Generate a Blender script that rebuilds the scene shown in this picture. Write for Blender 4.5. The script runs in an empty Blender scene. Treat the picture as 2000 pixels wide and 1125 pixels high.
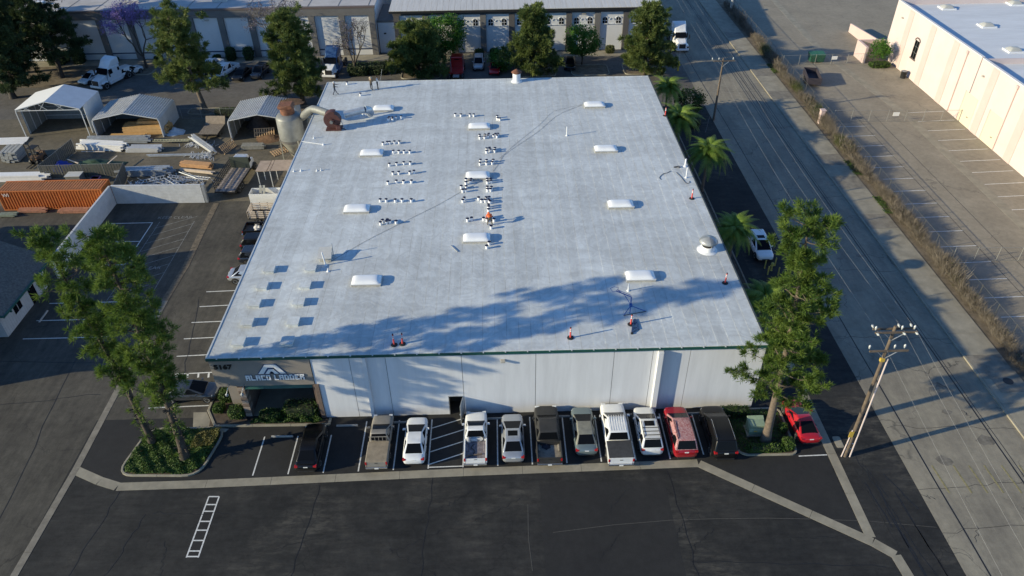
import bpy, bmesh, math, random
import numpy as np
from mathutils import Vector, Matrix
R = math.radians
sc = bpy.context.scene
C = sc.collection
# ---------------------------------------------------------------- camera, sky, sun, exposure
CAM_H, FPX = 46.304, 1463.4
PITCH, YAW, ROLL = 0.6512, -0.0171, -0.0132
def cam_axes():
    cy, sy = math.cos(YAW), math.sin(YAW)
    f = Vector((-sy*math.cos(PITCH), cy*math.cos(PITCH), -math.sin(PITCH)))
    r = Vector((cy, sy, 0)); u = r.cross(f)
    c, s = math.cos(ROLL), math.sin(ROLL)
    return c*r+s*u, -s*r+c*u, f
AX, AY, AF = cam_axes()
cd = bpy.data.cameras.new('camera'); cam = bpy.data.objects.new('camera', cd); C.objects.link(cam)
cd.sensor_width = 36; cd.lens = 36*FPX/2000; cd.clip_end = 2000; cd.clip_start = 0.5
cam.matrix_world = Matrix(((AX.x, AY.x, -AF.x, 0), (AX.y, AY.y, -AF.y, 0), (AX.z, AY.z, -AF.z, CAM_H), (0, 0, 0, 1)))
sc.camera = cam
SUN_EL, SUN_AZ = 17.5, 15.0          # elevation; shadows fall 15 degrees left of +X
w = bpy.data.worlds.new('World'); sc.world = w; w.use_nodes = True
nt = w.node_tree; bg = nt.nodes['Background']
sky = nt.nodes.new('ShaderNodeTexSky'); sky.sky_type = 'NISHITA'; sky.sun_disc = False
sky.sun_elevation = R(SUN_EL); sky.sun_rotation = R(255); sky.altitude = 300; sky.air_density = 1.0; sky.dust_density = 0.0; sky.ozone_density = 5.5
nt.links.new(sky.outputs[0], bg.inputs[0]); bg.inputs[1].default_value = 0.13
ld = bpy.data.lights.new('sun', 'SUN'); ld.energy = 4.3; ld.angle = R(0.53); ld.color = (1, 0.88, 0.60)
sun = bpy.data.objects.new('sun', ld); C.objects.link(sun)
SD = Vector((math.cos(R(SUN_EL))*math.cos(R(SUN_AZ)), math.cos(R(SUN_EL))*math.sin(R(SUN_AZ)), -math.sin(R(SUN_EL))))
sun.rotation_euler = SD.to_track_quat('-Z', 'Y').to_euler()
sun.location = (-60, 0, 60)
sc.view_settings.view_transform = 'Standard'; sc.view_settings.look = 'None'; sc.view_settings.gamma = 1
sc.view_settings.use_curve_mapping = False; sc.view_settings.exposure = 0.64
sc.render.engine = 'CYCLES'; sc.cycles.max_bounces = 6; sc.cycles.diffuse_bounces = 3; sc.cycles.transparent_max_bounces = 8
sc.cycles.use_denoising = True

# ---------------------------------------------------------------- helpers
def G(px, py, z=0.0):
    """point of height z seen at a photo position (2000 wide)"""
    d = AF*FPX + AX*(px-1000) + AY*(562.5-py)
    t = (z-CAM_H)/d.z
    return Vector((d.x*t, d.y*t, z))
def tag(o, label=None, cat=None, group=None, kind=None):
    if label: o['label'] = label
    if cat: o['category'] = cat
    if group: o['group'] = group
    if kind: o['kind'] = kind
    return o
def thing(name, label, cat, loc=(0, 0, 0), rz=0, group=None):
    o = bpy.data.objects.new(name, None); C.objects.link(o); o.empty_display_size = .3
    o.location = loc; o.rotation_euler = (0, 0, rz)
    return tag(o, label, cat, group)
def link(name, me, parent=None, loc=None, rot=None):
    o = bpy.data.objects.new(name, me); C.objects.link(o)
    if parent: o.parent = parent
    if loc is not None: o.location = loc
    if rot is not None: o.rotation_euler = rot
    return o
def kids(o): return [c for c in C.objects if c.parent == o]
_kid = {}
def copy_tree(o, parent=None, depth=0):
    if o.name not in _kid: _kid[o.name] = kids(o)
    c = o.copy(); C.objects.link(c)
    if parent: c.parent = parent
    for ch in _kid[o.name]: copy_tree(ch, c, depth+1)
    return c

class MB:
    def __init__(s): s.v = []; s.f = []
    def add(s, vs, fs):
        n = len(s.v); s.v += [tuple(v) for v in vs]; s.f += [tuple(i+n for i in f) for f in fs]; return s
    def box(s, x0, y0, z0, x1, y1, z1):
        return s.add([(x0,y0,z0),(x1,y0,z0),(x1,y1,z0),(x0,y1,z0),(x0,y0,z1),(x1,y0,z1),(x1,y1,z1),(x0,y1,z1)],
                     [(0,3,2,1),(4,5,6,7),(0,1,5,4),(1,2,6,5),(2,3,7,6),(3,0,4,7)])
    def bar(s, a, b, wd, ht, up=(0, 0, 1)):
        a, b = Vector(a), Vector(b); d = (b-a).normalized(); u = Vector(up)
        if abs(d.dot(u)) > .98: u = Vector((1, 0, 0))
        x = d.cross(u).normalized(); y = x.cross(d)
        c = [(-.5,-.5),(.5,-.5),(.5,.5),(-.5,.5)]
        vs = [a+x*(i*wd)+y*(j*ht) for i, j in c]+[b+x*(i*wd)+y*(j*ht) for i, j in c]
        return s.add(vs, [(3,2,1,0),(4,5,6,7),(0,1,5,4),(1,2,6,5),(2,3,7,6),(3,0,4,7)])
    def cyl(s, a, b, r0, r1=None, n=10, cap=True):
        return s.tube([a, b], [r0, r0 if r1 is None else r1], n, cap)
    def tube(s, pts, rs, n=8, cap=True):
        pts = [Vector(p) for p in pts]
        if not isinstance(rs, (list, tuple)): rs = [rs]*len(pts)
        b = len(s.v); ref = None
        for i, p in enumerate(pts):
            d = (pts[min(i+1, len(pts)-1)]-pts[max(i-1, 0)])
            d = d.normalized() if d.length > 1e-9 else Vector((0, 0, 1))
            if ref is None: ref = Vector((0, 0, 1)) if abs(d.z) < .9 else Vector((1, 0, 0))
            x = d.cross(ref).normalized(); y = d.cross(x).normalized(); ref = -y if False else ref
            for k in range(n):
                a = 2*math.pi*k/n
                s.v.append(tuple(p+x*(math.cos(a)*rs[i])+y*(math.sin(a)*rs[i])))
        for i in range(len(pts)-1):
            for k in range(n):
                k2 = (k+1) % n
                s.f.append((b+i*n+k, b+i*n+k2, b+(i+1)*n+k2, b+(i+1)*n+k))
        if cap:
            s.f.append(tuple(b+k for k in range(n))[::-1]); e = b+(len(pts)-1)*n
            s.f.append(tuple(e+k for k in range(n)))
        return s
    def lathe(s, prof, n=16, c=(0, 0, 0), sy=1.0):
        b = len(s.v)
        for r, z in prof:
            for k in range(n):
                a = 2*math.pi*k/n; s.v.append((c[0]+r*math.cos(a), c[1]+sy*r*math.sin(a), c[2]+z))
        for i in range(len(prof)-1):
            for k in range(n):
                k2 = (k+1) % n; s.f.append((b+i*n+k, b+i*n+k2, b+(i+1)*n+k2, b+(i+1)*n+k))
        s.f.append(tuple(b+k for k in range(n))[::-1]); e = b+(len(prof)-1)*n; s.f.append(tuple(e+k for k in range(n)))
        return s
    def prism(s, poly, z0, z1):
        n = len(poly); vs = [(p[0], p[1], z0) for p in poly]+[(p[0], p[1], z1) for p in poly]
        fs = [tuple(range(n))[::-1], tuple(range(n, 2*n))]+[(i, (i+1) % n, n+(i+1) % n, n+i) for i in range(n)]
        return s.add(vs, fs)
    def hexa(s, base, top):
        return s.add(list(base)+list(top), [(0,3,2,1),(4,5,6,7),(0,1,5,4),(1,2,6,5),(2,3,7,6),(3,0,4,7)])
    def quad(s, a, b, c, d): return s.add([a, b, c, d], [(0, 1, 2, 3)])
    def slab(s, a, b, c, d, t):
        a, b, c, d = map(Vector, (a, b, c, d)); n = (b-a).cross(d-a).normalized()*t
        return s.hexa([a, b, c, d], [a+n, b+n, c+n, d+n])
    def mesh(s, name, mat, smooth=False):
        me = bpy.data.meshes.new(name); me.from_pydata(s.v, [], s.f)
        bm = bmesh.new(); bm.from_mesh(me); bmesh.ops.recalc_face_normals(bm, faces=bm.faces); bm.to_mesh(me); bm.free()
        if mat: me.materials.append(mat)
        if smooth:
            me.shade_smooth()
            try: me.set_sharp_from_angle(angle=R(smooth if smooth > 1 else 40))
            except Exception: pass
        return me
    def build(s, name, mat, parent=None, smooth=False, bevel=0, sub=0, loc=None, rot=None):
        o = link(name, s.mesh(name, mat, smooth), parent, loc, rot)
        if bevel:
            m = o.modifiers.new('b', 'BEVEL'); m.width = bevel; m.segments = 2; m.limit_method = 'ANGLE'; m.angle_limit = R(35)
        if sub:
            m = o.modifiers.new('s', 'SUBSURF'); m.levels = sub; m.render_levels = sub
        return o
def tri_mesh(name, V, T, mat):
    V = np.asarray(V, np.float32); T = np.asarray(T, np.int32)
    me = bpy.data.meshes.new(name); me.vertices.add(len(V)); me.vertices.foreach_set('co', V.ravel())
    me.loops.add(T.size); me.loops.foreach_set('vertex_index', T.ravel())
    k = T.shape[1]; me.polygons.add(len(T)); me.polygons.foreach_set('loop_start', np.arange(0, T.size, k, dtype=np.int32))
    me.polygons.foreach_set('loop_total', np.full(len(T), k, np.int32))
    me.update(); me.validate(); me.materials.append(mat); return me

# ---------------------------------------------------------------- materials
M = {}
def nodes(m): return m.node_tree.nodes, m.node_tree.links
def pm(name, col, rough=.6, metal=0, var=.0, scale=3, bump=0, bscale=30, col2=None, spec=.5, coat=0, world=False, stretch=None, emit=0):
    """principled with noise-mixed colour and optional bump"""
    if name in M: return M[name]
    m = bpy.data.materials.new(name); m.use_nodes = True; N, L = nodes(m); b = N['Principled BSDF']
    b.inputs['Roughness'].default_value = rough; b.inputs['Metallic'].default_value = metal
    b.inputs['Specular IOR Level'].default_value = spec
    if coat: b.inputs['Coat Weight'].default_value = coat; b.inputs['Coat Roughness'].default_value = .08
    c = (*col, 1); b.inputs['Base Color'].default_value = c
    m.diffuse_color = c
    if var or col2 or bump:
        if world: src = N.new('ShaderNodeNewGeometry').outputs['Position']
        else: src = N.new('ShaderNodeTexCoord').outputs['Object']
        if stretch:
            mp = N.new('ShaderNodeMapping'); mp.inputs['Scale'].default_value = stretch; L.new(src, mp.inputs[0]); src = mp.outputs[0]
        if var or col2:
            n = N.new('ShaderNodeTexNoise'); n.inputs['Scale'].default_value = scale; n.inputs['Detail'].default_value = 6; n.inputs['Roughness'].default_value = .65
            L.new(src, n.inputs['Vector'])
            rp = N.new('ShaderNodeValToRGB'); rp.color_ramp.elements[0].position = .33; rp.color_ramp.elements[1].position = .67
            c2 = col2 or tuple(x*(1-var) for x in col); c1 = col if col2 else tuple(min(1, x*(1+var*.7)) for x in col)
            rp.color_ramp.elements[0].color = (*c2, 1); rp.color_ramp.elements[1].color = (*c1, 1)
            L.new(n.outputs[0], rp.inputs[0]); L.new(rp.outputs[0], b.inputs['Base Color'])
        if bump:
            n2 = N.new('ShaderNodeTexNoise'); n2.inputs['Scale'].default_value = bscale; n2.inputs['Detail'].default_value = 4
            L.new(src, n2.inputs['Vector']); bp = N.new('ShaderNodeBump'); bp.inputs['Strength'].default_value = bump; bp.inputs['Distance'].default_value = .02
            L.new(n2.outputs[0], bp.inputs['Height']); L.new(bp.outputs[0], b.inputs['Normal'])
    if emit: b.inputs['Emission Color'].default_value = c; b.inputs['Emission Strength'].default_value = emit
    M[name] = m; return m
def leafmat(name, c1, c2, scale=1.2, trans=.25):
    if name in M: return M[name]
    m = bpy.data.materials.new(name); m.use_nodes = True; N, L = nodes(m); b = N['Principled BSDF']
    b.inputs['Roughness'].default_value = .55; b.inputs['Specular IOR Level'].default_value = .25
    g = N.new('ShaderNodeNewGeometry'); n = N.new('ShaderNodeTexNoise'); n.inputs['Scale'].default_value = scale; n.inputs['Detail'].default_value = 5
    L.new(g.outputs['Position'], n.inputs['Vector'])
    rp = N.new('ShaderNodeValToRGB'); rp.color_ramp.elements[0].position = .35; rp.color_ramp.elements[1].position = .65
    rp.color_ramp.elements[0].color = (*c1, 1); rp.color_ramp.elements[1].color = (*c2, 1)
    L.new(n.outputs[0], rp.inputs[0]); L.new(rp.outputs[0], b.inputs['Base Color'])
    t = N.new('ShaderNodeBsdfTranslucent'); L.new(rp.outputs[0], t.inputs[0])
    mx = N.new('ShaderNodeMixShader'); mx.inputs[0].default_value = trans
    L.new(b.outputs[0], mx.inputs[1]); L.new(t.outputs[0], mx.inputs[2]); L.new(mx.outputs[0], N['Material Output'].inputs[0])
    M[name] = m; return m
def asphalt(name, c_lo, c_hi, crack=.5, patch=.35, crack_col=(.012,.012,.013), fine=.3, cscale=.16, streak=None, worn=0):
    """worn asphalt in world metres: broad patches, grain, dark meandering cracks, bump"""
    m = bpy.data.materials.new(name); m.use_nodes = True; N, L = nodes(m); b = N['Principled BSDF']
    b.inputs['Roughness'].default_value = .85; b.inputs['Specular IOR Level'].default_value = .3
    pos = N.new('ShaderNodeNewGeometry').outputs['Position']
    def noise(s, d=5, v=pos, r=.6):
        n = N.new('ShaderNodeTexNoise'); n.inputs['Scale'].default_value = s; n.inputs['Detail'].default_value = d; n.inputs['Roughness'].default_value = r
        L.new(v, n.inputs['Vector']); return n.outputs[0]
    def ramp(x, p0, p1, a, c):
        r = N.new('ShaderNodeValToRGB'); r.color_ramp.elements[0].position = p0; r.color_ramp.elements[1].position = p1
        r.color_ramp.elements[0].color = a; r.color_ramp.elements[1].color = c; L.new(x, r.inputs[0]); return r.outputs[0]
    base = ramp(noise(.22, 7, r=.7), .35, .68, (*c_lo, 1), (*c_hi, 1))
    def mul(a, bcol, fac=1.0):
        x = N.new('ShaderNodeMix'); x.data_type = 'RGBA'; x.blend_type = 'MULTIPLY'; x.inputs[0].default_value = fac
        L.new(a, x.inputs[6]); L.new(bcol, x.inputs[7]); return x.outputs[2]
    base = mul(base, ramp(noise(26, 3), .3, .7, (1-fine, 1-fine, 1-fine, 1), (1+fine*.6,)*3+(1,)))
    base = mul(base, ramp(noise(1.6, 6, r=.75), .3, .66, (1-patch, 1-patch, 1-patch, 1), (1.08, 1.08, 1.08, 1)))
    if worn:
        wm = N.new('ShaderNodeMath'); wm.operation = 'MULTIPLY'; L.new(ramp(noise(.11, 4), .5, .66, (0, 0, 0, 1), (1, 1, 1, 1)), wm.inputs[0])
        mq = N.new('ShaderNodeMapping'); mq.inputs['Scale'].default_value = (.9, 2.6, 1); mq.inputs['Rotation'].default_value = (0, 0, .35); L.new(pos, mq.inputs[0]); L.new(ramp(noise(.8, 7, mq.outputs[0], .75), .46, .6, (0, 0, 0, 1), (worn,)*3+(1,)), wm.inputs[1])
        xw = N.new('ShaderNodeMix'); xw.data_type = 'RGBA'; L.new(wm.outputs[0], xw.inputs[0]); L.new(base, xw.inputs[6]); xw.inputs[7].default_value = (.105, .096, .08, 1); base = xw.outputs[2]
    if streak:
        mp = N.new('ShaderNodeMapping'); mp.inputs['Scale'].default_value = streak; L.new(pos, mp.inputs[0])
        base = mul(base, ramp(noise(1, 5, mp.outputs[0], .7), .32, .62, (.7, .7, .72, 1), (1.1, 1.1, 1.08, 1)))
    if crack:
        # warped cells: their borders read as cracks
        wv = N.new('ShaderNodeTexNoise'); wv.inputs['Scale'].default_value = .5; wv.inputs['Detail'].default_value = 6; L.new(pos, wv.inputs['Vector'])
        mx = N.new('ShaderNodeMix'); mx.data_type = 'VECTOR'; mx.inputs[0].default_value = .5
        ad = N.new('ShaderNodeVectorMath'); ad.operation = 'MULTIPLY_ADD'; ad.inputs[1].default_value = (3.4, 3.4, 0); L.new(wv.outputs['Color'], ad.inputs[0]); L.new(pos, ad.inputs[2])
        vo = N.new('ShaderNodeTexVoronoi'); vo.feature = 'DISTANCE_TO_EDGE'; vo.inputs['Scale'].default_value = cscale; L.new(ad.outputs[0], vo.inputs['Vector'])
        cm = ramp(vo.outputs[0], .0, .008, (1, 1, 1, 1), (0, 0, 0, 1))
        gate = ramp(noise(.12, 3), .45, .6, (0, 0, 0, 1), (crack,)*3+(1,))
        ml = N.new('ShaderNodeMath'); ml.operation = 'MULTIPLY'; L.new(cm, ml.inputs[0]); L.new(gate, ml.inputs[1])
        x = N.new('ShaderNodeMix'); x.data_type = 'RGBA'; L.new(ml.outputs[0], x.inputs[0]); L.new(base, x.inputs[6]); x.inputs[7].default_value = (*crack_col, 1); base = x.outputs[2]
    L.new(base, b.inputs['Base Color'])
    bp = N.new('ShaderNodeBump'); bp.inputs['Strength'].default_value = .35; bp.inputs['Distance'].default_value = .012; L.new(noise(60, 3), bp.inputs['Height']); L.new(bp.outputs[0], b.inputs['Normal'])
    M[name] = m; return m
conc = pm('concrete', (.27, .245, .19), .85, var=.22, scale=.8, bump=.25, bscale=40, world=True)
conc_d = pm('concrete_dirty', (.20, .18, .145), .85, var=.3, scale=1.4, bump=.25, bscale=40, world=True)
white_line = pm('line_paint', (.62, .62, .6), .7, var=.25, scale=5, world=True)
faint_line = pm('worn_line_paint', (.2, .2, .19), .8, var=.5, scale=3, world=True)
blackm = pm('black_rubber', (.012, .012, .013), .75)
glassm = pm('dark_glass', (.006, .007, .009), .14, spec=.10)
steel = pm('galvanised_steel', (.45, .47, .49), .45, metal=.6, var=.15, scale=2)
# ---------------------------------------------------------------- ground, roads, pavements
asphalt('asphalt_dark', (.020, .021, .022), (.045, .044, .042), crack=.9, patch=.4, streak=(.35, 2.2, 1), worn=.5)
asphalt('asphalt_new', (.022, .022, .023), (.030, .030, .030), crack=.0, patch=.2)
asphalt('asphalt_drive', (.062, .057, .048), (.105, .096, .079), crack=.6, patch=.3, streak=(1.5, .2, 1))
asphalt('asphalt_yard', (.115, .10, .074), (.185, .16, .118), crack=.4, patch=.35)
asphalt('asphalt_back', (.11, .10, .09), (.16, .15, .135), crack=.6, patch=.3)
asphalt('asphalt_street', (.235, .21, .165), (.29, .262, .205), crack=.9, patch=.16, crack_col=(.05, .05, .048), fine=.18, streak=(.5, .12, 1))
asphalt('asphalt_lot', (.24, .212, .165), (.31, .275, .215), crack=.5, patch=.18, crack_col=(.07, .065, .06), fine=.15, cscale=.1)
asphalt('ground_far', (.09, .085, .075), (.15, .14, .12), crack=0)
dirt = pm('dry_dirt', (.15, .12, .085), .95, var=.45, scale=1.1, bump=.6, bscale=14, world=True)
soil = pm('planting_soil', (.075, .055, .04), .95, var=.4, scale=2, bump=.5, bscale=14, world=True)
def sheet(name, x0, y0, x1, y1, z, mat, parent=None):
    o = MB().prism([(x0, y0), (x1, y0), (x1, y1), (x0, y1)], z-.05, z).build(name, mat, parent)
    if not parent: o['kind'] = 'structure'
    return o
def polysheet(name, poly, z, mat, parent=None, t=.05):
    o = MB().prism(poly, z-t, z).build(name, mat, parent)
    if not parent: o['kind'] = 'structure'
    return o
g = MB().quad((-900, -300, -.1), (900, -300, -.1), (900, 1200, -.1), (-900, 1200, -.1)).build('ground', M['ground_far']); g['kind'] = 'structure'
lot = sheet('parking_lot', -34, -30, 30.8, 43.9, 0, M['asphalt_dark'])
sheet('side_driveway', -34, 43.9, -23, 79.4, 0, M['asphalt_drive'])
sheet('neighbour_lot', -95, -30, -34, 79.4, .0, M['asphalt_drive'])
sheet('storage_yard', -95, 79.4, -23, 104.5, 0, M['asphalt_yard'])
sheet('rear_lot', -95, 104.5, 30.8, 175, 0, M['asphalt_back'])
sheet('east_driveway', 20.8, 43.9, 30.8, 104.5, 0, M['asphalt_new'])
sheet('under_building_slab', -22.9, 43.95, 20.75, 104.4, -.004, conc)
road = sheet('road', 30.8, -30, 41.4, 320, .0, M['asphalt_street'])
east = sheet('east_lot', 46.6, -30, 140, 320, 0, M['asphalt_lot'])
# newer, blacker asphalt of the parking bays and long patches
polysheet('bay_asphalt', [(-34, 38.7), (-30.4, 37.5), (-22.9, 37.3), (8.4, 38.0), (14.9, 37.9), (25.1, 31), (25.1, 43.88), (-34, 43.88)], .004, M['asphalt_new'], lot)
for i, (x0, y0, x1, y1) in enumerate([(2.5, 18, 12.0, 36.2), (-14, 22, -5, 36.2)]):
    sheet('asphalt_patch', x0, y0, x1, y1, .003, M['asphalt_new'] if i == 0 else M['asphalt_dark'], lot)
sheet('asphalt_patch', 25.95, -20, 30.75, 104, .004, M['asphalt_dark'], lot)
# tar joints in the front lot and along the street
tar = pm('tar_joint', (.010, .010, .011), .6)
def strip(name, pts, wd, z, mat, parent, t=.01):
    """flat ribbon along a polyline"""
    P = [Vector((p[0], p[1], 0)) for p in pts]; L_, R_ = [], []
    for i, p in enumerate(P):
        d = (P[min(i+1, len(P)-1)]-P[max(i-1, 0)]).normalized(); n = Vector((-d.y, d.x, 0))
        L_.append(p+n*wd/2); R_.append(p-n*wd/2)
    b = MB()
    for i in range(len(P)-1):
        b.prism([R_[i], R_[i+1], L_[i+1], L_[i]], z-t, z)
    return b.build(name, mat, parent)
random.seed(4)
def wob(x0, y0, x1, y1, n=14, a=.12):
    return [(x0+(x1-x0)*i/n+random.uniform(-a, a), y0+(y1-y0)*i/n+random.uniform(-a, a)) for i in range(n+1)]
for (x0, y0, x1, y1) in [(-29.2, 36.6, -30.5, 26), (-14.2, 36.7, -15.2, 24), (-5.6, 37, -6.2, 24), (-26, 34.5, -20, 34.2), (-26.5, 34.4, -27.6, 29), (12.4, 37, 12.9, 26),
                         (25.6, 28.5, 12.5, 29.3), (27.3, 38, 28.9, 27), (28.3, 34, 27.6, 37.3), (-40, 60, -36.4, 27), (-50, 45, -35, 47), (-60, 52, -34, 51), (-30.5, 60, -27.6, 44)]:
    strip('tar_joint', wob(x0, y0, x1, y1), .05, .009, tar, lot)
for x, wd in [(32.42, .10), (39.0, .11), (39.3, .05)]:
    strip('road_joint', wob(x, -20, x, 200, 60, .03), wd, .006, tar, road)
pan = sheet('gutter_pan', 30.85, -20, 32.36, 104.4, .004, M['asphalt_street'], road)
for y in [31, 34.5, 41, 52, 63, 77, 96, 110]:
    strip('road_joint', wob(30.9, y, 41.3, y+random.uniform(-1, 1), 12, .2), .03, .0065, tar, road)
rail = pm('worn_rail', (.05, .045, .04), .5, metal=.4)
for x in (37.9, 38.25, 39.75, 40.1):
    strip('embedded_rail', [(x, 96), (x+.4, 130), (x+2.2, 180), (x+4, 230)], .09, .008, rail, road)
stain = pm('oil_stain', (.165, .148, .118), .8, var=.4, scale=2, world=True)
for px, py, r in [(1850, 805, .5), (1765, 852, .35), (1845, 900, .8), (1925, 860, .9), (1750, 660, .7), (1640, 505, .4), (1680, 500, .5)]:
    c = G(px, py); polysheet('oil_stain', [(c.x+r*random.uniform(.6, 1)*math.cos(a*.52), c.y+r*.7*random.uniform(.6, 1)*math.sin(a*.52)) for a in range(12)], .005, stain, road, .004)
# yellow hatching of the crossing, worn
yel = pm('worn_yellow_paint', (.24, .21, .10), .8, var=.35, scale=4, world=True)
for px in (1820, 1862, 1892, 1922, 1956, 1990):
    a = G(px, 909); strip('yellow_stripe', [(a.x, a.y), (a.x+.1, a.y-2.6)], .13, .0075, yel, road)
# worn pale blotches, a pale hose mark and tyre scuffs on the front lot
pale = pm('pale_scuff', (.065, .062, .057), .9, var=.3, scale=6, world=True)
strip('pale_scuff', [tuple(G(x, y)[:2]) for x, y in ((1080, 1040), (1200, 1025), (1310, 1016), (1400, 1013), (1500, 1012), (1600, 1014), (1700, 1018), (1830, 1030))], .045, .0082, pale, lot)
strip('pale_scuff', [tuple(G(x, y)[:2]) for x, y in ((1031, 985), (1032, 1050), (1040, 1115))], .06, .0082, pale, lot)
for i in range(9):
    x = 27.0+random.uniform(-.7, 2.6); y0 = random.uniform(28, 38); strip('tyre_mark', wob(x, y0, x+random.uniform(-.3, 1.2), y0-random.uniform(3, 8), 8, .05), .09, .0085, tar if i % 3 else M['asphalt_new'], lot)
for i in range(12):
    x, y0 = random.uniform(-28, 22), random.uniform(30, 36); strip('crack_seal', wob(x, y0, x+random.uniform(-5, 5), y0+random.uniform(-3, 3), 16, .18), .022, .0088, tar, lot)
for i in range(16):
    x, y0 = random.uniform(31, 40), random.uniform(26, 100); strip('crack_seal', wob(x, y0, x+random.uniform(-2, 2), y0+random.uniform(-3, 3), 12, .18), .025, .0078, tar, road)
# concrete gutter strips: slabs with open joints
def slabs(name, pts, wd, step, z=.016, mat=conc, parent=None):
    P = [Vector((p[0], p[1], 0)) for p in pts]
    for i in range(len(P)-1):
        a, b = P[i], P[i+1]; L0 = (b-a).length; n = max(1, round(L0/step)); d = (b-a).normalized(); s = Vector((-d.y, d.x, 0))*wd/2
        for k in range(n):
            p = a+d*(L0*k/n+.012); q = a+d*(L0*(k+1)/n-.012)
            MB().prism([p-s, q-s, q+s, p+s], -.04, z+random.uniform(-.001, .001)).build('slab', mat, parent)
def struct(name):
    o = bpy.data.objects.new(name, None); C.objects.link(o); o['kind'] = 'structure'; return o
gut = struct('concrete_gutter')
slabs('slab', [(-29.6, 36.95), (-22.9, 37.0), (-3.3, 37.45), (14.95, 37.72)], .74, 5.2, parent=gut)
slabs('slab', [(-33.7, 38.75), (-31.2, 37.55), (-29.62, 36.98)], .74, 1.9, parent=gut)
slabs('slab', [(15.0, 37.68), (25.6, 30.35), (26.75, 29.3), (26.95, 27.4), (27.0, 18)], .74, 4, parent=gut)
slabs('slab', [(25.6, 52), (25.6, 38.3), (25.6, 30.75)], .72, 3.2, parent=gut, mat=conc)
slabs('slab', [(-33.85, 62), (-33.7, 48), (-33.55, 38.9), (-33.9, 24)], .52, 3.4, parent=gut, z=.017, mat=conc_d)
# kerb helper
def kerb(poly_pts, wd=.16, h=.14, parent=None, mat=conc, step=3.0, name='kerb_stone'):
    P = [Vector((p[0], p[1], 0)) for p in poly_pts]
    for i in range(len(P)-1):
        a, b = P[i], P[i+1]; L0 = (b-a).length
        if L0 < .05: continue
        n = max(1, round(L0/step)); d = (b-a).normalized(); s = Vector((-d.y, d.x, 0))*wd/2
        for k in range(n):
            p = a+d*(L0*k/n-(.03 if k == 0 else -.006)); q = a+d*(L0*(k+1)/n+(.03 if k == n-1 else -.006))
            MB().prism([p-s, q-s, q+s, p+s], -.05, h+random.uniform(-.003, .003)).build(name, mat, parent, bevel=.02)
def rounded(poly, r, n=5):
    out = []; N = len(poly)
    for i in range(N):
        p0, p, p1 = Vector(poly[i-1]), Vector(poly[i]), Vector(poly[(i+1) % N]); a = (p0-p).normalized(); b = (p1-p).normalized(); rr = min(r, (p0-p).length*.45, (p1-p).length*.45)
        for k in range(n+1):
            t = k/n; out.append(tuple((p+a*rr)*(1-t)**2+p*2*t*(1-t)+(p+b*rr)*t*t))
    return out
# left planting island, entrance planter, right planting island
isl = struct('planting_island')
IP = rounded([(-30.1, 38.0), (-23.7, 37.75), (-22.85, 42.6), (-29.2, 42.75)], 1.3)
polysheet('soil', IP, .09, soil, isl, .1); kerb(IP+[IP[0]], parent=isl, step=2.5)
isr = struct('planting_island')
IR = rounded([(18.6, 38.35), (22.9, 38.3), (22.9, 43.2), (17.5, 43.2), (17.6, 40)], .6)
polysheet('soil', IR, .09, soil, isr, .1); kerb(IR+[IR[0]], parent=isr, step=2.5)
ple = struct('entrance_planter')
IE = [(-24.4, 42.9), (-14.6, 42.75), (-14.6, 43.3), (-16.0, 43.35), (-21.4, 43.4), (-22.9, 46.6), (-24.9, 46.6)]
polysheet('soil', IE, .09, soil, ple, .1)
kerb([(-24.95, 47), (-24.95, 44.6), (-23.9, 42.85), (-14.5, 42.7), (-14.5, 43.35)], parent=ple, wd=.2)
polysheet('walk', [(-26.2, 44.5), (-25.1, 44.5), (-24.0, 42.75), (-22.7, 42.55), (-22.9, 42.2), (-25.6, 42.4)], .012, conc, ple)
# strip along the east wall
est = struct('east_planting_strip')
sheet('soil', 20.9, 46, 24.9, 98, .09, soil, est); kerb([(24.98, 46), (24.98, 98)], parent=est, mat=conc_d)
# street kerb and sidewalk on the far side
side = struct('sidewalk')
y = 22
while y < 230:
    sheet('paving_slab', 41.62, y+.012, 44.8, y+3.0-.012, .13+random.uniform(-.004, .004), conc_d if random.random() < .3 else conc, side); y += 3.0
kerb([(41.5, 22), (41.5, 230)], parent=side, h=.135, step=6, wd=.2)
sheet('verge', 44.82, 20, 46.58, 230, .08, dirt)
sheet('rail_verge', -95, 116.5, -63.5, 128, .012, dirt)
# rear: strips of concrete, kerbs round tree beds behind the building
rear = struct('rear_tree_beds')
for x0, x1 in [(-15.5, -9.2), (3.0, 9.6), (12.2, 18.3), (20.8, 27.5), (-33, -27.5), (-46, -41), (-60.5, -57)]:
    B_ = rounded([(x0, 117.0), (x1, 117.0), (x1, 121.5), (x0, 121.5)] if x0 > -20 else [(x0, 104.8), (x1, 104.8), (x1, 107), (x0, 107)] if x0 > -50 else [(x0, 121), (x1, 121), (x1, 126), (x0, 126)], .9, 4)
    polysheet('soil', B_, .07, dirt, rear, .1); kerb(B_+[B_[0]], parent=rear, step=4)
sheet('rear_walk', -80, 125.6, 28, 128.2, .014, conc)
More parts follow.
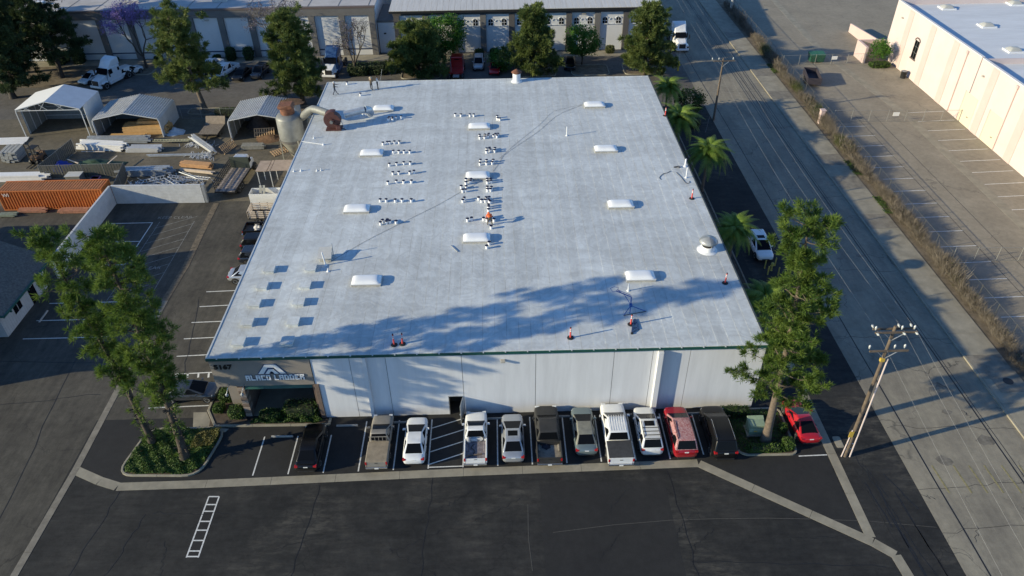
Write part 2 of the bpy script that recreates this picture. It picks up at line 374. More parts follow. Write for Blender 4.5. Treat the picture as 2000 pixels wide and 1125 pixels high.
# ---------------------------------------------------------------- painted bay lines
def line(x0, y0, x1, y1, wd=.1, mat=white_line, z=.009, parent=lot): strip('bay_line', [(x0, y0), (x1, y1)], wd, z, mat, parent, .004)
X0 = -16.84
for i in range(14):
    x = X0+2.7*i-2.7; yb = 37.72+.0165*(x+16.8)
    if i == 13: yb += .3
    if i in (7,): pass
    line(x, yb, x, 41.6 if i < 3 else 43.0)
for k in range(4): line(-6.0, 38.3+1.25*k, -3.4, 39.3+1.25*k, .09)
line(-6, 38.02, -3.4, 38.05, .09)
line(22.95, 38.15, 25.2, 38.2)
for (xa, ya, xb, yb) in ((403, 570, 452, 567), (390, 599, 445, 595), (374, 630, 430, 627), (359, 662, 417, 658), (345, 696, 402, 692)):   # bays along the west wall
    a, b = G(xa, ya), G(xb, yb); line(a.x, a.y, b.x+2, b.y)
a, b = G(290, 797), G(408, 792); line(a.x, a.y, b.x, b.y, .11)
a, b = G(342, 731), G(418, 727); line(a.x, a.y, b.x, b.y, .11)
for px in (346, 367, 388, 408): c = G(px, 729); line(c.x, c.y, c.x+.12, c.y-.55, .16)
nb = bpy.data.objects['neighbour_lot']
for yy in (54.6, 57.3, 60.0, 66.5, 71.0, 74.9): line(-45.4, yy, -37.5 if yy < 62 else -40.4, yy, .1, white_line, .006, nb)
strip('bay_line', [(-40.4, 66.5), (-40.4, 74.9)], .1, .006, white_line, nb, .004)
for k in range(9):
    line(-39.8, 60.8+1.6*k, -35.6, 63.3+1.6*k, .07, faint_line, .006, nb)
strip('bay_line', [(-39.8, 58), (-39.6, 75)], .07, .006, faint_line, nb, .004); strip('bay_line', [(-35.6, 60), (-35.6, 75)], .07, .006, faint_line, nb, .004)
sand = pm('washed_sand', (.13, .105, .075), .95, var=.5, scale=2.5, world=True)
strip('sand_trail', [(-34.2, 79), (-34.0, 72), (-33.7, 66), (-33.9, 60)], .7, .019, sand, nb, .004)
# east lot bays and valley gutter
for k in range(16):
    yy = 55.5+3.0*k; a = east
    line(59.6, yy, 65.0, yy+.25, .1, white_line, .006, a) if not 92 < yy < 93 else None
    if k < 15: line(47.8, yy-1.2, 51.8, yy-1.1, .1, white_line, .006, a)
gut2 = struct('valley_gutter'); slabs('slab', [(59.0, 40), (59.0, 99), (55.9, 126), (57, 170)], 1.25, 5, z=.012, parent=gut2)
for x in (51.9, 54.6): strip('bay_line', [(x, 42), (x-.3, 100)], .05, .006, tar, east, .004)
# reflective tyre guard painted on the front lot
tg = struct('painted_ladder_marking')
a, b, c, d = G(408, 970), G(428, 970), G(387, 1089), G(364, 1089)
strip('bay_line', [a, d], .1, .008, white_line, tg, .004); strip('bay_line', [b, c], .1, .008, white_line, tg, .004)
for t in (0, .14, .255, .425, .57, .735, .9, .985):
    p, q = a.lerp(d, t), b.lerp(c, t); strip('bay_line', [p, q], .1, .0095, white_line, tg, .004)
polysheet('rubber_hump', [a, d, c, b], .006, M['asphalt_new'], tg, .004)
# pavement lettering, worn
def text_mesh(txt, size, ext, mat, name, offset=0.0, align='CENTER'):
    cu = bpy.data.curves.new('t', 'FONT'); cu.body = txt; cu.size = size; cu.extrude = ext; cu.align_x = align; cu.align_y = 'CENTER'; cu.offset = offset; cu.resolution_u = 3
    o = bpy.data.objects.new('t', cu); C.objects.link(o); bpy.context.view_layer.update()
    me = bpy.data.meshes.new_from_object(o.evaluated_get(bpy.context.evaluated_depsgraph_get())); bpy.data.objects.remove(o)
    me.name = name; me.materials.clear(); me.materials.append(mat); return me
kc = text_mesh('KEEP CLEAR', .75, .002, faint_line, 'lettering')
for px, py in ((342, 425), (277, 524)):
    p = G(px, py); link('lettering', kc, nb, (p.x, p.y, .007))
# ---------------------------------------------------------------- the warehouse
BX0, BX1, BY0, BY1, BH = -23.04, 20.73, 43.44, 98.6, 7.03
def wallmat(name, col, var=.06, scale=.5, dirt_h=1.0):
    m = pm(name, col, .8, var=var, scale=scale, bump=.12, bscale=25, world=True); return m
white_wall = pm('painted_concrete_white', (.64, .65, .675), .8, var=.09, scale=1, bump=.12, bscale=25, world=True, stretch=(1.4, 1.4, .14))
tan_wall = wallmat('painted_concrete_tan', (.25, .222, .195), .12)
brown_pil = pm('brown_stucco', (.16, .115, .09), .85, var=.15, scale=3, bump=.2)
green_trim = pm('green_trim', (.010, .075, .062), .5, var=.2, scale=2)
door_grey = pm('grey_steel_door', (.32, .34, .36), .5, var=.25, scale=1.2)
# roof coating: streaked white elastomer over rolled sheets
def roofmat():
    m = bpy.data.materials.new('roof_coating'); m.use_nodes = True; N, L = nodes(m); b = N['Principled BSDF']; b.inputs['Roughness'].default_value = .7; b.inputs['Specular IOR Level'].default_value = .25
    pos = N.new('ShaderNodeNewGeometry').outputs['Position']
    def noise(s, d, st=(1, 1, 1), dist=0, r=.6):
        mp = N.new('ShaderNodeMapping'); mp.inputs['Scale'].default_value = st; L.new(pos, mp.inputs[0])
        n = N.new('ShaderNodeTexNoise'); n.inputs['Scale'].default_value = s; n.inputs['Detail'].default_value = d; n.inputs['Distortion'].default_value = dist; n.inputs['Roughness'].default_value = r
        L.new(mp.outputs[0], n.inputs['Vector']); return n.outputs[0]
    def ramp(x, p0, p1, a, c):
        r = N.new('ShaderNodeValToRGB'); r.color_ramp.elements[0].position = p0; r.color_ramp.elements[1].position = p1
        r.color_ramp.elements[0].color = (*a, 1); r.color_ramp.elements[1].color = (*c, 1); L.new(x, r.inputs[0]); return r.outputs[0]
    def mul(a, c):
        x = N.new('ShaderNodeMix'); x.data_type = 'RGBA'; x.blend_type = 'MULTIPLY'; x.inputs[0].default_value = 1; L.new(a, x.inputs[6]); L.new(c, x.inputs[7]); return x.outputs[2]
    c = ramp(noise(.10, 5, r=.6), .35, .66, (.515, .54, .545), (.61, .64, .645))
    c = mul(c, ramp(noise(1, 4, (1.0, .05, 1), .3), .33, .66, (.90, .895, .89), (1.06, 1.06, 1.06)))
    c = mul(c, ramp(noise(1, 4, (.06, .55, 1), .5), .35, .65, (.93, .925, .92), (1.04, 1.04, 1.04)))
    c = mul(c, ramp(noise(.55, 8, (1, 1, 1), 3.2, .62), .44, .56, (.93, .925, .92), (1.045, 1.045, 1.045)))
    tm = N.new('ShaderNodeValToRGB'); L.new(noise(.22, 5, (1, 1, 1), .8, .55), tm.inputs[0]); e = tm.color_ramp.elements; e[0].position = .455; e[0].color = (1, 1, 1, 1); e[1].position = .545; e[1].color = (.97, .97, .97, 1); q_ = e.new(.5); q_.color = (.94, .935, .93, 1); c = mul(c, tm.outputs[0])
    oi = N.new('ShaderNodeObjectInfo'); c = mul(c, ramp(oi.outputs['Random'], 0, 1, (.965, .965, .965), (1.03, 1.03, 1.03)))
    # the sheet laps hold dirt, broken along their length
    sx = N.new('ShaderNodeSeparateXYZ'); L.new(pos, sx.inputs[0])
    md = N.new('ShaderNodeMath'); md.operation = 'PINGPONG'; md.inputs[1].default_value = .4865
    ad = N.new('ShaderNodeMath'); ad.operation = 'ADD'; ad.inputs[1].default_value = 23.04; L.new(sx.outputs[0], ad.inputs[0]); L.new(ad.outputs[0], md.inputs[0])
    ln = ramp(md.outputs[0], .008, .03, (1, 1, 1), (0, 0, 0)); gt = ramp(noise(.5, 5), .42, .62, (0, 0, 0), (.6, .6, .6))
    ml = N.new('ShaderNodeMath'); ml.operation = 'MULTIPLY'; L.new(ln, ml.inputs[0]); L.new(gt, ml.inputs[1])
    x = N.new('ShaderNodeMix'); x.data_type = 'RGBA'; L.new(ml.outputs[0], x.inputs[0]); L.new(c, x.inputs[6]); x.inputs[7].default_value = (.2, .2, .2, 1)
    L.new(x.outputs[2], b.inputs['Base Color'])
    bp = N.new('ShaderNodeBump'); bp.inputs['Strength'].default_value = .35; bp.inputs['Distance'].default_value = .05; L.new(noise(1.6, 5, (1, 1, 1), 2.0), bp.inputs['Height']); L.new(bp.outputs[0], b.inputs['Normal'])
    M['roof_coating'] = m; return m
roofm = roofmat()
wh = thing('warehouse', 'long white industrial warehouse with pale coated roof and green eave trim', 'warehouse', (0, 0, 0))
rf = MB().box(BX0+.05, BY0+.05, BH-.35, BX1-.05, BY1-.05, BH-.03).build('roof', roofm, wh)
NS = 45; sw = (BX1-BX0)/NS
for i in range(NS):
    x0 = BX0+i*sw; x1 = x0+sw+.03
    MB().hexa([(x0, BY0, BH-.03), (min(x1, BX1), BY0, BH-.03), (min(x1, BX1), BY1, BH-.03), (x0, BY1, BH-.03)],
              [(x0, BY0, BH+.012), (min(x1, BX1), BY0, BH-.002), (min(x1, BX1), BY1, BH-.002), (x0, BY1, BH+.012)]).build('roof_sheet', roofm, rf)
edge = pm('roof_edge_metal', (.5, .52, .53), .5, var=.1)
MB().box(BX0-.03, BY0-.04, BH-.06, BX1+.04, BY0+.1, BH+.045).build('eave_flashing', roofm, wh, bevel=.015)
MB().box(BX0-.06, BY0-.10, BH-.26, BX1+.06, BY0-.045, BH+.0).build('eave_trim', green_trim, wh, bevel=.02)
for x, n in ((BX0, 'w'), (BX1, 'e')):
    MB().box(x-.06, BY0+.1, BH-.3, x+.06, BY1, BH+.05).build('edge_flashing', edge if n == 'w' else pm('dark_flashing', (.05, .06, .06), .5), wh)
MB().box(BX0, BY1-.06, BH-.3, BX1, BY1+.06, BH+.05).build('edge_flashing', roofm, wh)
for k in range(26):
    x = BX0+.8+k*1.72; MB().box(x, BY0-.16, BH-.02, x+.1, BY0-.05, BH+.03).build('gutter_strap', edge, wh)
# walls: tilt-up panels with open joints on the front
fy = BY0+.12
def panel(x0, x1, z0=0, z1=BH-.3, mat=white_wall): return MB().box(x0, fy, z0, x1, fy+.22, z1).build('wall_panel', mat, wh)
J = [-15.16, -12.1, -9.27, -3.31, 2.55, 8.74, 11.8, 14.77, BX1]
door_x0, door_x1 = -4.55, -3.42
for i in range(len(J)-1):
    a, b = J[i]+.02, J[i+1]-.02
    if a < door_x0 < b:
        panel(a, door_x0); panel(door_x1, b); panel(door_x0, door_x1, 2.08)
    else: panel(a, b)
dkgap = pm('joint_sealant', (.10, .10, .10), .8)
MB().box(-15.2, fy+.05, 0, -4.56, fy+.18, BH-.35).build('joint_backing', dkgap, wh); MB().box(-3.40, fy+.05, 0, BX1-.03, fy+.18, BH-.35).build('joint_backing', dkgap, wh)
MB().box(BX0+.02, BY0+4, 0, BX0+.2, BY1-.02, BH-.3).build('side_wall', white_wall, wh)
MB().box(BX1-.2, fy+.23, 0, BX1-.02, BY1-.02, BH-.3).build('side_wall', white_wall, wh)
MB().box(BX0+.2, BY1-.25, 0, BX1-.2, BY1-.04, BH-.3).build('rear_wall', white_wall, wh)
# downspouts in boxed pilasters
for x, wd in ((-11.05, .28), (12.15, .42)):
    MB().box(x, fy-.42 if x > 0 else fy-.22, 0.03, x+wd, fy-.003, BH-.32).build('downspout_pilaster', white_wall, wh, bevel=.02)
# steel door standing open, dark inside
dr = MB().box(door_x0-.05, fy-.03, 0, door_x0, fy+.1, 2.12).box(door_x1, fy-.03, 0, door_x1+.05, fy+.1, 2.12).box(door_x0, fy-.03, 2.08, door_x1, fy+.1, 2.13).build('door_frame', door_grey, wh)
inner = pm('dark_interior', (.02, .02, .02), .9)
MB().box(door_x0, fy+1.5, 0, door_x1, fy+1.6, 2.1).box(door_x0-.06, fy+.23, 0, door_x0-.01, fy+1.5, 2.1).box(door_x1+.01, fy+.23, 0, door_x1+.06, fy+1.5, 2.1).box(door_x0-.06, fy+.23, 2.1, door_x1+.06, fy+1.6, 2.15).box(door_x0, fy, -.03, door_x1, fy+1.5, .01).build('doorway_recess', inner, wh)
dl = MB().box(0, -.04, .03, 1.1, 0, 2.05).build('door', door_grey, wh, loc=(door_x1+.03, fy-.06, 0), rot=(0, 0, R(-100)))
MB().box(.95, -.12, .95, 1.03, .08, 1.05).build('handle', steel, dl)
# wall lights
def wall_light(x, z):
    o = MB().box(x-.18, fy-.32, z-.08, x+.18, fy-.003, z+.1).build('wall_light', pm('light_housing', (.4, .38, .34), .5), wh, bevel=.03)
wall_light(-.05, 6.0)
# recessed corner entrance under a tan header
EX0, EX1, HZ = BX0+.05, -15.2, 3.9
MB().box(EX0, fy-.05, HZ, EX1, fy+.25, BH-.33).build('header_panel', tan_wall, wh)
MB().box(EX0, fy+.25, HZ, EX0+.3, BY0+4, BH-.33).build('header_panel', tan_wall, wh)
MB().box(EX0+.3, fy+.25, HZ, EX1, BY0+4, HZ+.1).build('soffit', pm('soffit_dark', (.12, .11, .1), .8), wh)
MB().box(EX1-.02, fy-.12, 0, EX1+.34, fy+.3, HZ-.01).build('pillar', brown_pil, wh, bevel=.03)
MB().box(EX1-.3, fy+.3, 0, EX1+.0, BY0+4, HZ-.01).build('recess_wall', brown_pil, wh)
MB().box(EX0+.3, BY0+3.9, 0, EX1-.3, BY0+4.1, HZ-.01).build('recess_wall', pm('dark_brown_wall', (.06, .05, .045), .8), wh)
# banded brick pier at the corner with its tan wing
for k in range(10):
    MB().box(-21.6, fy+.3, .03+.37*k, -21.05, fy+1.0, .03+.37*k+.355).build('pier_block', brown_pil if k % 2 else pm('pale_pier_block', (.3, .24, .2), .85, var=.15, scale=3), wh, bevel=.015)
MB().box(-22.9, fy+1.4, 0, -21.4, fy+1.62, HZ-.01).build('tan_wing_wall', tan_wall, wh)
MB().box(-21.35, fy+1.0, 0, -21.1, BY0+3.9, HZ-.01).build('recess_wall', brown_pil, wh)
aw = MB().hexa([(-21.0, fy+.35, HZ-.75), (EX1-.35, fy+.35, HZ-.75), (EX1-.35, fy+.75, HZ-.05), (-21.0, fy+.75, HZ-.05)],
               [(-21.0, fy+.30, HZ-.72), (EX1-.35, fy+.30, HZ-.72), (EX1-.35, fy+.70, HZ-.02), (-21.0, fy+.70, HZ-.02)]).build('awning', green_trim, wh)
MB().box(-22.3, fy+1.35, HZ-.75, -21.65, fy+1.39, HZ-.03).build('awning', green_trim, wh)
alu = pm('aluminium_frame', (.35, .35, .36), .4, metal=.6)
for k in range(4):
    x = -20.6+k*1.35
    sf = MB().box(x, BY0+3.78, .1, x+1.3, BY0+3.84, 2.6).build('shopfront_pane', glassm, wh)
    MB().box(x-.03, BY0+3.74, .05, x+.02, BY0+3.88, 2.65).box(x+.02, BY0+3.74, 1.0, x+1.3, BY0+3.76, 1.06).build('frame', alu, sf)
for x in (-21.9, -20.7):
    a = Vector((x, fy-.06, HZ+.25)); MB().tube([a, a+Vector((0, -.5, .1)), a+Vector((-.1, -.8, -.25))], .025, 6).build('lamp_arm', steel, wh)
    MB().lathe([(.02, 0), (.12, -.06), (.14, -.2), (.05, -.22)], 8, (x-.1, fy-.86, HZ+.0)).build('lamp_head', steel, wh)
# the sign: number, chevron emblem and block lettering
black_p = pm('black_letters', (.01, .01, .01), .5); sgw = pm('sign_white', (.78, .79, .8), .5); sgb = pm('sign_blue', (.03, .07, .17), .5)
num = link('street_number', text_mesh('5167', .62, .03, black_p, 'street_number', .022), wh, (-22.0, fy-.09, 6.02), (R(90), 0, 0)); num.scale = (1.15, 1, 1)
GL = {'A': ['111', '101', '111', '101', '101'], 'L': ['100', '100', '100', '100', '111'], 'C': ['111', '100', '100', '100', '111'], 'O': ['111', '101', '101', '101', '111'],
      'D': ['110', '101', '101', '101', '111'], 'E': ['111', '100', '110', '100', '111'], 'R': ['111', '101', '110', '101', '101']}
sx, sz, cw, chh = -20.47, 4.55, .115, .108
for ch in 'ALACO LADDER':
    if ch == ' ': sx += .22; continue
    b, bb = MB(), MB()
    rows = GL[ch]
    for r in range(5):
        for c in range(3):
            if rows[r][c] == '1':
                x, z = sx+c*cw, sz+(4-r)*chh; b.box(x, fy-.125, z, x+cw, fy-.085, z+chh); bb.box(x-.03, fy-.084, z-.03, x+cw+.03, fy-.056, z+chh+.03)
    l = b.build('sign_letter', sgw, wh); bb.build('letter_backing', sgb, l); sx += 3*cw+.062
def chevron(xc, z0, w0, w1, h, t, y0, y1, mat, nm):
    # arch of three straight strokes
    P = [(-w0/2, 0), (-w1/2, h), (w1/2, h), (w0/2, 0)]; k = t*1.35
    Q = [(-w0/2+k, 0), (-w1/2+t*.62, h-t), (w1/2-t*.62, h-t), (w0/2-k, 0)]
    b = MB()
    for i in range(3):
        p = [(xc+a[0], z0+a[1]) for a in (P[i], P[i+1], Q[i+1], Q[i])]
        b.hexa([(x, y1, z) for x, z in p], [(x, y0, z) for x, z in p])
    return b.build(nm, mat, wh)
chevron(-18.3, 5.24, 2.15, .85, .95, .30, fy-.115, fy-.085, sgw, 'emblem_stroke'); chevron(-18.3, 5.215, 2.35, .95, 1.03, .95, fy-.084, fy-.056, sgb, 'emblem_backing')
chevron(-18.3, 5.24, 1.05, .38, .48, .22, fy-.135, fy-.105, sgw, 'emblem_stroke')
# ---------------------------------------------------------------- things on the roof
RZ = BH+.006
dome_m = pm('skylight_dome', (.80, .81, .82), .32, var=.04, scale=1); curb_m = pm('skylight_curb', (.42, .40, .36), .7, var=.25, scale=4)
def make_skylight():
    t = thing('skylight', 'x', 'skylight', group='domed skylights on the warehouse roof')
    MB().box(-1.28, -.68, 0, 1.28, .68, .20).build('curb', curb_m, t, bevel=.015)
    MB().box(-1.32, -.72, .195, 1.32, .72, .25).build('frame', pm('skylight_frame', (.55, .55, .54), .5), t, bevel=.01)
    b = MB(); nx, ny = 14, 10
    for j in range(ny+1):
        for i in range(nx+1):
            u, v = i/nx*2-1, j/ny*2-1; e = (1-abs(u)**5)**.6*(1-abs(v)**3.2)**.6
            b.v.append((u*1.27, v*.67, .245+.26*e))
    for j in range(ny):
        for i in range(nx): k = j*(nx+1)+i; b.f.append((k, k+1, k+nx+2, k+nx+1))
    b.build('dome', dome_m, t, smooth=60); return t
SK = [(749, 209, 'in the left column, nearest the blower duct'), (726, 296, 'left column, second from the rear'), (697, 405, 'left column, third from the rear'), (716, 545, 'left column, nearest the front eave'),
      (936, 244, 'middle column, at the rear'), (933, 340, 'middle column, with buckets against its front edge'), (931, 462, 'middle column, in front of the crouching worker'),
      (1161, 202, 'right column, at the rear'), (1183, 288, 'right column, second from the rear'), (1212, 396, 'right column, third from the rear'), (1250, 536, 'right column, beside the tree shadow near the front')]
sk0 = make_skylight()
for i, (px, py, d) in enumerate(SK):
    o = sk0 if i == 0 else copy_tree(sk0); p = G(px, py+2, RZ+.22); o.location = (p.x, p.y, RZ); o['label'] = 'white domed skylight '+d
# buckets
buck_w = pm('bucket_white', (.82, .82, .84), .45); lid_m = pm('bucket_lid_navy', (.012, .012, .035), .45)
def make_bucket():
    t = thing('bucket', 'x', 'bucket')
    MB().lathe([(.125, 0), (.15, .36)], 12).build('pail', buck_w, t, smooth=40)
    MB().lathe([(.16, .335), (.166, .345), (.166, .375), (.12, .385)], 12).build('lid', lid_m, t, smooth=40); return t
bk0 = make_bucket(); bk_used = [0]
ORD = ['leftmost', 'second from left', 'third from left', 'fourth from left', 'fifth from left', 'sixth from left', 'seventh from left', 'eighth from left', 'ninth from left', 'rightmost']
def buckets(pts, off, s, desc):
    for i, (x, y) in enumerate(sorted(pts)):
        o = bk0 if not bk_used[0] else copy_tree(bk0); bk_used[0] = 1
        p = G(off[0]+x/s, off[1]+y/s, RZ+.385); o.location = (p.x, p.y, RZ); o.rotation_euler.z = random.uniform(0, 6)
        wd = '' if len(pts) == 1 else ('rightmost, ' if i == len(pts)-1 else ORD[i]+', ')
        o['label'] = 'white navy-lidded bucket, '+wd+desc; o['group'] = 'white buckets with navy lids on the roof'
A1, A2, A3 = (860, 200), (860, 280), (860, 340); s1 = 13.233
buckets([(385, 282), (530, 292), (765, 292), (863, 292)], A1, s1, 'in the row behind the rear middle skylight')
buckets([(1468, 333), (1480, 387), (1535, 397)], A1, s1, 'in the trio right of the rear middle skylight')
buckets([(1013, 820), (1153, 815), (1250, 795), (1022, 870), (1143, 865), (1228, 838), (1375, 830), (1422, 795), (1490, 793), (1465, 838)], A1, s1, 'in the ten below the rear middle skylight')
buckets([(1200, 113), (1272, 97), (1290, 140), (1195, 175), (1412, 105), (1405, 155)], A2, s1, 'in the bunched six between two middle skylights')
buckets([(1035, 408), (1025, 482), (1197, 415), (1195, 475), (1367, 408), (1340, 465)], A2, s1, 'in the two rows of three behind the central skylight')
buckets([(663, 107), (797, 112), (780, 155), (660, 187)], A3, s1, 'at the left front edge of the central skylight')
buckets([(1213, 107), (1303, 107), (1217, 165), (1310, 152)], A3, s1, 'at the right front corner of the central skylight')
buckets([(540, 290), (667, 297), (577, 387), (655, 378)], A3, s1, 'in the left foursome in front of the central skylight')
buckets([(1215, 308), (1320, 313), (1220, 367), (1298, 365)], A3, s1, 'in the right foursome in front of the central skylight')
buckets([(617, 593), (580, 648)], A3, s1, 'in the pair left of the zigzag line')
buckets([(990, 587), (1065, 648), (1185, 585), (1160, 645), (1262, 577), (1250, 640), (1283, 678)], A3, s1, 'in the zigzag of seven behind the crouching worker')
buckets([(1245, 768), (1248, 817), (1243, 890)], A3, s1, 'in the file of three just behind the crouching worker')
buckets([(1098, 208), (1055, 240), (1120, 250), (1025, 293), (950, 273), (1180, 298), (1117, 452)], (860, 400), 11.253, 'gathered round the crouching worker in orange')
buckets([(685, 270), (597, 292)], (860, 400), 11.253, 'in the pair left of the crouching worker')
buckets([(1072, 803), (1020, 885)], (860, 400), 11.253, 'by the nearest middle skylight')
buckets([(345, 322), (400, 325), (330, 345), (402, 347), (460, 318), (548, 310)], (720, 190), 8.653, 'in the group at the tip of the duct shadow')
buckets([(240, 755), (312, 742), (352, 742), (432, 735), (515, 735)], (720, 190), 8.653, 'in the row of five above the second left skylight')
buckets([(415, 893), (507, 895), (597, 893), (695, 893)], (720, 190), 8.653, 'in the row beside the second left skylight')
B6 = (720, 300)
buckets([(302, 138), (407, 128), (513, 117), (609, 116)], B6, 7.5, 'in the first row below the second left skylight')
buckets([(354, 263), (439, 258), (601, 255), (663, 242)], B6, 7.5, 'in the second row below the second left skylight')
buckets([(280, 402), (404, 386), (510, 388), (626, 385)], B6, 7.5, 'in the third row below the second left skylight')
buckets([(168, 660), (255, 660), (388, 663), (487, 660), (623, 660)], B6, 7.5, 'in the row right of the third left skylight')
buckets([(172, 995), (202, 963), (272, 957), (255, 983), (305, 973), (400, 977)], B6, 7.5, 'in the bunched six nearest the front on the left')
buckets([(410, 258)], (630, 130), 8.653, 'standing alone at the rear roof edge')
buckets([(637, 447)], (630, 130), 8.653, 'standing alone in front of the standing workers')
# low square roof hatches
coat_w = roofm
def make_hatch():
    t = thing('roof_hatch', 'x', 'roof hatch', group='low square hatches by the front left corner')
    MB().box(-.42, -.42, 0, .42, .42, .27).build('curb', coat_w, t); MB().box(-.5, -.5, .268, .5, .5, .33).build('cover', coat_w, t, bevel=.012); return t
h0 = make_hatch(); ords = ['rearmost', 'second from the rear', 'middle', 'second from the front', 'frontmost']
for c, col in enumerate([[(526, 523), (512, 555.5), (497.5, 589.5), (483, 626.5), (466, 665)], [(607, 521), (596, 554), (583.5, 587), (572.7, 625.5), (561, 664)]]):
    for i, (px, py) in enumerate(col):
        o = h0 if (c, i) == (0, 0) else copy_tree(h0); p = G(px, py, RZ+.33); o.location = (p.x, p.y, RZ)
        o['label'] = 'low white square roof hatch, %s of the %s row' % (ords[i], ['outer left', 'inner'][c])
p = G(636, 497, RZ+.5)
t = thing('access_hatch', 'grey roof access hatch with raised slab lid near the leaning white pipe', 'roof hatch', (p.x, p.y, RZ))
grey_lid = pm('hatch_lid_grey', (.5, .5, .48), .6, var=.1)
MB().box(-.5, -.45, 0, .5, .45, .45).build('curb', curb_m, t, bevel=.015)
MB().hexa([(-.62, -.7, .47), (.62, -.7, .47), (.5, .75, .75), (-.7, .75, .75)], [(-.62, -.72, .55), (.62, -.72, .55), (.5, .73, .83), (-.7, .73, .83)]).build('lid', grey_lid, t)
MB().cyl((.55, .55, 0), (.55, .62, 1.25), .04).build('stay_post', steel, t)
# pipes and vents
pipe_w = pm('pipe_white', (.72, .73, .75), .5)
def pipe(px, py, h, r, label, lean=(0, 0)):
    p = G(px, py, RZ); t = thing('vent_pipe', label, 'pipe', (p.x, p.y, RZ), group='vent pipes on the roof')
    MB().lathe([(r*2.6, 0), (r*2.4, .03), (r*1.2, .09)], 10).build('boot', pipe_w, t, smooth=40); MB().cyl((0, 0, .03), (lean[0], lean[1], h), r, n=8).build('pipe', pipe_w, t, smooth=40)
    return t
pipe(636, 518, 1.35, .07, 'tall white vent pipe in front of the access hatch', (-.15, .1)); pipe(641, 530, .32, .06, 'stub of white pipe just in front of the tall leaning pipe')
pipe(574, 335, .3, .05, 'short white pipe at the left roof edge, outer of four'); pipe(588, 334, .3, .06, 'short white pipe at the left roof edge, second of four')
pipe(619, 334, .25, .05, 'short white pipe inward of the left edge, third of four'); pipe(627, 333, .3, .05, 'short white pipe inward of the left edge, fourth of four')
pipe(1107, 265, 1.15, .06, 'slim white vent pipe alone right of the rear middle'); pipe(1227, 568, .75, .06, 'grey vent pipe in the tree shadow beside the blue hoist')
pipe(1338, 325, .9, .09, 'white vent pipe with cone base beside the second palm'); pipe(1340, 347, 1.2, .06, 'tall white pipe on a flat base at the right roof edge')
pipe(613, 270, .35, .05, 'short white pipe beside the blower shadow'); pipe(632, 283, .28, .06, 'short white pipe at the end of the thin conduit line')
p, q = G(590, 277, RZ), G(632, 283, RZ); tag(MB().tube([p+Vector((0, 0, .05)), q+Vector((0, 0, .05))], .03, 6).build('roof_conduit', pipe_w), 'thin white conduit lying from the roof edge to a pipe stub', 'conduit')
# large mushroom ventilator near the right edge
vent_m = pm('ventilator_metal', (.36, .37, .37), .4, metal=.3, var=.15, scale=2)
p = G(1381, 488, RZ); t = thing('mushroom_ventilator', 'big grey mushroom ventilator with domed cap near the right roof edge', 'ventilator', (p.x, p.y, RZ))
MB().lathe([(.95, 0), (.92, .02), (.66, .1), (.62, .45), (.58, .5)], 20).build('base', pipe_w, t, smooth=40)
MB().lathe([(.5, .5), (.5, 1.0)], 20).build('throat', blackm, t, smooth=40)
for k in range(8):
    b = MB(); a0, a1 = k*math.pi/4, (k+1)*math.pi/4; pr = [(.84, .92), (.86, .98), (.72, 1.18), (.42, 1.34), (.02, 1.42)]; n = 4
    for r, z in pr:
        for j in range(n+1): a = a0+(a1-a0)*j/n; b.v.append((r*math.cos(a), r*math.sin(a), z))
    for i in range(4):
        for j in range(n): q = i*(n+1)+j; b.f.append((q, q+1, q+n+2, q+n+1))
    b.build('cap_gore', vent_m if k % 3 else pm('ventilator_metal_dull', (.26, .27, .27), .4, metal=.3, var=.2), t, smooth=60)
for k in range(4): a = k*1.57+.4; MB().bar((.5*math.cos(a), .5*math.sin(a), .45), (.7*math.cos(a), .7*math.sin(a), 1.05), .04, .04).build('bracket', vent_m, t)
rust = pm('rust', (.16, .065, .035), .8, var=.45, scale=3, bump=.3)
p = G(1009, 159, RZ); t = thing('rear_ventilator', 'white round ventilator with rusty cone cap at the rear roof edge', 'ventilator', (p.x, p.y, RZ))
MB().lathe([(.75, 0), (.7, .1), (.52, .14), (.52, 1.15)], 16).build('stack', pipe_w, t, smooth=40); MB().lathe([(.5, 1.15), (.5, 1.3)], 12).build('throat', blackm, t)
MB().lathe([(.72, 1.28), (.7, 1.32), (.05, 1.75)], 16).build('cap', rust, t, smooth=40)
# traffic delineators
deln_o = pm('delineator_orange', (.62, .075, .06), .45); refl = pm('reflective_band', (.7, .7, .68), .4)
def make_del():
    t = thing('delineator', 'x', 'delineator post', group='orange delineator posts on the roof')
    MB().lathe([(.27, 0), (.27, .04), (.2, .07), (.09, .09)], 10).build('base', blackm, t)
    MB().lathe([(.075, .07), (.055, 1.0), (.05, 1.06)], 10).build('post', deln_o, t, smooth=40)
    for z in (.68, .84): MB().lathe([(.066, z), (.064, z+.1)], 10).build('band', refl, t, smooth=40)
    MB().lathe([(.05, 1.05), (.06, 1.08), (.06, 1.13), (.03, 1.14)], 8).build('top_loop', blackm, t); return t
d0 = make_del()
for i, (px, py, l) in enumerate([(1351, 388, 'behind the middle palm at the right roof edge'), (1416, 553, 'below the mushroom ventilator'), (1114, 660, 'alone near the middle of the front eave'), (1232, 634, 'beside the blue folded stand'),
                                 (770, 674, 'in the tree shadow, left of a pair'), (786, 672, 'in the tree shadow, right of a pair'), (1299, 226, 'beside the first palm at the right roof edge')]):
    o = d0 if i == 0 else copy_tree(d0); p = G(px, py, RZ); o.location = (p.x, p.y, RZ); o['label'] = 'orange delineator post '+l
    o.rotation_euler = (random.uniform(-.04, .04), random.uniform(-.05, .02), random.uniform(0, 3))
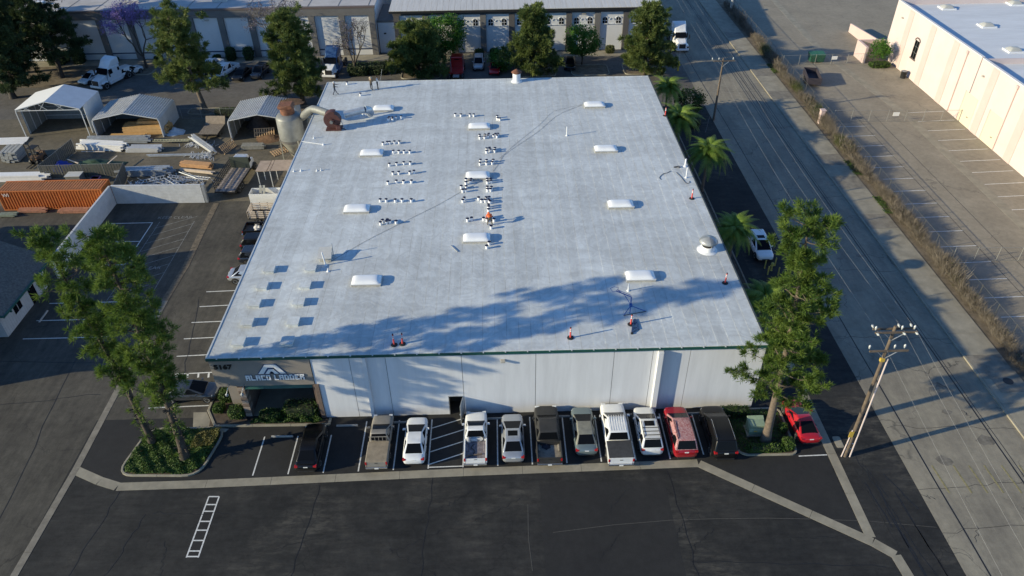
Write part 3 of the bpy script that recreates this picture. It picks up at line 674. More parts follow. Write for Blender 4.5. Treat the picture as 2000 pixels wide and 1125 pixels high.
# blue roofing hoist
blue = pm('blue_paint_steel', (.02, .09, .33), .5, var=.2)
p = G(1233, 612, RZ); t = thing('roof_hoist', 'blue tubular roof hoist with long swing arm standing on three legs', 'hoist', (p.x, p.y, RZ))
def L3(px, py, z): q = G(px, py, RZ+z); return (q.x-p.x, q.y-p.y, z)
jn = L3(1232, 597, .5); top = L3(1233, 580, 1.05)
for q in ((1218, 616), (1262, 608), (1230, 613)): MB().tube([jn, L3(q[0], q[1], .03)], .035, 6).build('leg', blue, t)
MB().tube([L3(1218, 616, .04), L3(1262, 608, .04)], .03, 6).build('base_rail', pm('dark_steel', (.06, .06, .07), .5), t)
MB().tube([jn, top], .05, 6).build('mast', blue, t); MB().tube([top, L3(1203, 568, 1.25)], .045, 6).build('swing_arm', blue, t); MB().tube([L3(1230, 592, .7), L3(1221, 578, 1.1)], .03, 6).build('brace', blue, t)
MB().tube([L3(1221, 577, 1.15), L3(1206, 566, 1.45), L3(1233, 577, 1.35)], .025, 6).build('upper_rail', blue, t)
MB().tube([L3(1203, 569, 1.25), L3(1196, 569, 1.3), L3(1192, 563, 1.4), L3(1200, 560, 1.45), L3(1208, 562, 1.35), L3(1205, 567, 1.25)], .022, 6).build('guide_loop', blue, t)
MB().box(-.12, -.12, .0, .12, .12, .25).build('motor', blue, t, bevel=.03, loc=(jn[0], jn[1], .42))
p = G(1240, 640, RZ); t = thing('folded_stand', 'dark blue A-shaped stand lying flat beside a delineator', 'stand', (p.x, p.y, RZ)); nb_ = pm('navy_steel', (.03, .06, .14), .5, var=.2)
for a, b in (((1238, 624), (1234, 652)), ((1240, 623), (1247, 643))): MB().bar(L3(*a, .06), L3(*b, .06), .13, .07).build('side_rail', nb_, t)
for a, b in (((1236, 649), (1246, 641)), ((1237, 640), (1244, 639)), ((1238, 632), (1242, 631))): MB().bar(L3(*a, .07), L3(*b, .07), .09, .06).build('rung', nb_, t)
MB().lathe([(.1, 0), (.1, .1)], 8).build('caster', blackm, t, loc=L3(1234, 652, .0))
# cords and scraps
cord_m = pm('cord_black', (.03, .03, .035), .6)
def cord(pts, r, label, mat=cord_m, z=.03):
    P = [G(x, y, RZ) + Vector((0, 0, z)) for x, y in pts]; Q = []
    for i in range(len(P)-1):
        for k in range(5):
            t_ = k/5; p0, p1, p2, p3 = P[max(i-1, 0)], P[i], P[i+1], P[min(i+2, len(P)-1)]
            Q.append(.5*((2*p1)+(p2-p0)*t_+(2*p0-5*p1+4*p2-p3)*t_*t_+(3*p1-p0-3*p2+p3)*t_**3))
    Q.append(P[-1]); tag(MB().tube(Q, r, 5).build('cord', mat, smooth=60), label, 'cord')
cord([(640, 514), (665, 500), (720, 468), (800, 428), (860, 398), (900, 375), (925, 362), (945, 350)], .011, 'black cord running from the access hatch to the central skylight')
cord([(963, 335), (975, 318), (985, 303), (1010, 285), (1050, 258), (1090, 225), (1138, 205)], .010, 'thin black cord running up to the rear right skylight')
cord([(975, 310), (1005, 283), (1052, 245), (1075, 222), (1090, 215), (1138, 204)], .008, 'second thin cord beside the one reaching the rear right skylight')
cord([(1291, 351), (1288, 347), (1295, 340), (1303, 338), (1310, 334)], .025, 'short curl of black hose on the right of the roof'); cord([(1321, 337), (1330, 346), (1340, 358), (1347, 357), (1346, 354)], .025, 'black hose snaking towards the right roof edge')
p, q = G(881, 480, RZ), G(894, 492, RZ); tag(MB().bar(p+Vector((0, 0, .04)), q+Vector((0, 0, .04)), .1, .06).build('metal_strip', steel), 'short pale metal strip lying alone left of the nearest middle skylight', 'scrap')
p = G(1322, 327, RZ); t = thing('hand_grinder', 'small dark power tool lying by the white pipe at right', 'tool', (p.x, p.y, RZ)); MB().bar((-.35, -.05, .08), (.15, 0, .1), .1, .1).build('body', blackm, t, bevel=.02); MB().lathe([(.16, 0), (.16, .14)], 10).build('guard', pm('tool_grey', (.12, .12, .13), .5), t, loc=(.2, 0, 0))
# ---------------------------------------------------------------- dust collector and ducting
gal = pm('weathered_galvanised', (.22, .225, .215), .55, metal=.3, var=.2, scale=1.2, bump=.08); tanp = pm('faded_cream_steel', (.30, .285, .235), .6, var=.2, scale=1)
t = thing('dust_cyclone', 'tall grey cyclone dust collector with rusty cap beside the warehouse', 'dust collector', (-26.55, 89.5, 0))
MB().lathe([(1.62, 3.45), (1.62, 6.2), (1.5, 6.45), (.95, 6.75)], 28).build('drum', gal, t, smooth=40)
MB().lathe([(1.64, 3.15), (1.64, 3.42)], 28).build('band', pm('dark_band', (.12, .11, .1), .6), t, smooth=40)
MB().lathe([(.28, .5), (1.6, 3.14)], 28).build('hopper_cone', tanp, t, smooth=40)
MB().lathe([(.88, 6.72), (.88, 7.55)], 20).build('cap_ring', rust, t, smooth=40)
MB().hexa([(-.95, -.75, 7.55), (.9, -.75, 7.55), (.9, .9, 7.55), (-.95, .9, 7.55)], [(-1.0, -.6, 7.85), (.7, -.8, 8.05), (.7, .8, 8.05), (-1.0, .8, 7.85)]).build('weather_hood', rust, t)
for a in range(4): x, y = 1.75*math.cos(a*1.571+.6), 1.75*math.sin(a*1.571+.6); MB().bar((x, y, 0), (x*.96, y*.96, 3.6), .14, .14).build('leg', tanp, t); x2, y2 = 1.75*math.cos(a*1.571+2.17), 1.75*math.sin(a*1.571+2.17); MB().bar((x, y, .4), (x2*.97, y2*.97, 3.0), .07, .07).build('brace', pm('brown_steel', (.13, .1, .08), .7), t)
MB().lathe([(.45, .05), (.45, .8)], 12, (0, 0, 0)).build('collection_drum', rust, t, smooth=40)
MB().lathe([(.62, 1.2), (.62, 5.0), (.5, 5.4)], 14, (2.35, 1.8, 0)).build('side_stack', tanp, t, smooth=40)
a = Vector((1.3, .3, 6.0))
def duct(pts, r, nm, mat, par):
    Q = [Vector(x) for x in pts]; return MB().tube(Q, r, 14).build(nm, mat, par, smooth=50)
bp_ = G(652, 254, RZ)
loc = lambda v: (v[0]+26.55, v[1]-89.5, v[2])
D1 = [G(590, 229, 6.1), G(597, 222, 6.9), G(604, 216, 7.5), G(611, 213, 7.9), G(620, 214.5, 8.05), G(630, 218, 8.1), G(641, 222, 8.2)]
duct([loc(v) for v in D1], .48, 'inlet_duct', gal, t)
t = thing('blower_fan', 'rust brown scroll blower with duct standing on the rear left of the roof', 'blower', (bp_.x, bp_.y, RZ))
brown_f = pm('blower_brown', (.085, .03, .025), .6, var=.3, scale=2)
pr = [(1.0+.28*k/24)*.9 for k in range(25)]; ring = [(r*math.cos(-k*2*math.pi/24+1.2), r*math.sin(-k*2*math.pi/24+1.2)+1.15) for k, r in enumerate(pr)]
b = MB(); n = len(ring); b.v = [(x, .1, z) for x, z in ring]+[(x, .95, z) for x, z in ring]; b.f = [tuple(range(n)), tuple(range(n, 2*n))[::-1]]+[(i, (i+1) % n, n+(i+1) % n, n+i) for i in range(n)]
b.build('scroll_housing', brown_f, t, smooth=40, bevel=.03)
MB().tube([(-.1, -.12, 1.1), (-.1, .12, 1.1)], .33, 14).build('hub_plate', brown_f, t); MB().tube([(-.1, -.3, 1.1), (-.1, -.1, 1.1)], .2, 12).build('bearing', gal, t)
MB().box(-.9, -.3, .02, .95, 1.0, .16).build('skid', brown_f, t); MB().box(.35, -.35, .16, .95, .1, .6).build('motor', brown_f, t, bevel=.08)
MB().bar((.9, .3, .1), (1.5, -.1, .05), .06, .06).build('stay_bar', blackm, t); MB().bar((.8, .6, 1.2), (1.4, -.05, .1), .05, .05).build('stay_bar', steel, t)
e1, e2, e3 = G(672, 224, 8.2), G(712, 214, 8.5), G(723, 222, 7.5)
lb = lambda v: (v.x-bp_.x, v.y-bp_.y, v.z-RZ)
duct([lb(e1)] + [lb(e2)], .42, 'outlet_duct', pm('bright_galvanised', (.5, .53, .56), .35, metal=.5, var=.15), t)
duct([lb(e2), lb(e2.lerp(e3, .35)+Vector((.35, 0, .12))), lb(e2.lerp(e3, .75)+Vector((.25, -.1, .05))), lb(e3)], .45, 'elbow', M['bright_galvanised'], t)
q = G(712, 227, RZ)
for dx in (-.25, .3): MB().bar((q.x-bp_.x+dx, q.y-bp_.y, 0), (q.x-bp_.x+dx*.5, q.y-bp_.y+.3, 1.1), .18, .1).build('duct_stand', pipe_w, t)
# ---------------------------------------------------------------- vehicles
def paint(name, col, rough=.28, metal=.25, dust=0):
    return pm('paint_'+name, col, rough, metal=metal, var=.05+dust, scale=2.2, coat=.6 if not dust else .15)
rim_m = pm('alloy_rim', (.42, .43, .44), .35, metal=.7); tail_m = pm('tail_lamp_red', (.35, .01, .012), .25, coat=.5); head_m = pm('head_lamp', (.65, .67, .68), .15, coat=.5)
plate_m = pm('licence_plate', (.75, .75, .73), .5); chrome = pm('chrome', (.6, .61, .62), .15, metal=.9); trim_m = pm('black_trim', (.016, .016, .017), .5); bed_m = pm('bed_liner', (.05, .05, .052), .75, var=.2, scale=4)
def tyre_mesh(r):
    k = 'tyre%d' % round(r*100)
    if k not in M:
        M[k] = MB().lathe([(r*.55, -.1), (r*.9, -.115), (r, -.08), (r, .08), (r*.9, .115), (r*.55, .1)], 20).mesh('tyre', blackm, 40)
        b = MB().lathe([(r*.6, -.09), (r*.66, -.108), (r*.5, -.1), (r*.12, -.085), (r*.12, .085), (r*.5, .1), (r*.66, .108), (r*.6, .09)], 15); M[k+'r'] = b.mesh('rim', rim_m, 30)
    return M[k], M[k+'r']
def wheels(t, xs, hw, r):
    ty, ri = tyre_mesh(r)
    for x in xs:
        for s in (-1, 1):
            wv = link('wheel', ty, t, (x, s*(hw-.075), r), (R(90), 0, 0)); link('rim', ri, wv)
            MB().tube([(x, s*(hw-.25), r+.02), (x, s*(hw+.004), r+.02)], r+.075, 18).build('wheel_arch', trim_m, t)
def body_loft(st):
    """st: list of (x, half width, z top, z bottom)"""
    b = MB(); n = None
    for x, hw, zt, zb in st:
        h = zt-zb
        half = [(hw*.80, zb), (hw*.97, zb+h*.14), (hw, zb+h*.45), (hw*.985, zb+h*.78), (hw*.9, zb+h*.965), (hw*.55, zt+.015)]
        ring = [(y, z) for y, z in half]+[(-y, z) for y, z in half[::-1]]; n = len(ring)
        b.v += [(x, y, z) for y, z in ring]
    for i in range(len(st)-1):
        for k in range(n): k2 = (k+1) % n; b.f.append((i*n+k, i*n+k2, (i+1)*n+k2, (i+1)*n+k))
    b.f.append(tuple(range(n))); e = (len(st)-1)*n; b.f.append(tuple(e+k for k in range(n))); return b
def lerp4(c, u, v):
    a, b, cc, d = [Vector(x) for x in c]; return a.lerp(b, u).lerp(d.lerp(cc, u), v)
def pane(c, u0, u1, v0, v1, off=.014):
    q = [lerp4(c, u, v) for u, v in ((u0, v0), (u1, v0), (u1, v1), (u0, v1))]
    n = (q[1]-q[0]).cross(q[3]-q[0]).normalized()
    return MB().hexa([x-n*.03 for x in q], [x+n*off for x in q])
def cabin(t, P, pt, roofp, sides=2, back='glass'):
    """P: rb, fb (base x rear/front), rr, fr (roof x rear/front), zb, zr, wb, wr"""
    rb, fb, rr, fr, zb, zr, wb, wr = P
    base = [(rb, -wb, zb), (fb, -wb*.97, zb), (fb, wb*.97, zb), (rb, wb, zb)]; top = [(rr, -wr*.97, zr-.015), (fr, -wr*.95, zr-.03), (fr, wr*.95, zr-.03), (rr, wr*.97, zr-.015)]
    b = MB(); mid = [((rr*.5+fr*.5), -wr, zr), ((rr*.5+fr*.5), wr, zr)]
    mb_ = [((rb*.5+fb*.5), -wb, zb), ((rb*.5+fb*.5), wb, zb)]
    b.v = base+top+mid+mb_
    b.f = [(0, 10, 1, 2, 11, 3), (4, 8, 9, 7), (8, 5, 6, 9), (0, 10, 8, 4), (10, 1, 5, 8), (1, 2, 6, 5), (2, 11, 9, 6), (11, 3, 7, 9), (3, 0, 4, 7)]
    o = b.build('cabin', roofp or pt, t, smooth=50); m = o.modifiers.new('b', 'BEVEL'); m.width = .075; m.segments = 3; m.limit_method = 'ANGLE'; m.angle_limit = R(25)
    pane([base[1], base[2], top[2], top[1]], .06, .94, .04, .93).build('windscreen', glassm, t)
    if back: pane([base[3], base[0], top[0], top[3]], .08, .92, .12, .92).build('rear_window', glassm, t)
    for s in (0, 1):
        c = [base[0], base[1], top[1], top[0]] if s == 0 else [base[2], base[3], top[3], top[2]]
        cuts = [(.06+.88*k/sides, .06+.88*(k+1)/sides-.025) for k in range(sides)]
        for u0, u1 in cuts: pane(c, u0, u1, .1, .86).build('side_window', glassm, t)
def lamps(t, xf, xr, hw, zh, zt, plate=True, tw=.16, th=.16):
    for s in (-1, 1):
        MB().hexa([(xf-.33, s*hw*.85, zh-.12), (xf-.06, s*hw*.5, zh-.12), (xf-.1, s*hw*.5, zh-.0), (xf-.36, s*hw*.85, zh+.02)], [(xf-.32, s*hw*.935, zh-.12), (xf+.02, s*hw*.55, zh-.12), (xf-.03, s*hw*.55, zh+.0), (xf-.36, s*hw*.92, zh+.02)]).build('headlight', head_m, t)
        MB().box(xr-.025, min(s*hw*.93, s*(hw*.93-tw*1.7)), zt-th/2, xr+.22, max(s*hw*.93, s*(hw*.93-tw*1.7)), zt+th/2).build('tail_light', tail_m, t, bevel=.03)
    if plate: MB().box(xr-.045, -.16, zt-.12, xr+.05, .16, zt+.03).build('licence_plate', plate_m, t)
def mirrors(t, x, hw, z, pt):
    for s in (-1, 1): MB().hexa([(x-.06, s*(hw-.06), z-.04), (x+.1, s*(hw-.06), z-.04), (x+.1, s*(hw-.06), z+.05), (x-.06, s*(hw-.06), z+.05)], [(x-.1, s*(hw+.17), z-.05), (x+.07, s*(hw+.14), z-.05), (x+.07, s*(hw+.14), z+.09), (x-.1, s*(hw+.17), z+.09)]).build('mirror', pt, t, bevel=.02)
def car(name, label, cat, loc, rz, kind, pt, L=4.6, W=1.8, H=1.46, roofp=None, sunroof=False, rails=False, bars=0, hump=0, r=.325, group=None, detail=True, spoiler=False, sides=2):
    t = thing(name, label, cat, loc, rz, group); hl, hw = L/2, W/2; zb = .24
    if kind == 'sedan': belt = H*.66; P = (-hl+.5, hl-.98, -hl+1.3, hl-2.28, belt-.04, H, hw*.9, hw*.66); tz = belt+.03
    elif kind == 'coupe': belt = H*.66; P = (-hl+.4, hl-1.1, -hl+1.6, hl-2.42, belt-.06, H, hw*.88, hw*.62); tz = belt+.04
    elif kind == 'suv': belt = H*.62; P = (-hl+.12, hl-.95, -hl+.55, hl-2.15, belt-.05, H, hw*.93, hw*.76); tz = belt
    else: belt = H*.62; P = None; tz = belt
    hood = belt-.05 if kind != 'suv' else belt-.02
    st = [(-hl, hw*.74, tz*.74, zb+.2), (-hl+.07, hw*.88, tz*.93, zb+.1), (-hl+.28, hw*.97, tz, zb), (-hl+.9, hw, belt+.02, zb-.02), (0, hw, belt, zb-.02), (hl-1.35, hw, hood+.02, zb-.02), (hl-.75, hw*.985, hood-.05, zb), (hl-.3, hw*.94, hood-.10, zb), (hl-.07, hw*.82, hood*.84, zb+.06), (hl, hw*.66, hood*.68, zb+.16)]
    body_loft(st).build('body', pt, t, smooth=60, sub=1)
    cabin(t, P, pt, roofp, sides=3 if kind == 'suv' else sides)
    wheels(t, (hl-.85, -hl+.85 if kind != 'suv' else -hl+.95), hw, r)
    lamps(t, hl-.06, -hl+.07, hw, hood*.83, tz*.84); mirrors(t, P[1]-.6, hw, belt+.06, pt)
    MB().box(hl-.1, -hw*.42, .33, hl+.005, hw*.42, .5).build('grille', trim_m, t, bevel=.02)
    MB().box(-hl+.0, -hw*.7, .3, -hl+.2, hw*.7, .44).build('bumper_trim', trim_m, t, bevel=.03)
    for s in (-1, 1):
        for xx in (.28, -.75): MB().box(xx-.1, min(s*hw*.98, s*(hw+.025)), belt-.16, xx+.1, max(s*hw*.98, s*(hw+.025)), belt-.12).build('door_handle', trim_m, t)
    xm = (P[2]+P[3])/2
    if sunroof: MB().box(P[3]-.75, -hw*.42, H-.03, P[3]-.2, hw*.42, H+.008).build('sunroof', glassm, t, bevel=.03)
    if rails:
        for s in (-1, 1): MB().tube([(P[3]-.25, s*hw*.66, H-.03), (P[3]-.4, s*hw*.66, H+.05), (P[2]+.3, s*hw*.68, H+.05), (P[2]+.12, s*hw*.68, H-.02)], .022, 6).build('roof_rail', chrome if rails == 2 else trim_m, t)
    for k in range(bars): x = P[3]-.95-k*.38; MB().bar((x, -hw*.66, H+.03), (x, hw*.66, H+.03), .05, .03).build('roof_bar', trim_m, t)
    if spoiler: MB().box(-hl+.18, -hw*.72, tz+.04, -hl+.42, hw*.72, tz+.09).build('spoiler', pt, t, bevel=.02)
    return t
def pickup(name, label, loc, rz, pt, L=5.4, W=1.9, H=1.8, cab=1, tonneau=None, bedmat=None, roofp=None, ribs=False, rack=False, cat='pickup truck', r=.37, stake=None):
    t = thing(name, label, cat, loc, rz, 'x'); del t['group']; hl, hw = L/2, W/2; belt = H*.61; zb = .38
    xc = -hl+(2.15 if cab == 1 else 1.75)            # back of cab
    fb = hl-1.35; st = [(xc, hw*.97, belt, zb), (xc+.3, hw, belt, zb), (fb, hw, belt+.01, zb), (hl-.7, hw*.99, belt-.02, zb), (hl-.2, hw*.96, belt-.07, zb), (hl-.04, hw*.9, belt*.88, zb+.08), (hl, hw*.84, belt*.7, zb+.1)]
    body_loft(st).build('body', pt, t, smooth=60, sub=1)
    cabin(t, (xc+.04, fb+.25, xc+.24, fb-.95, belt-.05, H, hw*.92, hw*.74), pt, roofp, sides=cab)
    bz = belt-.0; f = .72
    MB().box(-hl+.06, -hw+.08, f-.06, xc-.06, hw-.08, f).build('bed_floor', bedmat or bed_m, t)
    for s in (-1, 1):
        y0, y1 = sorted((s*(hw-.13), s*hw*.985)); MB().box(-hl+.04, y0, .5, xc-.03, y1, bz).build('bed_side', pt, t, bevel=.035)
        MB().box(-hl+.95, min(s*(hw-.3), s*(hw-.13)), f, -hl+1.6, max(s*(hw-.3), s*(hw-.13)), f+.22).build('wheel_housing', bedmat or bed_m, t, bevel=.05)
    MB().box(xc-.1, -hw+.14, .5, xc-.035, hw-.14, bz-.02).build('bed_front', pt, t)
    MB().box(-hl+.02, -hw+.15, .52, -hl+.09, hw-.15, bz-.02).build('tailgate', pt, t, bevel=.015)
    MB().box(-hl+.005, -.12, .9, -hl+.03, .12, .96).build('tailgate_handle', trim_m, t)
    MB().box(-hl-.14, -hw*.95, .42, -hl+.0, hw*.95, .58).build('rear_bumper', chrome, t, bevel=.03)
    MB().box(-hl-.16, -.15, .44, -hl-.13, .15, .56).build('licence_plate', plate_m, t)
    if tonneau:
        o = MB().box(-hl+.04, -hw+.06, bz-.03, xc-.02, hw-.06, bz+.05).build('tonneau_cover', tonneau, t, bevel=.03)
    for s in (-1, 1):
        MB().box(-hl+.0, min(s*(hw-.16), s*(hw*.975)), .74, -hl+.09, max(s*(hw-.16), s*hw*.975), 1.04).build('tail_light', tail_m, t, bevel=.02)
        MB().box(hl-.16, min(s*hw*.55, s*hw*.88), belt*.78, hl+.005, max(s*hw*.55, s*hw*.88), belt*.9).build('headlight', head_m, t, bevel=.02)
    MB().box(hl-.05, -hw*.5, belt*.6, hl+.02, hw*.5, belt*.85).build('grille', trim_m, t, bevel=.02)
    MB().box(hl-.1, -hw*.92, .42, hl+.1, hw*.92, .58).build('front_bumper', chrome, t, bevel=.03)
    wheels(t, (hl-.95, -hl+1.25), hw, r); mirrors(t, fb-.25, hw+.04, belt+.1, pt)
    if ribs:
        for k in range(7): y = -hw*.56+k*hw*.187; MB().box(xc+.4, y-.025, H-.02, fb-.8, y+.025, H+.012).build('roof_rib', pt, t)
    if rack:
        for y in (-.6, -.3, 0, .3, .6): MB().bar((xc-.06, y, bz), (xc-.03, y, H-.1), .035, .035).build('rack_bar', pt, t)
        MB().bar((xc-.05, -.75, H-.1), (xc-.05, .75, H-.1), .05, .05).build('rack_bar', pt, t)
    return t
UPY = R(90)
def at_rear(px, py, L, z=.4):
    p = G(px, py, z); return (p.x, p.y+L/2, 0)
P_white = paint('white', (.72, .73, .74), metal=0); P_pearl = paint('pearl', (.66, .67, .67), metal=.1); P_silver = paint('silver', (.42, .44, .47), metal=.5); P_black = pm('paint_black', (.006, .006, .007), .3, spec=.35, coat=.15)
P_dust = pm('paint_black_dusty', (.028, .028, .028), .6, var=.25, scale=2); P_tan = pm('paint_tan_dusty', (.27, .25, .22), .5, metal=.2, var=.1); P_sage = paint('sage', (.17, .22, .23), .35, .4); P_red = paint('red', (.33, .012, .02), .25, .2); P_crim = paint('crimson', (.42, .012, .02), .25, .1)
P_redroof = pm('paint_red_peeling', (.26, .05, .055), .7, col2=(.48, .33, .33), scale=9); P_grey = paint('gunmetal', (.075, .08, .088), .3, .5); P_navy = paint('navy', (.02, .024, .035), .25)
canvas = pm('tan_canvas', (.26, .215, .155), .85, var=.2, scale=2.5); vinyl = pm('black_vinyl', (.045, .046, .048), .7, var=.3, scale=3)
car('parked_car', 'black sedan with red tail lamp at the left end of the front row', 'car', at_rear(598, 921, 4.7), UPY, 'sedan', P_black, L=4.7, W=1.83, H=1.45, spoiler=True)
pickup('parked_pickup', 'old grey pickup with a tan canvas bed cover', at_rear(736, 914, 5.1), UPY, P_tan, L=5.1, W=1.75, H=1.68, tonneau=canvas, rack=True, r=.34)
car('parked_car', 'white compact sedan between the tan covered pickup and the hatched bay', 'car', at_rear(808, 907, 4.65), UPY, 'sedan', P_white, L=4.65, W=1.8, H=1.45)
wp = pickup('parked_pickup', 'white pickup with an open bed of scrap and a folded tailgate', at_rear(929, 907, 5.1), UPY, P_white, L=5.1, W=1.83, H=1.68, bedmat=pm('bed_mauve', (.19, .17, .19), .8, var=.4, scale=4), r=.34)
car('parked_car', 'silver sedan with an open sunroof panel beside the scrap-filled pickup', 'car', at_rear(1003, 903, 4.8), UPY, 'sedan', P_silver, L=4.8, W=1.83, H=1.46, sunroof=True)
bp2 = pickup('parked_pickup', 'dusty black pickup with an orange jacket in its open bed', at_rear(1074, 907, 5.6), UPY, P_dust, L=5.6, W=2.0, H=1.9, bedmat=pm('bed_beige', (.22, .2, .17), .8, var=.35, scale=3), cab=2)
car('parked_car', 'sage green sedan with a dusty roof between two pickups', 'car', at_rear(1146, 889, 4.85), UPY, 'sedan', P_sage, L=4.85, W=1.83, H=1.46, roofp=pm('paint_sage_dusty', (.2, .2, .17), .6, var=.2))
pickup('parked_pickup', 'large white crew cab pickup with ribbed roof and black bed cover', at_rear(1213, 908, 5.9), UPY, P_white, L=5.9, W=2.05, H=1.95, cab=2, tonneau=vinyl, ribs=True, r=.39)
car('parked_car', 'pearl white crossover with black roof bars and sunroof', 'suv', at_rear(1274, 889, 4.75), UPY, 'suv', P_pearl, L=4.75, W=1.86, H=1.72, sunroof=True, rails=1, bars=4, r=.35)
car('parked_car', 'red family suv with a faded peeling roof', 'suv', at_rear(1340, 894, 5.0), UPY, 'suv', P_red, L=5.0, W=1.95, H=1.85, roofp=P_redroof, rails=1, r=.37)
car('parked_car', 'big black suv with silver roof rails next to the planting island', 'suv', at_rear(1417, 897, 5.2), UPY, 'suv', P_black, L=5.2, W=2.03, H=1.92, rails=2, r=.39)
p = G(1572, 826, .7); car('parked_car', 'bright red coupe parked beside the concrete gutter', 'car', (24.05, 41.35, 0), R(92), 'coupe', P_crim, L=4.6, W=1.82, H=1.4)
p = G(373, 762, .7); car('parked_car', 'dark grey sedan facing the entrance planter, seen side on', 'car', (p.x, p.y, 0), R(1), 'sedan', P_grey, L=4.75, W=1.85, H=1.45)
p = G(1487, 484, .7); car('parked_car', 'white crossover parked in the east driveway below a palm', 'suv', (p.x, p.y+.5, 0), R(-90), 'suv', P_white, L=4.7, W=1.88, H=1.65, sunroof=True, r=.36)
# west side row, noses at the wall
for px, py, pt, k, lab in [(462, 540, P_silver, 'sedan', 'silver sedan half hidden by the west roof edge, nearest of the row'), (483, 505, P_navy, 'suv', 'dark blue suv under the west roof edge, second of the row'), (487, 480, P_black, 'suv', 'black suv under the west roof edge, third of the row')]:
    p = G(px-15, py, .5); car('parked_car', lab, 'suv' if k == 'suv' else 'car', (p.x+2.3, p.y+.2, 0), 0, k, pt, L=4.65, W=1.82, H=1.45 if k == 'sedan' else 1.68)
p = G(476, 449, .8); pickup('parked_pickup', 'black pickup with white sacks in its bed under the west roof edge', (p.x+2.7, p.y+.3, 0), 0, P_black, L=5.4, W=1.95, H=1.8)
# loads in the open beds
def clutter(name, label, loc, pts, cat='scrap'):
    t = thing(name, label, cat, loc); return t
bx, by = wp.location.x, wp.location.y
t = thing('scrap_load', 'jumble of hoses and a round machine in the white pickup bed', 'scrap', (bx, by-1.1, .73)); MB().lathe([(.17, 0), (.2, .15), (.17, .42), (.06, .5)], 10).build('cylinder', pm('grey_tank', (.35, .36, .38), .5), t, loc=(-.55, .55, 0))
b = MB(); random.seed(9)
for k in range(16): a = k*.5; b.tube([(.4+.22*math.cos(a), .55+.22*math.sin(a), .05+.02*k), (.4+.24*math.cos(a+.6), .55+.24*math.sin(a+.6), .08+.02*k)], .035, 5)
b.build('hose_coil', trim_m, t)
b = MB(); b.tube([(-.2+.15*math.sin(k), -.7+.14*k, .03) for k in range(8)], .025, 5).build('loose_cable', blackm, t); MB().bar((-.6, -.9, .04), (.5, -.75, .06), .12, .05).build('offcut', pm('brown_steel', (.13, .1, .08), .7), t)
bx, by = bp2.location.x, bp2.location.y
t = thing('work_jacket', 'crumpled orange jacket and dark cloth in the black pickup bed', 'jacket', (bx-.3, by-1.0, .73)); rng = random.Random(3)
def crumple(r, h, mat, nm, par, loc, sx=1, sy=1):
    b = MB(); n, m = 12, 6
    for j in range(m+1):
        for i in range(n):
            a = i*2*math.pi/n; rr = r*(1-.86*j/m)*(1+rng.uniform(-.25, .25)); b.v.append((rr*math.cos(a)*sx, rr*math.sin(a)*sy, h*(j/m)*(1+rng.uniform(-.2, .2))))
    for j in range(m):
        for i in range(n): i2 = (i+1) % n; b.f.append((j*n+i, j*n+i2, (j+1)*n+i2, (j+1)*n+i))
    b.f.append(tuple(m*n+i for i in range(n))); b.f.append(tuple(range(n))[::-1]); return b.build(nm, mat, par, smooth=60, loc=loc)
crumple(.36, .2, pm('orange_cloth', (.32, .08, .03), .9, var=.4, scale=4), 'orange_cloth', t, (-.1, .2, 0), .9, 1.1); crumple(.34, .18, pm('dark_cloth', (.02, .02, .03), .9), 'dark_cloth', t, (.1, -.25, 0))
t = thing('sack_load', 'white sacks heaped in the black pickup bed at the west wall', 'sacks', (bpy.data.objects['parked_pickup'].location.x, 0, 0)); pk = [o for o in C.objects if o.get('label', '').startswith('black pickup with white sacks')][0]; t.location = (pk.location.x-1.3, pk.location.y, .73)
for dx, dy in ((.3, .1), (-.1, .3), (.1, -.35)): crumple(.36, .35, pm('white_sack', (.6, .58, .55), .85, var=.2), 'sack', t, (dx, dy, 0))
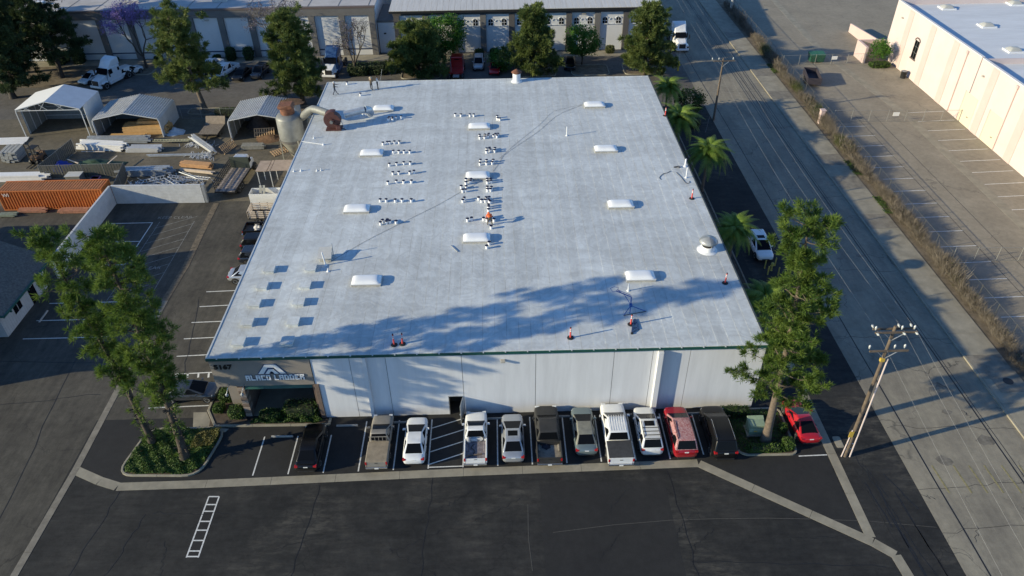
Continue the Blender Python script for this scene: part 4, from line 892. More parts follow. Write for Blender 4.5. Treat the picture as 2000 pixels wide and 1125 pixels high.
# tractor units
def semi(label, loc, rz, pt, sleeper=True, rear=True):
    t = thing('semi_truck', label, 'semi truck', loc, rz, 'semi trucks without trailers')
    MB().hexa([(1.9, -.95, .9), (3.7, -.8, .75), (3.7, .8, .75), (1.9, .95, .9)], [(1.9, -.85, 1.95), (3.55, -.7, 1.55), (3.55, .7, 1.55), (1.9, .85, 1.95)]).build('hood', pt, t, bevel=.12, smooth=50)
    MB().hexa([(-.9, -1.22, .9), (1.95, -1.15, .9), (1.95, 1.15, .9), (-.9, 1.22, .9)], [(-.9, -1.2, 2.9), (1.25, -1.0, 2.85), (1.25, 1.0, 2.85), (-.9, 1.2, 2.9)]).build('cab', pt, t, bevel=.1, smooth=50)
    if sleeper: MB().hexa([(-1.1, -1.2, 2.85), (1.2, -.95, 2.8), (1.2, .95, 2.8), (-1.1, 1.2, 2.85)], [(-1.1, -1.2, 4.0), (.2, -1.0, 3.85), (.2, 1.0, 3.85), (-1.1, 1.2, 4.0)]).build('roof_fairing', pt, t, bevel=.12, smooth=50)
    c = [(1.95, -1.15, 1.95), (1.95, 1.15, 1.95), (1.25, 1.0, 2.85), (1.25, -1.0, 2.85)]; pane(c, .06, .94, .05, .9, .03).build('windscreen', glassm, t)
    for s in (-1, 1):
        MB().box(.75, min(s*1.12, s*1.2), 1.95, 1.5, max(s*1.12, s*1.2), 2.65).build('side_window', glassm, t); MB().box(-.7, min(s*1.19, s*1.23), 2.0, -.35, max(s*1.19, s*1.23), 2.5).build('sleeper_window', glassm, t)
        MB().bar((1.75, s*1.45, 1.7), (1.75, s*1.45, 2.5), .18, .12).build('mirror', trim_m, t); MB().hexa([(3.1, s*.8, 1.05), (3.6, s*.72, 1.0), (3.6, s*.5, 1.0), (3.1, s*.6, 1.05)], [(3.0, s*.84, 1.35), (3.5, s*.76, 1.3), (3.5, s*.5, 1.4), (3.0, s*.6, 1.45)]).build('headlight', head_m, t)
        y0, y1 = sorted((s*.65, s*1.25)); MB().box(-.9, y0, .45, 1.9, y1, .95).build('side_skirt', pt, t, bevel=.05); MB().box(2.1, y0*.95, .9, 3.3, y1*.95, 1.15).build('fender', pt, t, bevel=.12)
    MB().box(3.55, -.55, .75, 3.74, .55, 1.5).build('grille', trim_m, t, bevel=.04); MB().box(3.5, -1.1, .42, 3.85, 1.1, .78).build('bumper', pt, t, bevel=.08)
    MB().box(-3.9, -.45, .75, -.9, .45, .98).build('chassis', trim_m, t); MB().lathe([(.5, 0), (.5, .1)], 14).build('fifth_wheel', blackm, t, loc=(-2.9, 0, 1.02))
    wheels(t, (2.7,), 1.2, .5); wheels(t, (-2.3, -3.4), 1.2, .5); return t
p = G(1328, 84, 1.5); semi('white semi tractor parked on the road by the garage block', (31.9, 130.0, 0), R(-90), P_white)
p = G(195, 150, 1.5); semi('white semi tractor facing the open sheds in the rear lot', (p.x+1.2, p.y+1.5, 0), R(-110), P_white)
p = G(655, 130, 1.5); sb = semi('white and dark blue semi tractor behind the bare tree', (p.x-.6, p.y+2, 0), R(-95), P_white)
for o in kids(sb):
    if o.name.split('.')[0] in ('roof_fairing', 'side_skirt', 'cab'): o.data = o.data.copy(); o.data.materials[0] = paint('truck_blue', (.05, .11, .24))
# rear lot
for px, py, k, pt, rz, lab in [(252, 138, 'suv', P_pearl, 60, 'pale hatchback beside the semi tractor and the flowering tree'), (178, 150, 'sedan', P_white, -110, 'white car half hidden behind the semi tractor'),
                               (472, 143, 'sedan', P_black, -100, 'black sedan right of the white pickup in the rear lot'), (508, 139, 'suv', P_navy, -100, 'dark suv at the end of the rear row'),
                               (935, 122, 'suv', P_silver, -92, 'silver suv parked before the garage block'), (966, 131, 'sedan', P_crim, -92, 'red car peeping out left of the central pine'), (1113, 122, 'sedan', P_black, -95, 'black sedan parked before the garage block by the round tree')]:
    p = G(px, py, .7); car('parked_car', lab, 'suv' if k == 'suv' else 'car', (p.x, p.y, 0), R(rz), k, pt, L=4.6, W=1.82, H=1.46 if k == 'sedan' else 1.7)
for px, py, lab in [(438, 138, 'white crew cab pickup in the middle of the rear lot'), (408, 130, 'white pickup partly behind the leaning pine')]:
    p = G(px, py, .8); pickup('parked_pickup', lab, (p.x, p.y, 0), R(-110), P_white, L=5.9, W=2.0, H=1.95, cab=2)
p = G(893, 128, 1.2); t = thing('red_truck', 'red rigid truck with steel racks seen from behind', 'truck', (p.x, p.y, 0), R(88)); redt = paint('truck_red', (.4, .012, .012))
MB().hexa([(-.3, -1.1, .9), (2.2, -1.1, .9), (2.2, 1.1, .9), (-.3, 1.1, .9)], [(-.3, -1.0, 2.7), (1.5, -.95, 2.7), (1.5, .95, 2.7), (-.3, 1.0, 2.7)]).build('cab', redt, t, bevel=.1)
MB().box(-2.8, -1.15, .85, -.4, 1.15, 1.1).build('deck', redt, t); MB().box(-.55, -1.1, 1.1, -.4, 1.1, 2.3).build('headboard', redt, t); pane([(-.3, 1.05, 1.7), (-.3, -1.05, 1.7), (-.3, -1.0, 2.6), (-.3, 1.0, 2.6)], .3, .7, .15, .8).build('rear_window', glassm, t)
for s in (-1, 1): MB().box(-2.85, s*.9-.12, .75, -2.75, s*.9+.12, .95).build('tail_light', tail_m, t); MB().tube([(-.5, s*1.0, .9), (-.5, s*1.0, 3.0)], .08, 8).build('exhaust_stack', chrome, t)
MB().box(-3.6, -.5, .6, -2.8, .5, .8).build('chassis', steel, t); wheels(t, (1.5, -2.0, -3.1), 1.15, .48)
# ---------------------------------------------------------------- trees and plants
bark = pm('pine_bark', (.07, .055, .042), .95, var=.45, scale=3, bump=.9, bscale=9); bark_l = pm('pale_bark', (.135, .105, .08), .95, var=.35, scale=3, bump=.8, bscale=9); bark_d = pm('dark_bark', (.06, .05, .042), .95, var=.4, scale=3, bump=.6, bscale=9)
pine_n = leafmat('pine_needles', (.055, .11, .02), (.155, .22, .042), .9, .38); pine_b = leafmat('pine_needles_bluish', (.06, .10, .028), (.175, .21, .06), .6, .32); dark_n = leafmat('dark_needles', (.022, .045, .02), (.075, .105, .04), .7, .2)
leaf_g = leafmat('bright_leaves', (.03, .10, .012), (.09, .20, .025), 1.2, .3); ivy_m = leafmat('ivy_leaves', (.035, .075, .014), (.085, .14, .025), 1.6, .2); ivy_y = leafmat('yellowing_ivy', (.12, .11, .03), (.16, .15, .04), 2, .2); hedge_m = leafmat('hedge_leaves', (.02, .05, .012), (.06, .11, .02), 2, .2)
purple = leafmat('jacaranda_bloom', (.14, .10, .30), (.27, .20, .46), 1.5, .25); dry_m = leafmat('dry_twigs', (.11, .095, .075), (.22, .19, .155), 1.4, .1); olive_m = leafmat('olive_leaves', (.05, .065, .02), (.12, .13, .045), 1.5, .2); palm_m = leafmat('palm_leaflets', (.08, .15, .022), (.22, .30, .055), 1.0, .3); rust_b = pm('dry_brush', (.14, .08, .045), .95, var=.4, scale=4)
def needles(Cs, Ds, n, ln, wd, rg, spread=.9):
    Cs = np.repeat(np.asarray(Cs), n, 0); Ds = np.repeat(np.asarray(Ds), n, 0); k = len(Cs)
    d = Ds+rg.normal(0, spread, (k, 3)); d /= np.linalg.norm(d, axis=1)[:, None]+1e-9
    p = np.cross(d, rg.normal(0, 1, (k, 3))); p /= np.linalg.norm(p, axis=1)[:, None]+1e-9
    l = ln*rg.uniform(.55, 1.15, (k, 1)); c = Cs+rg.normal(0, ln*.12, (k, 3)); w_ = wd*rg.uniform(.7, 1.3, (k, 1))
    V = np.empty((k, 4, 3)); V[:, 0] = c-p*w_*.3; V[:, 1] = c+d*l*.55-p*w_*.5; V[:, 2] = c+d*l; V[:, 3] = c+d*l*.55+p*w_*.5
    return V.reshape(-1, 3), np.arange(k*4).reshape(-1, 4)
def leaves(Cs, n, spread, size, rg, up=.4):
    Cs = np.repeat(np.asarray(Cs), n, 0); k = len(Cs); c = Cs+rg.normal(0, 1, (k, 3))*np.asarray(spread)
    nrm = rg.normal(0, 1, (k, 3)); nrm[:, 2] = np.abs(nrm[:, 2])+up; nrm /= np.linalg.norm(nrm, axis=1)[:, None]
    a = np.cross(nrm, rg.normal(0, 1, (k, 3))); a /= np.linalg.norm(a, axis=1)[:, None]+1e-9; b = np.cross(nrm, a); s = size*rg.uniform(.6, 1.3, (k, 1))
    V = np.empty((k, 4, 3)); V[:, 0] = c-a*s*.5; V[:, 1] = c-b*s*.32; V[:, 2] = c+a*s*.5; V[:, 3] = c+b*s*.32
    return V.reshape(-1, 3), np.arange(k*4).reshape(-1, 4)
def pine(label, loc, h, z0, rf_, nb, seed, nl=.38, nw=.035, tpb=9, npt=36, mat=pine_n, bk=bark, r0=.32, lean=(0, 0), curve=0, group='pine trees', clump=.5, rise=.35, stubs=0, tuft=4):
    rg = np.random.default_rng(seed); t = thing('pine_tree', label, 'pine tree', (loc[0], loc[1], 0), 0, group)
    def axis(z): f = z/h; return Vector((lean[0]*f+curve*math.sin(f*3.1), lean[1]*f+curve*.5*math.sin(f*4.2+1), z))
    zs = [h*.985*i/14 for i in range(15)]; MB().tube([axis(z) for z in zs], [r0*(1-.86*(z/h))*(1+(.35 if i == 0 else 0)) for i, z in enumerate(zs)], 10).build('trunk', bk, t, smooth=60)
    lb = MB(); Cs, Ds = [], []
    for i in range(nb):
        f = (i+rg.uniform(-.3, .3))/nb; z = z0+(h-z0)*min(.99, max(0, f)); a = i*2.4+rg.uniform(-.5, .5); ln = rf_(f)*rg.uniform(.6, 1.12)
        p0 = axis(z); d = Vector((math.cos(a), math.sin(a), 0)); pts = []
        rs_ = rise*rg.uniform(.5, 1.5)
        for k in range(5):
            u = k/4; pts.append(p0+d*(ln*u)+Vector((0, 0, ln*(rs_*u*u-.08*u)+.05*rg.normal()))+Vector((-d.y, d.x, 0))*(ln*.12*math.sin(u*3+a)))
        lb.tube(pts, [.075*(1-f*.5)*(1-.75*u/4) for u in range(5)], 5)
        m = max(2, int(round(tpb*.42*(.45+ln/3.2))))
        for k in range(m):
            u = 1.0 if k == 0 else .28+.72*math.sqrt(rg.uniform(0, 1)); i0 = min(3, int(u*4)); q = pts[i0].lerp(pts[i0+1], u*4-i0)
            o = rg.normal(0, clump*(.25+.75*u), 3)*(.2 if k == 0 else 1); o[2] = abs(o[2])*.5; c0 = np.array([q.x+o[0], q.y+o[1], q.z+o[2]+.08]); v = (pts[4]-pts[3]).normalized(); d0 = np.array([v.x*.5+o[0]*.6, v.y*.5+o[1]*.6, .7])
            if k: lb.tube([q, Vector(c0)], [.03, .015], 4)
            for j in range(tuft):
                w3 = rg.normal(0, clump*.3, 3); w3[2] *= .8; Cs.append(tuple(c0+w3)); Ds.append(tuple(d0+w3*1.3))
    for k in range(10): q = axis(h*(.95+.05*k/10)); Cs.append((q.x+rg.normal(0, .15), q.y+rg.normal(0, .15), q.z)); Ds.append((0, 0, 1))
    for k in range(stubs):
        z = rg.uniform(.6, z0*.95); a = rg.uniform(0, 6.28); q = axis(z); r = r0*(1-.6*z/h); lb.tube([q+Vector((math.cos(a)*r*.6, math.sin(a)*r*.6, 0)), q+Vector((math.cos(a)*(r+.28), math.sin(a)*(r+.28), .08))], [.05, .03], 5)
        if rg.random() < .3: Cs.append((q.x+math.cos(a)*(r+.2), q.y+math.sin(a)*(r+.2), z)); Ds.append((math.cos(a), math.sin(a), .3))
    lb.build('limbs', bk, t, smooth=60)['kind'] = 'stuff'
    V, T = needles(Cs, Ds, npt, nl, nw, rg, .75); link('crown', tri_mesh('crown', V, T, mat), t); return t
pine('tall slender pine on the left island, left of the two', (-28.42, 41.1), 20.0, 6.2, lambda f: 2.0*min(1, .4+f*2.2)*(1-.45*f)*(.7+.3*math.sin(f*19)), 44, 11, stubs=70, lean=(-1.3, .3), curve=.25, tpb=11, npt=34, r0=.27, nl=.46, nw=.045)
pine('fuller tall pine on the left island, right of the two', (-25.23, 39.32), 21.6, 6.6, lambda f: 2.45*min(1, .42+f*2.2)*(1-.42*f)*(.7+.3*math.sin(f*17+1)), 56, 12, stubs=70, curve=.3, lean=(.5, 0), tpb=12, npt=34, r0=.33, nl=.46, nw=.045)
pine('tall pine at the right front corner of the warehouse', (20.75, 39.57), 21.0, 5.2, lambda f: (3.1-1.6*f)*(.72+.28*math.sin(f*15)), 58, 13, bk=bark_l, lean=(-1.3, .2), curve=.25, tpb=12, npt=36, r0=.34, nl=.46, nw=.045, tuft=5)
BG = dict(nl=.6, nw=.08, npt=24, tuft=6, group='pines behind the warehouse', clump=.7)
pine('leaning pine between the two rear sheds', (-43.2, 105.4), 14.2, 3.4, lambda f: 5.0*(1-.62*f)**.8*(.8+.2*math.sin(f*21)), 54, 21, tpb=10, r0=.4, lean=(-1.9, .3), bk=bark_l, mat=pine_b, **BG)
pine('dense pine behind the shed with the cyclone', (-29.2, 107.5), 13.2, 1.6, lambda f: 4.6*(1-.7*f)**.7*(.85+.15*math.sin(f*19)), 64, 22, tpb=12, r0=.38, lean=(-.8, 0), mat=pine_b, **BG)
pine('broad low pine left of the red truck', (-12.6, 117.6), 8.0, .5, lambda f: 5.4*(1-.55*f)*(.8+.2*math.sin(f*17)), 64, 23, tpb=13, r0=.35, mat=pine_b, **BG)
pine('cone shaped pine behind the rear ventilator', (5.9, 117.2), 10.4, .6, lambda f: 4.7*(1-.72*f)*(.85+.15*math.sin(f*16)), 64, 24, tpb=12, r0=.35, mat=pine_b, **BG)
pine('wide pine at the rear right corner of the warehouse', (23.7, 116.2), 10.8, .6, lambda f: 4.5*(1-.6*f)*(.82+.18*math.sin(f*18)), 66, 25, tpb=12, r0=.35, mat=pine_b, **BG)
BD = dict(nl=.6, nw=.1, npt=24, tuft=6, group='dark conifers at the top left', clump=.8)
pine('dark leaning conifer on the dry verge, right of the group', (-71.4, 120.3), 17, 3.2, lambda f: 5.2*(1-.45*f)*(.75+.25*math.sin(f*13)), 52, 31, tpb=12, r0=.4, lean=(-1.5, 2), curve=.7, mat=dark_n, bk=bark_d, **BD)
pine('massive dark conifer at the left picture edge, rear', (-80.5, 122.5), 19, 2.0, lambda f: 6.0*(1-.4*f), 56, 32, tpb=13, r0=.5, mat=dark_n, bk=bark_d, **BD)
pine('massive dark conifer at the left edge beside the open shed', (-75.2, 112.5), 14, 1.6, lambda f: 5.2*(1-.5*f), 56, 33, tpb=13, r0=.45, mat=dark_n, bk=bark_d, **BD)
def leafy(name, label, cat, loc, h, rx, z0, seed, mat=leaf_g, ncl=90, nper=70, size=.2, trunk=.16, group=None, bk=bark, cl=.38):
    rg = np.random.default_rng(seed); t = thing(name, label, cat, (loc[0], loc[1], 0), 0, group); rz_ = (h-z0)/2; zc = z0+rz_
    b = MB(); b.tube([(0, 0, 0), (.05, .03, z0*.6), (0, .05, z0+rz_*.3)], [trunk, trunk*.8, trunk*.55], 8); Cs = []
    for i in range(ncl):
        v = rg.normal(0, 1, 3); v /= np.linalg.norm(v); r = rg.uniform(.55, 1.0)**.5*rg.uniform(.86, 1.06); c = (v[0]*rx*r, v[1]*rx*r, zc+v[2]*rz_*r); Cs.append(c)
        if i % 6 == 0: b.tube([(0, 0, z0*.8), (c[0]*.4, c[1]*.4, z0+(c[2]-z0)*.5), c], [trunk*.4, trunk*.25, .015], 5)
    b.build('trunk', bk, t, smooth=60); V, T = leaves(Cs, nper, (cl, cl, cl*.8), size, rg); link('crown', tri_mesh('crown', V, T, mat), t); return t
p = G(880, 112); leafy('leafy_tree', 'bright green leafy tree behind the red truck', 'tree', (-8.6, 124.6), 7.6, 3.6, 1.6, 41, ncl=150, nper=60, size=.3, group='round leafy trees')
leafy('leafy_tree', 'small round bright green tree before the garage block', 'tree', (14.2, 121.6), 6.6, 2.8, 1.7, 42, ncl=120, nper=60, size=.27, group='round leafy trees')
leafy('leafy_tree', 'small vivid green tree against the cream east building', 'tree', (62.6, 119.2), 3.9, 1.5, 1.2, 43, ncl=50, nper=60, size=.22, group='round leafy trees')
leafy('leafy_tree', 'dark broadleaf shrub tree behind the rear right palm', 'tree', (27.6, 101.5), 3.6, 1.9, .4, 44, mat=hedge_m, ncl=50, nper=50, size=.28)
leafy('leafy_tree', 'bushy evergreen left of the central rear pine', 'tree', (1.2, 120.2), 3.4, 2.0, .3, 45, mat=leaf_g, ncl=60, nper=60, size=.26)
# bare and flowering jacarandas
def branchy(label, loc, h, seed, bloom, frac, group='jacaranda trees', tone=bark_d, spread=.55):
    rg = np.random.default_rng(seed); t = thing('jacaranda_tree', label, 'tree', (loc[0], loc[1], 0), 0, group); b = MB(); tips = []
    def grow(p, d, ln, r, lev):
        q = p+d*ln; m = p.lerp(q, .5)+Vector(rg.normal(0, ln*.05, 3)); b.tube([p, m, q], [r, r*.85, r*.68], 5 if lev > 1 else 8)
        if lev >= 5: tips.append(q); return
        if lev >= 3: tips.append(q)
        for k in range(3 if lev < 4 else 2):
            v = (d+Vector(rg.normal(0, spread, 3))+Vector((0, 0, .22))).normalized(); grow(q, v, ln*rg.uniform(.62, .85), r*.6, lev+1)
    for k in range(3): a = k*2.1+rg.uniform(0, 1); grow(Vector((0, 0, h*.16)), Vector((.5*math.cos(a), .5*math.sin(a), 1)).normalized(), h*.25, .13, 1)
    b.tube([(0, 0, 0), (0, 0, h*.18)], [.24, .17], 9); b.build('trunk', tone, t, smooth=60)
    Cs = [q for q in tips if rg.random() < frac(q)]
    if Cs:
        V, T = leaves([tuple(c) for c in Cs], 26, (.3, .3, .26), .2, rg); link('crown', tri_mesh('crown', V, T, bloom), t)
    return t
branchy('purple flowering jacaranda behind the pale hatchback', (-58.7, 124.0), 11.6, 51, purple, lambda q: .95 if q.x < .8 else .45)
branchy('nearly bare jacaranda with a few blooms behind the dense pine', (-35.5, 121.0), 13.0, 52, leafmat('grey_bloom', (.10, .10, .09), (.22, .19, .26), 2, .2), lambda q: .45)
branchy('bare grey jacaranda behind the standing workers', (-23.0, 119.0), 10.5, 53, leafmat('grey_bloom', 0, 0), lambda q: .12)
# palms: every frond its own part, four shared shapes
def frond_mesh(seed, ln):
    rg = np.random.default_rng(seed); V, T = [], []; n = 84; prev = None
    def pt(u): return Vector((ln*(u-.12*u*u), 0, ln*(.40*u-.95*u*u*u)))
    for i in range(n):
        u = (i+1)/n; p = pt(u); d = (pt(min(1, u+.02))-pt(u-.02)).normalized(); l = ln*.30*math.sin(math.pi*(.12+.86*u))**.7
        for s in (-1, 1):
            tip = p+Vector((d.x*.35*l, s*l*.62, -l*(.45+.3*rg.random()))); w_ = .014*ln/2.4; k = len(V)
            mid = p.lerp(tip, .5)+Vector((0, 0, l*.12)); V += [tuple(p-d*w_), tuple(mid-d*w_), tuple(tip), tuple(mid+d*w_), tuple(p+d*w_)]; T += [(k, k+1, k+3, k+4), (k+1, k+2, k+3, k+3)]
    for i in range(10):
        a, b_ = pt(i/10), pt((i+1)/10); k = len(V); V += [tuple(a+Vector((0, -.02, .01))), tuple(b_+Vector((0, -.015, .01))), tuple(b_+Vector((0, .015, .01))), tuple(a+Vector((0, .02, .01)))]; T.append((k, k+1, k+2, k+3))
    me = bpy.data.meshes.new('frond'); me.from_pydata(V, [], [tuple(dict.fromkeys(f)) for f in T]); me.materials.append(palm_m); return me
FR = [frond_mesh(i, 3.5) for i in range(4)]
def palm(label, loc, h, seed, n=40, sc_=1.0):
    rg = random.Random(seed); t = thing('palm_tree', label, 'palm tree', (loc[0], loc[1], 0), 0, 'palms along the east wall')
    MB().tube([(0, 0, 0), (.03, 0, h*.5), (0, .04, h*.92), (0, 0, h)], [.2, .15, .14, .2], 10).build('trunk', bark_l, t, smooth=60)
    MB().lathe([(.13, 0), (.24, .15), (.22, .5), (.08, .75)], 9).build('boot_crown', pm('palm_boot', (.24, .13, .08), .9, var=.4, scale=5), t, loc=(0, 0, h-.5))
    for k in range(n):
        f = k/n; o = link('frond', FR[k % 4], t, (0, 0, h+.1), (rg.uniform(-.25, .25), -R(68)+R(88)*f+rg.uniform(-.1, .1), k*2.4+rg.uniform(-.2, .2))); o.scale = (sc_*rg.uniform(.85, 1.1),)*3
for i, (x, y, h, l) in enumerate([(23.0, 88.3, 5.0, 'feathery palm over the right roof edge, first from the rear'), (24.6, 79.1, 5.0, 'feathery palm over the right roof edge, second from the rear'), (23.5, 62.9, 4.6, 'palm beside the mushroom ventilator and the white crossover'), (23.3, 51.6, 4.6, 'palm partly hidden behind the front right pine'), (23.9, 99.8, 4.4, 'shaded palm at the rear right roof corner')]):
    palm(l, (x, y), h, 60+i, sc_=.88 if i in (0, 1) else .78)
# shrubs
def shrub(label, loc, sx, sy, sz, seed, mat=hedge_m, size=.12, n=1600, name='shrub', group='clipped shrubs', box=.6, core=(.018, .026, .01)):
    rg = np.random.default_rng(seed); t = thing(name, label, 'shrub', (loc[0], loc[1], loc[2] if len(loc) > 2 else 0), 0, group)
    v = rg.normal(0, 1, (n, 3)); v /= np.abs(v).max(1)[:, None]**box*np.linalg.norm(v, axis=1)[:, None]**(1-box); v *= rg.uniform(.86, 1.04, (n, 1)); v[:, 2] = v[:, 2]*.5+.5
    P_ = v*np.array([sx/2, sy/2, sz]); V, T = leaves(P_, 1, (.02, .02, .02), size, rg); link('foliage', tri_mesh('foliage', V, T, mat), t)
    MB().hexa([(-sx*.36, -sy*.36, 0), (sx*.36, -sy*.36, 0), (sx*.36, sy*.36, 0), (-sx*.36, sy*.36, 0)], [(-sx*.38, -sy*.38, sz*.88), (sx*.38, -sy*.38, sz*.88), (sx*.38, sy*.38, sz*.88), (-sx*.38, sy*.38, sz*.88)]).build('filler_core', pm('shrub_core_%d' % int(core[0]*1000), core, .95), t, bevel=.1); return t  # solid dark block added inside the leaves to stop seeing through
def cover(name, label, poly, z, n, seed, mat, size=.14, hump=.25, parent=None):
    """creeping ground cover over a bed: uncountable leaves"""
    rg = np.random.default_rng(seed); xs = [p[0] for p in poly]; ys = [p[1] for p in poly]; pts = []
    def inside(x, y):
        c = False; j = len(poly)-1
        for i in range(len(poly)):
            if (poly[i][1] > y) != (poly[j][1] > y) and x < (poly[j][0]-poly[i][0])*(y-poly[i][1])/(poly[j][1]-poly[i][1])+poly[i][0]: c = not c
            j = i
        return c
    while len(pts) < n:
        x, y = rg.uniform(min(xs), max(xs)), rg.uniform(min(ys), max(ys))
        if inside(x, y):
            hh = .5+.5*math.sin(x*2.1+1)*math.sin(y*2.7)+.3*math.sin(x*5+y*4)
            pts.append((x, y, z+hump*max(0, hh)*rg.uniform(.4, 1)))
    V, T = leaves(pts, 1, (.02, .02, .01), size, rg, .9); o = link(name, tri_mesh(name, V, T, mat)); return tag(o, label, 'ground cover', kind='stuff')
inset = lambda poly, f: [((sum(q[0] for q in poly)/len(poly))*(1-f)+p[0]*f, (sum(q[1] for q in poly)/len(poly))*(1-f)+p[1]*f) for p in poly]
cover('ivy_bed', 'dense green ivy covering the left planting island', inset(IP, .95), .1, 15000, 71, ivy_m, .15, .3)
cover('ivy_bed', 'yellowing patch of ivy at the right of the left island', [(-25.2, 40.4), (-23.4, 40.6), (-23.2, 42.4), (-24.9, 42.2)], .28, 1800, 72, ivy_y, .13, .18)
cover('ivy_bed', 'low shaded planting round the electrical cabinet', inset(IR, .93), .1, 4500, 73, hedge_m, .14, .2)
cover('planter_growth', 'leafy growth filling the entrance planter under the sign', [(-21.0, 42.95), (-15.0, 42.9), (-15.5, 43.35), (-20.9, 43.45)], .1, 3000, 74, hedge_m, .15, .5)
for i, (x, y, sx, sy, sz, l) in enumerate([(-16.9, 43.9, 3.0, 1.5, 1.35, 'big dark shrub in the planter under the sign'), (-19.4, 43.6, 1.9, 1.0, .75, 'low shrub in the planter left of the big one'), (-22.3, 43.9, 1.3, 1.1, 1.0, 'rounded shrub at the foot of the tan wing wall'), (-23.7, 45.9, 1.2, 1.2, .95, 'round shrub nearest the grey sedan'), (-24.0, 44.6, .9, .9, .6, 'small dry looking shrub at the planter corner'), (-23.2, 47.2, .9, .9, .8, 'shrub tucked behind the grey sedan bonnet')]):
    shrub(l, (x, y, .09), sx, sy, sz, 80+i, mat=ivy_m if i > 1 else hedge_m, n=1500, size=.13)
for i, (x, y, sx, sy, sz, l) in enumerate([(18.9, 42.6, 2.6, .8, .9, 'clipped hedge between the black suv and the wall corner'), (20.4, 38.75, 3.0, .7, .6, 'bright low shrub along the front kerb of the right island'), (22.3, 39.0, .9, 1.0, .85, 'round bright shrub at the corner of the right island'), (22.5, 40.8, .6, .7, .6, 'small round shrub beside the red coupe')]):
    shrub(l, (x, y, .09), sx, sy, sz, 90+i, mat=ivy_m if i else hedge_m, n=1500, size=.12)
p = G(1340, 195); shrub('clipped olive hedge block by the rear right corner', (27.2, 97.6), 2.6, 2.4, 1.4, 95, mat=olive_m, size=.16)
p = G(435, 222); shrub('long green hedge behind the chain-link between two sheds', (-39.5, 104.0), 3.8, 1.2, 1.3, 96, mat=hedge_m, size=.2)
for i, (px, py, sx, sz, l) in enumerate([(178, 105, 2.0, 2.4, 'leafy clipped shrub above the semi tractor'), (460, 108, 1.7, 2.2, 'tall clipped shrub, left of a pair at the rear wall'), (492, 110, 1.7, 2.2, 'tall clipped shrub, right of a pair at the rear wall'), (936, 104, 1.5, 1.0, 'small cube shrub at the garage wall behind the silver suv'), (965, 104, 1.4, 1.1, 'small cube shrub at the garage wall left of the central pine'), (1190, 100, 1.5, 1.2, 'olive cube shrub right of the round tree'), (1122, 103, 1.6, 1.1, 'dark cube shrub left of the round tree'), (230, 117, 1.3, .9, 'low shrub at the rear wall right of the semi'), (312, 118, 1.3, .9, 'low shrub at the rear wall behind the leaning pine'), (425, 117, 1.3, .9, 'low shrub behind the white pickups'), (140, 105, 3.4, 2.0, 'broad dark shrub under the dark conifers')]):
    p = G(px, py); shrub(l, (p.x, min(p.y, 127.2)), sx, sx, sz, 100+i, n=900, size=.2, mat=hedge_m if i != 5 else olive_m)
shrub('vivid green hedge under the small tree by the cream building', (62.7, 118.3), 3.4, 1.8, .8, 115, mat=ivy_m, size=.16)
for i, (x, y, l) in enumerate([(-34, 121, 'dark evergreen bush beside the blue semi'), (-19.5, 119.8, 'spreading dark bush below the bare jacaranda'), (-22.5, 119.5, 'dark bush behind the standing workers')]): shrub(l, (x, y), 3.6, 2.6, 1.8, 117+i, mat=dark_n, size=.25, n=1300)
# the dry hedge along the east fence
def dry_shrub(seed, mat1, h, n1, green):
    rg = np.random.default_rng(seed); t = thing('verge_shrub', 'x', 'shrub')
    base = np.column_stack([rg.normal(0, .28, n1), rg.normal(0, .8, n1), rg.uniform(0, h*.45, n1)]); D = np.column_stack([rg.normal(0, .25, n1), rg.normal(0, .25, n1), np.ones(n1)])
    V, T = needles(base, D, 3, h*.75, .028, rg, .3); link('twigs', tri_mesh('twigs', V, T, mat1), t)['kind'] = 'stuff'
    c = np.column_stack([rg.normal(0, .38, green), rg.normal(0, .85, green), rg.uniform(.15, h, green)]); V, T = leaves(c, 1, (.02,)*3, .13, rg); link('foliage', tri_mesh('foliage', V, T, olive_m if mat1 is dry_m else hedge_m), t)
    V, T = leaves(np.column_stack([rg.normal(0, .33, 700), rg.normal(0, .8, 700), rg.uniform(.1, h*.95, 700)]), 1, (.02,)*3, .1, rg); link('dead_leaves', tri_mesh('dead_leaves', V, T, dry_m), t); return t
kinds = [(dry_shrub(121, dry_m, 1.9, 420, 60), 'bare brown shrub in the dry hedge along the east sidewalk'), (dry_shrub(122, dry_m, 1.6, 420, 420), 'half green shrub in the dry hedge along the east sidewalk'), (dry_shrub(123, olive_m, 1.7, 300, 900), 'leafy green shrub in the hedge along the east sidewalk')]
rg_ = random.Random(8); first = [True]*3; yy = 46.5; hn = 0
while yy < 152:
    k = (0 if rg_.random() < .8 else 1) if yy < 86 else (1 if rg_.random() < .5 else (2 if rg_.random() < .5 else 0))
    if yy > 125: k = 0
    o = kinds[k][0] if first[k] else copy_tree(kinds[k][0]); first[k] = False
    o.location = (45.9+rg_.uniform(-.2, .2), yy, .05); o.rotation_euler.z = rg_.choice((0, math.pi))+rg_.uniform(-.2, .2); s_ = rg_.uniform(.6, 1.05); o.scale = (s_, s_*1.1, s_*rg_.uniform(.65, 1.1)); hn += 1; o['label'] = kinds[k][1]+', %s from the front' % (str(hn)+('th' if 10 < hn % 100 < 14 else {1: 'st', 2: 'nd', 3: 'rd'}.get(hn % 10, 'th'))); o['group'] = 'shrubs of the hedge along the east sidewalk'; yy += rg_.choice((1.5, 1.7, 1.9, 2.6))
for i, (px, py) in enumerate([(1660, 330), (1727, 403), (1535, 135)]): p = G(px, py); cover('weed_tuft', ['bright green weeds at the sidewalk edge, %s' % q for q in ('nearer the pink post', 'in the middle of the hedge', 'beside the parked trailer')][i], [(44.6, p.y-2), (45.6, p.y-2), (45.6, p.y+2), (44.6, p.y+2)], .1, 900, 130+i, ivy_m, .13, .25)
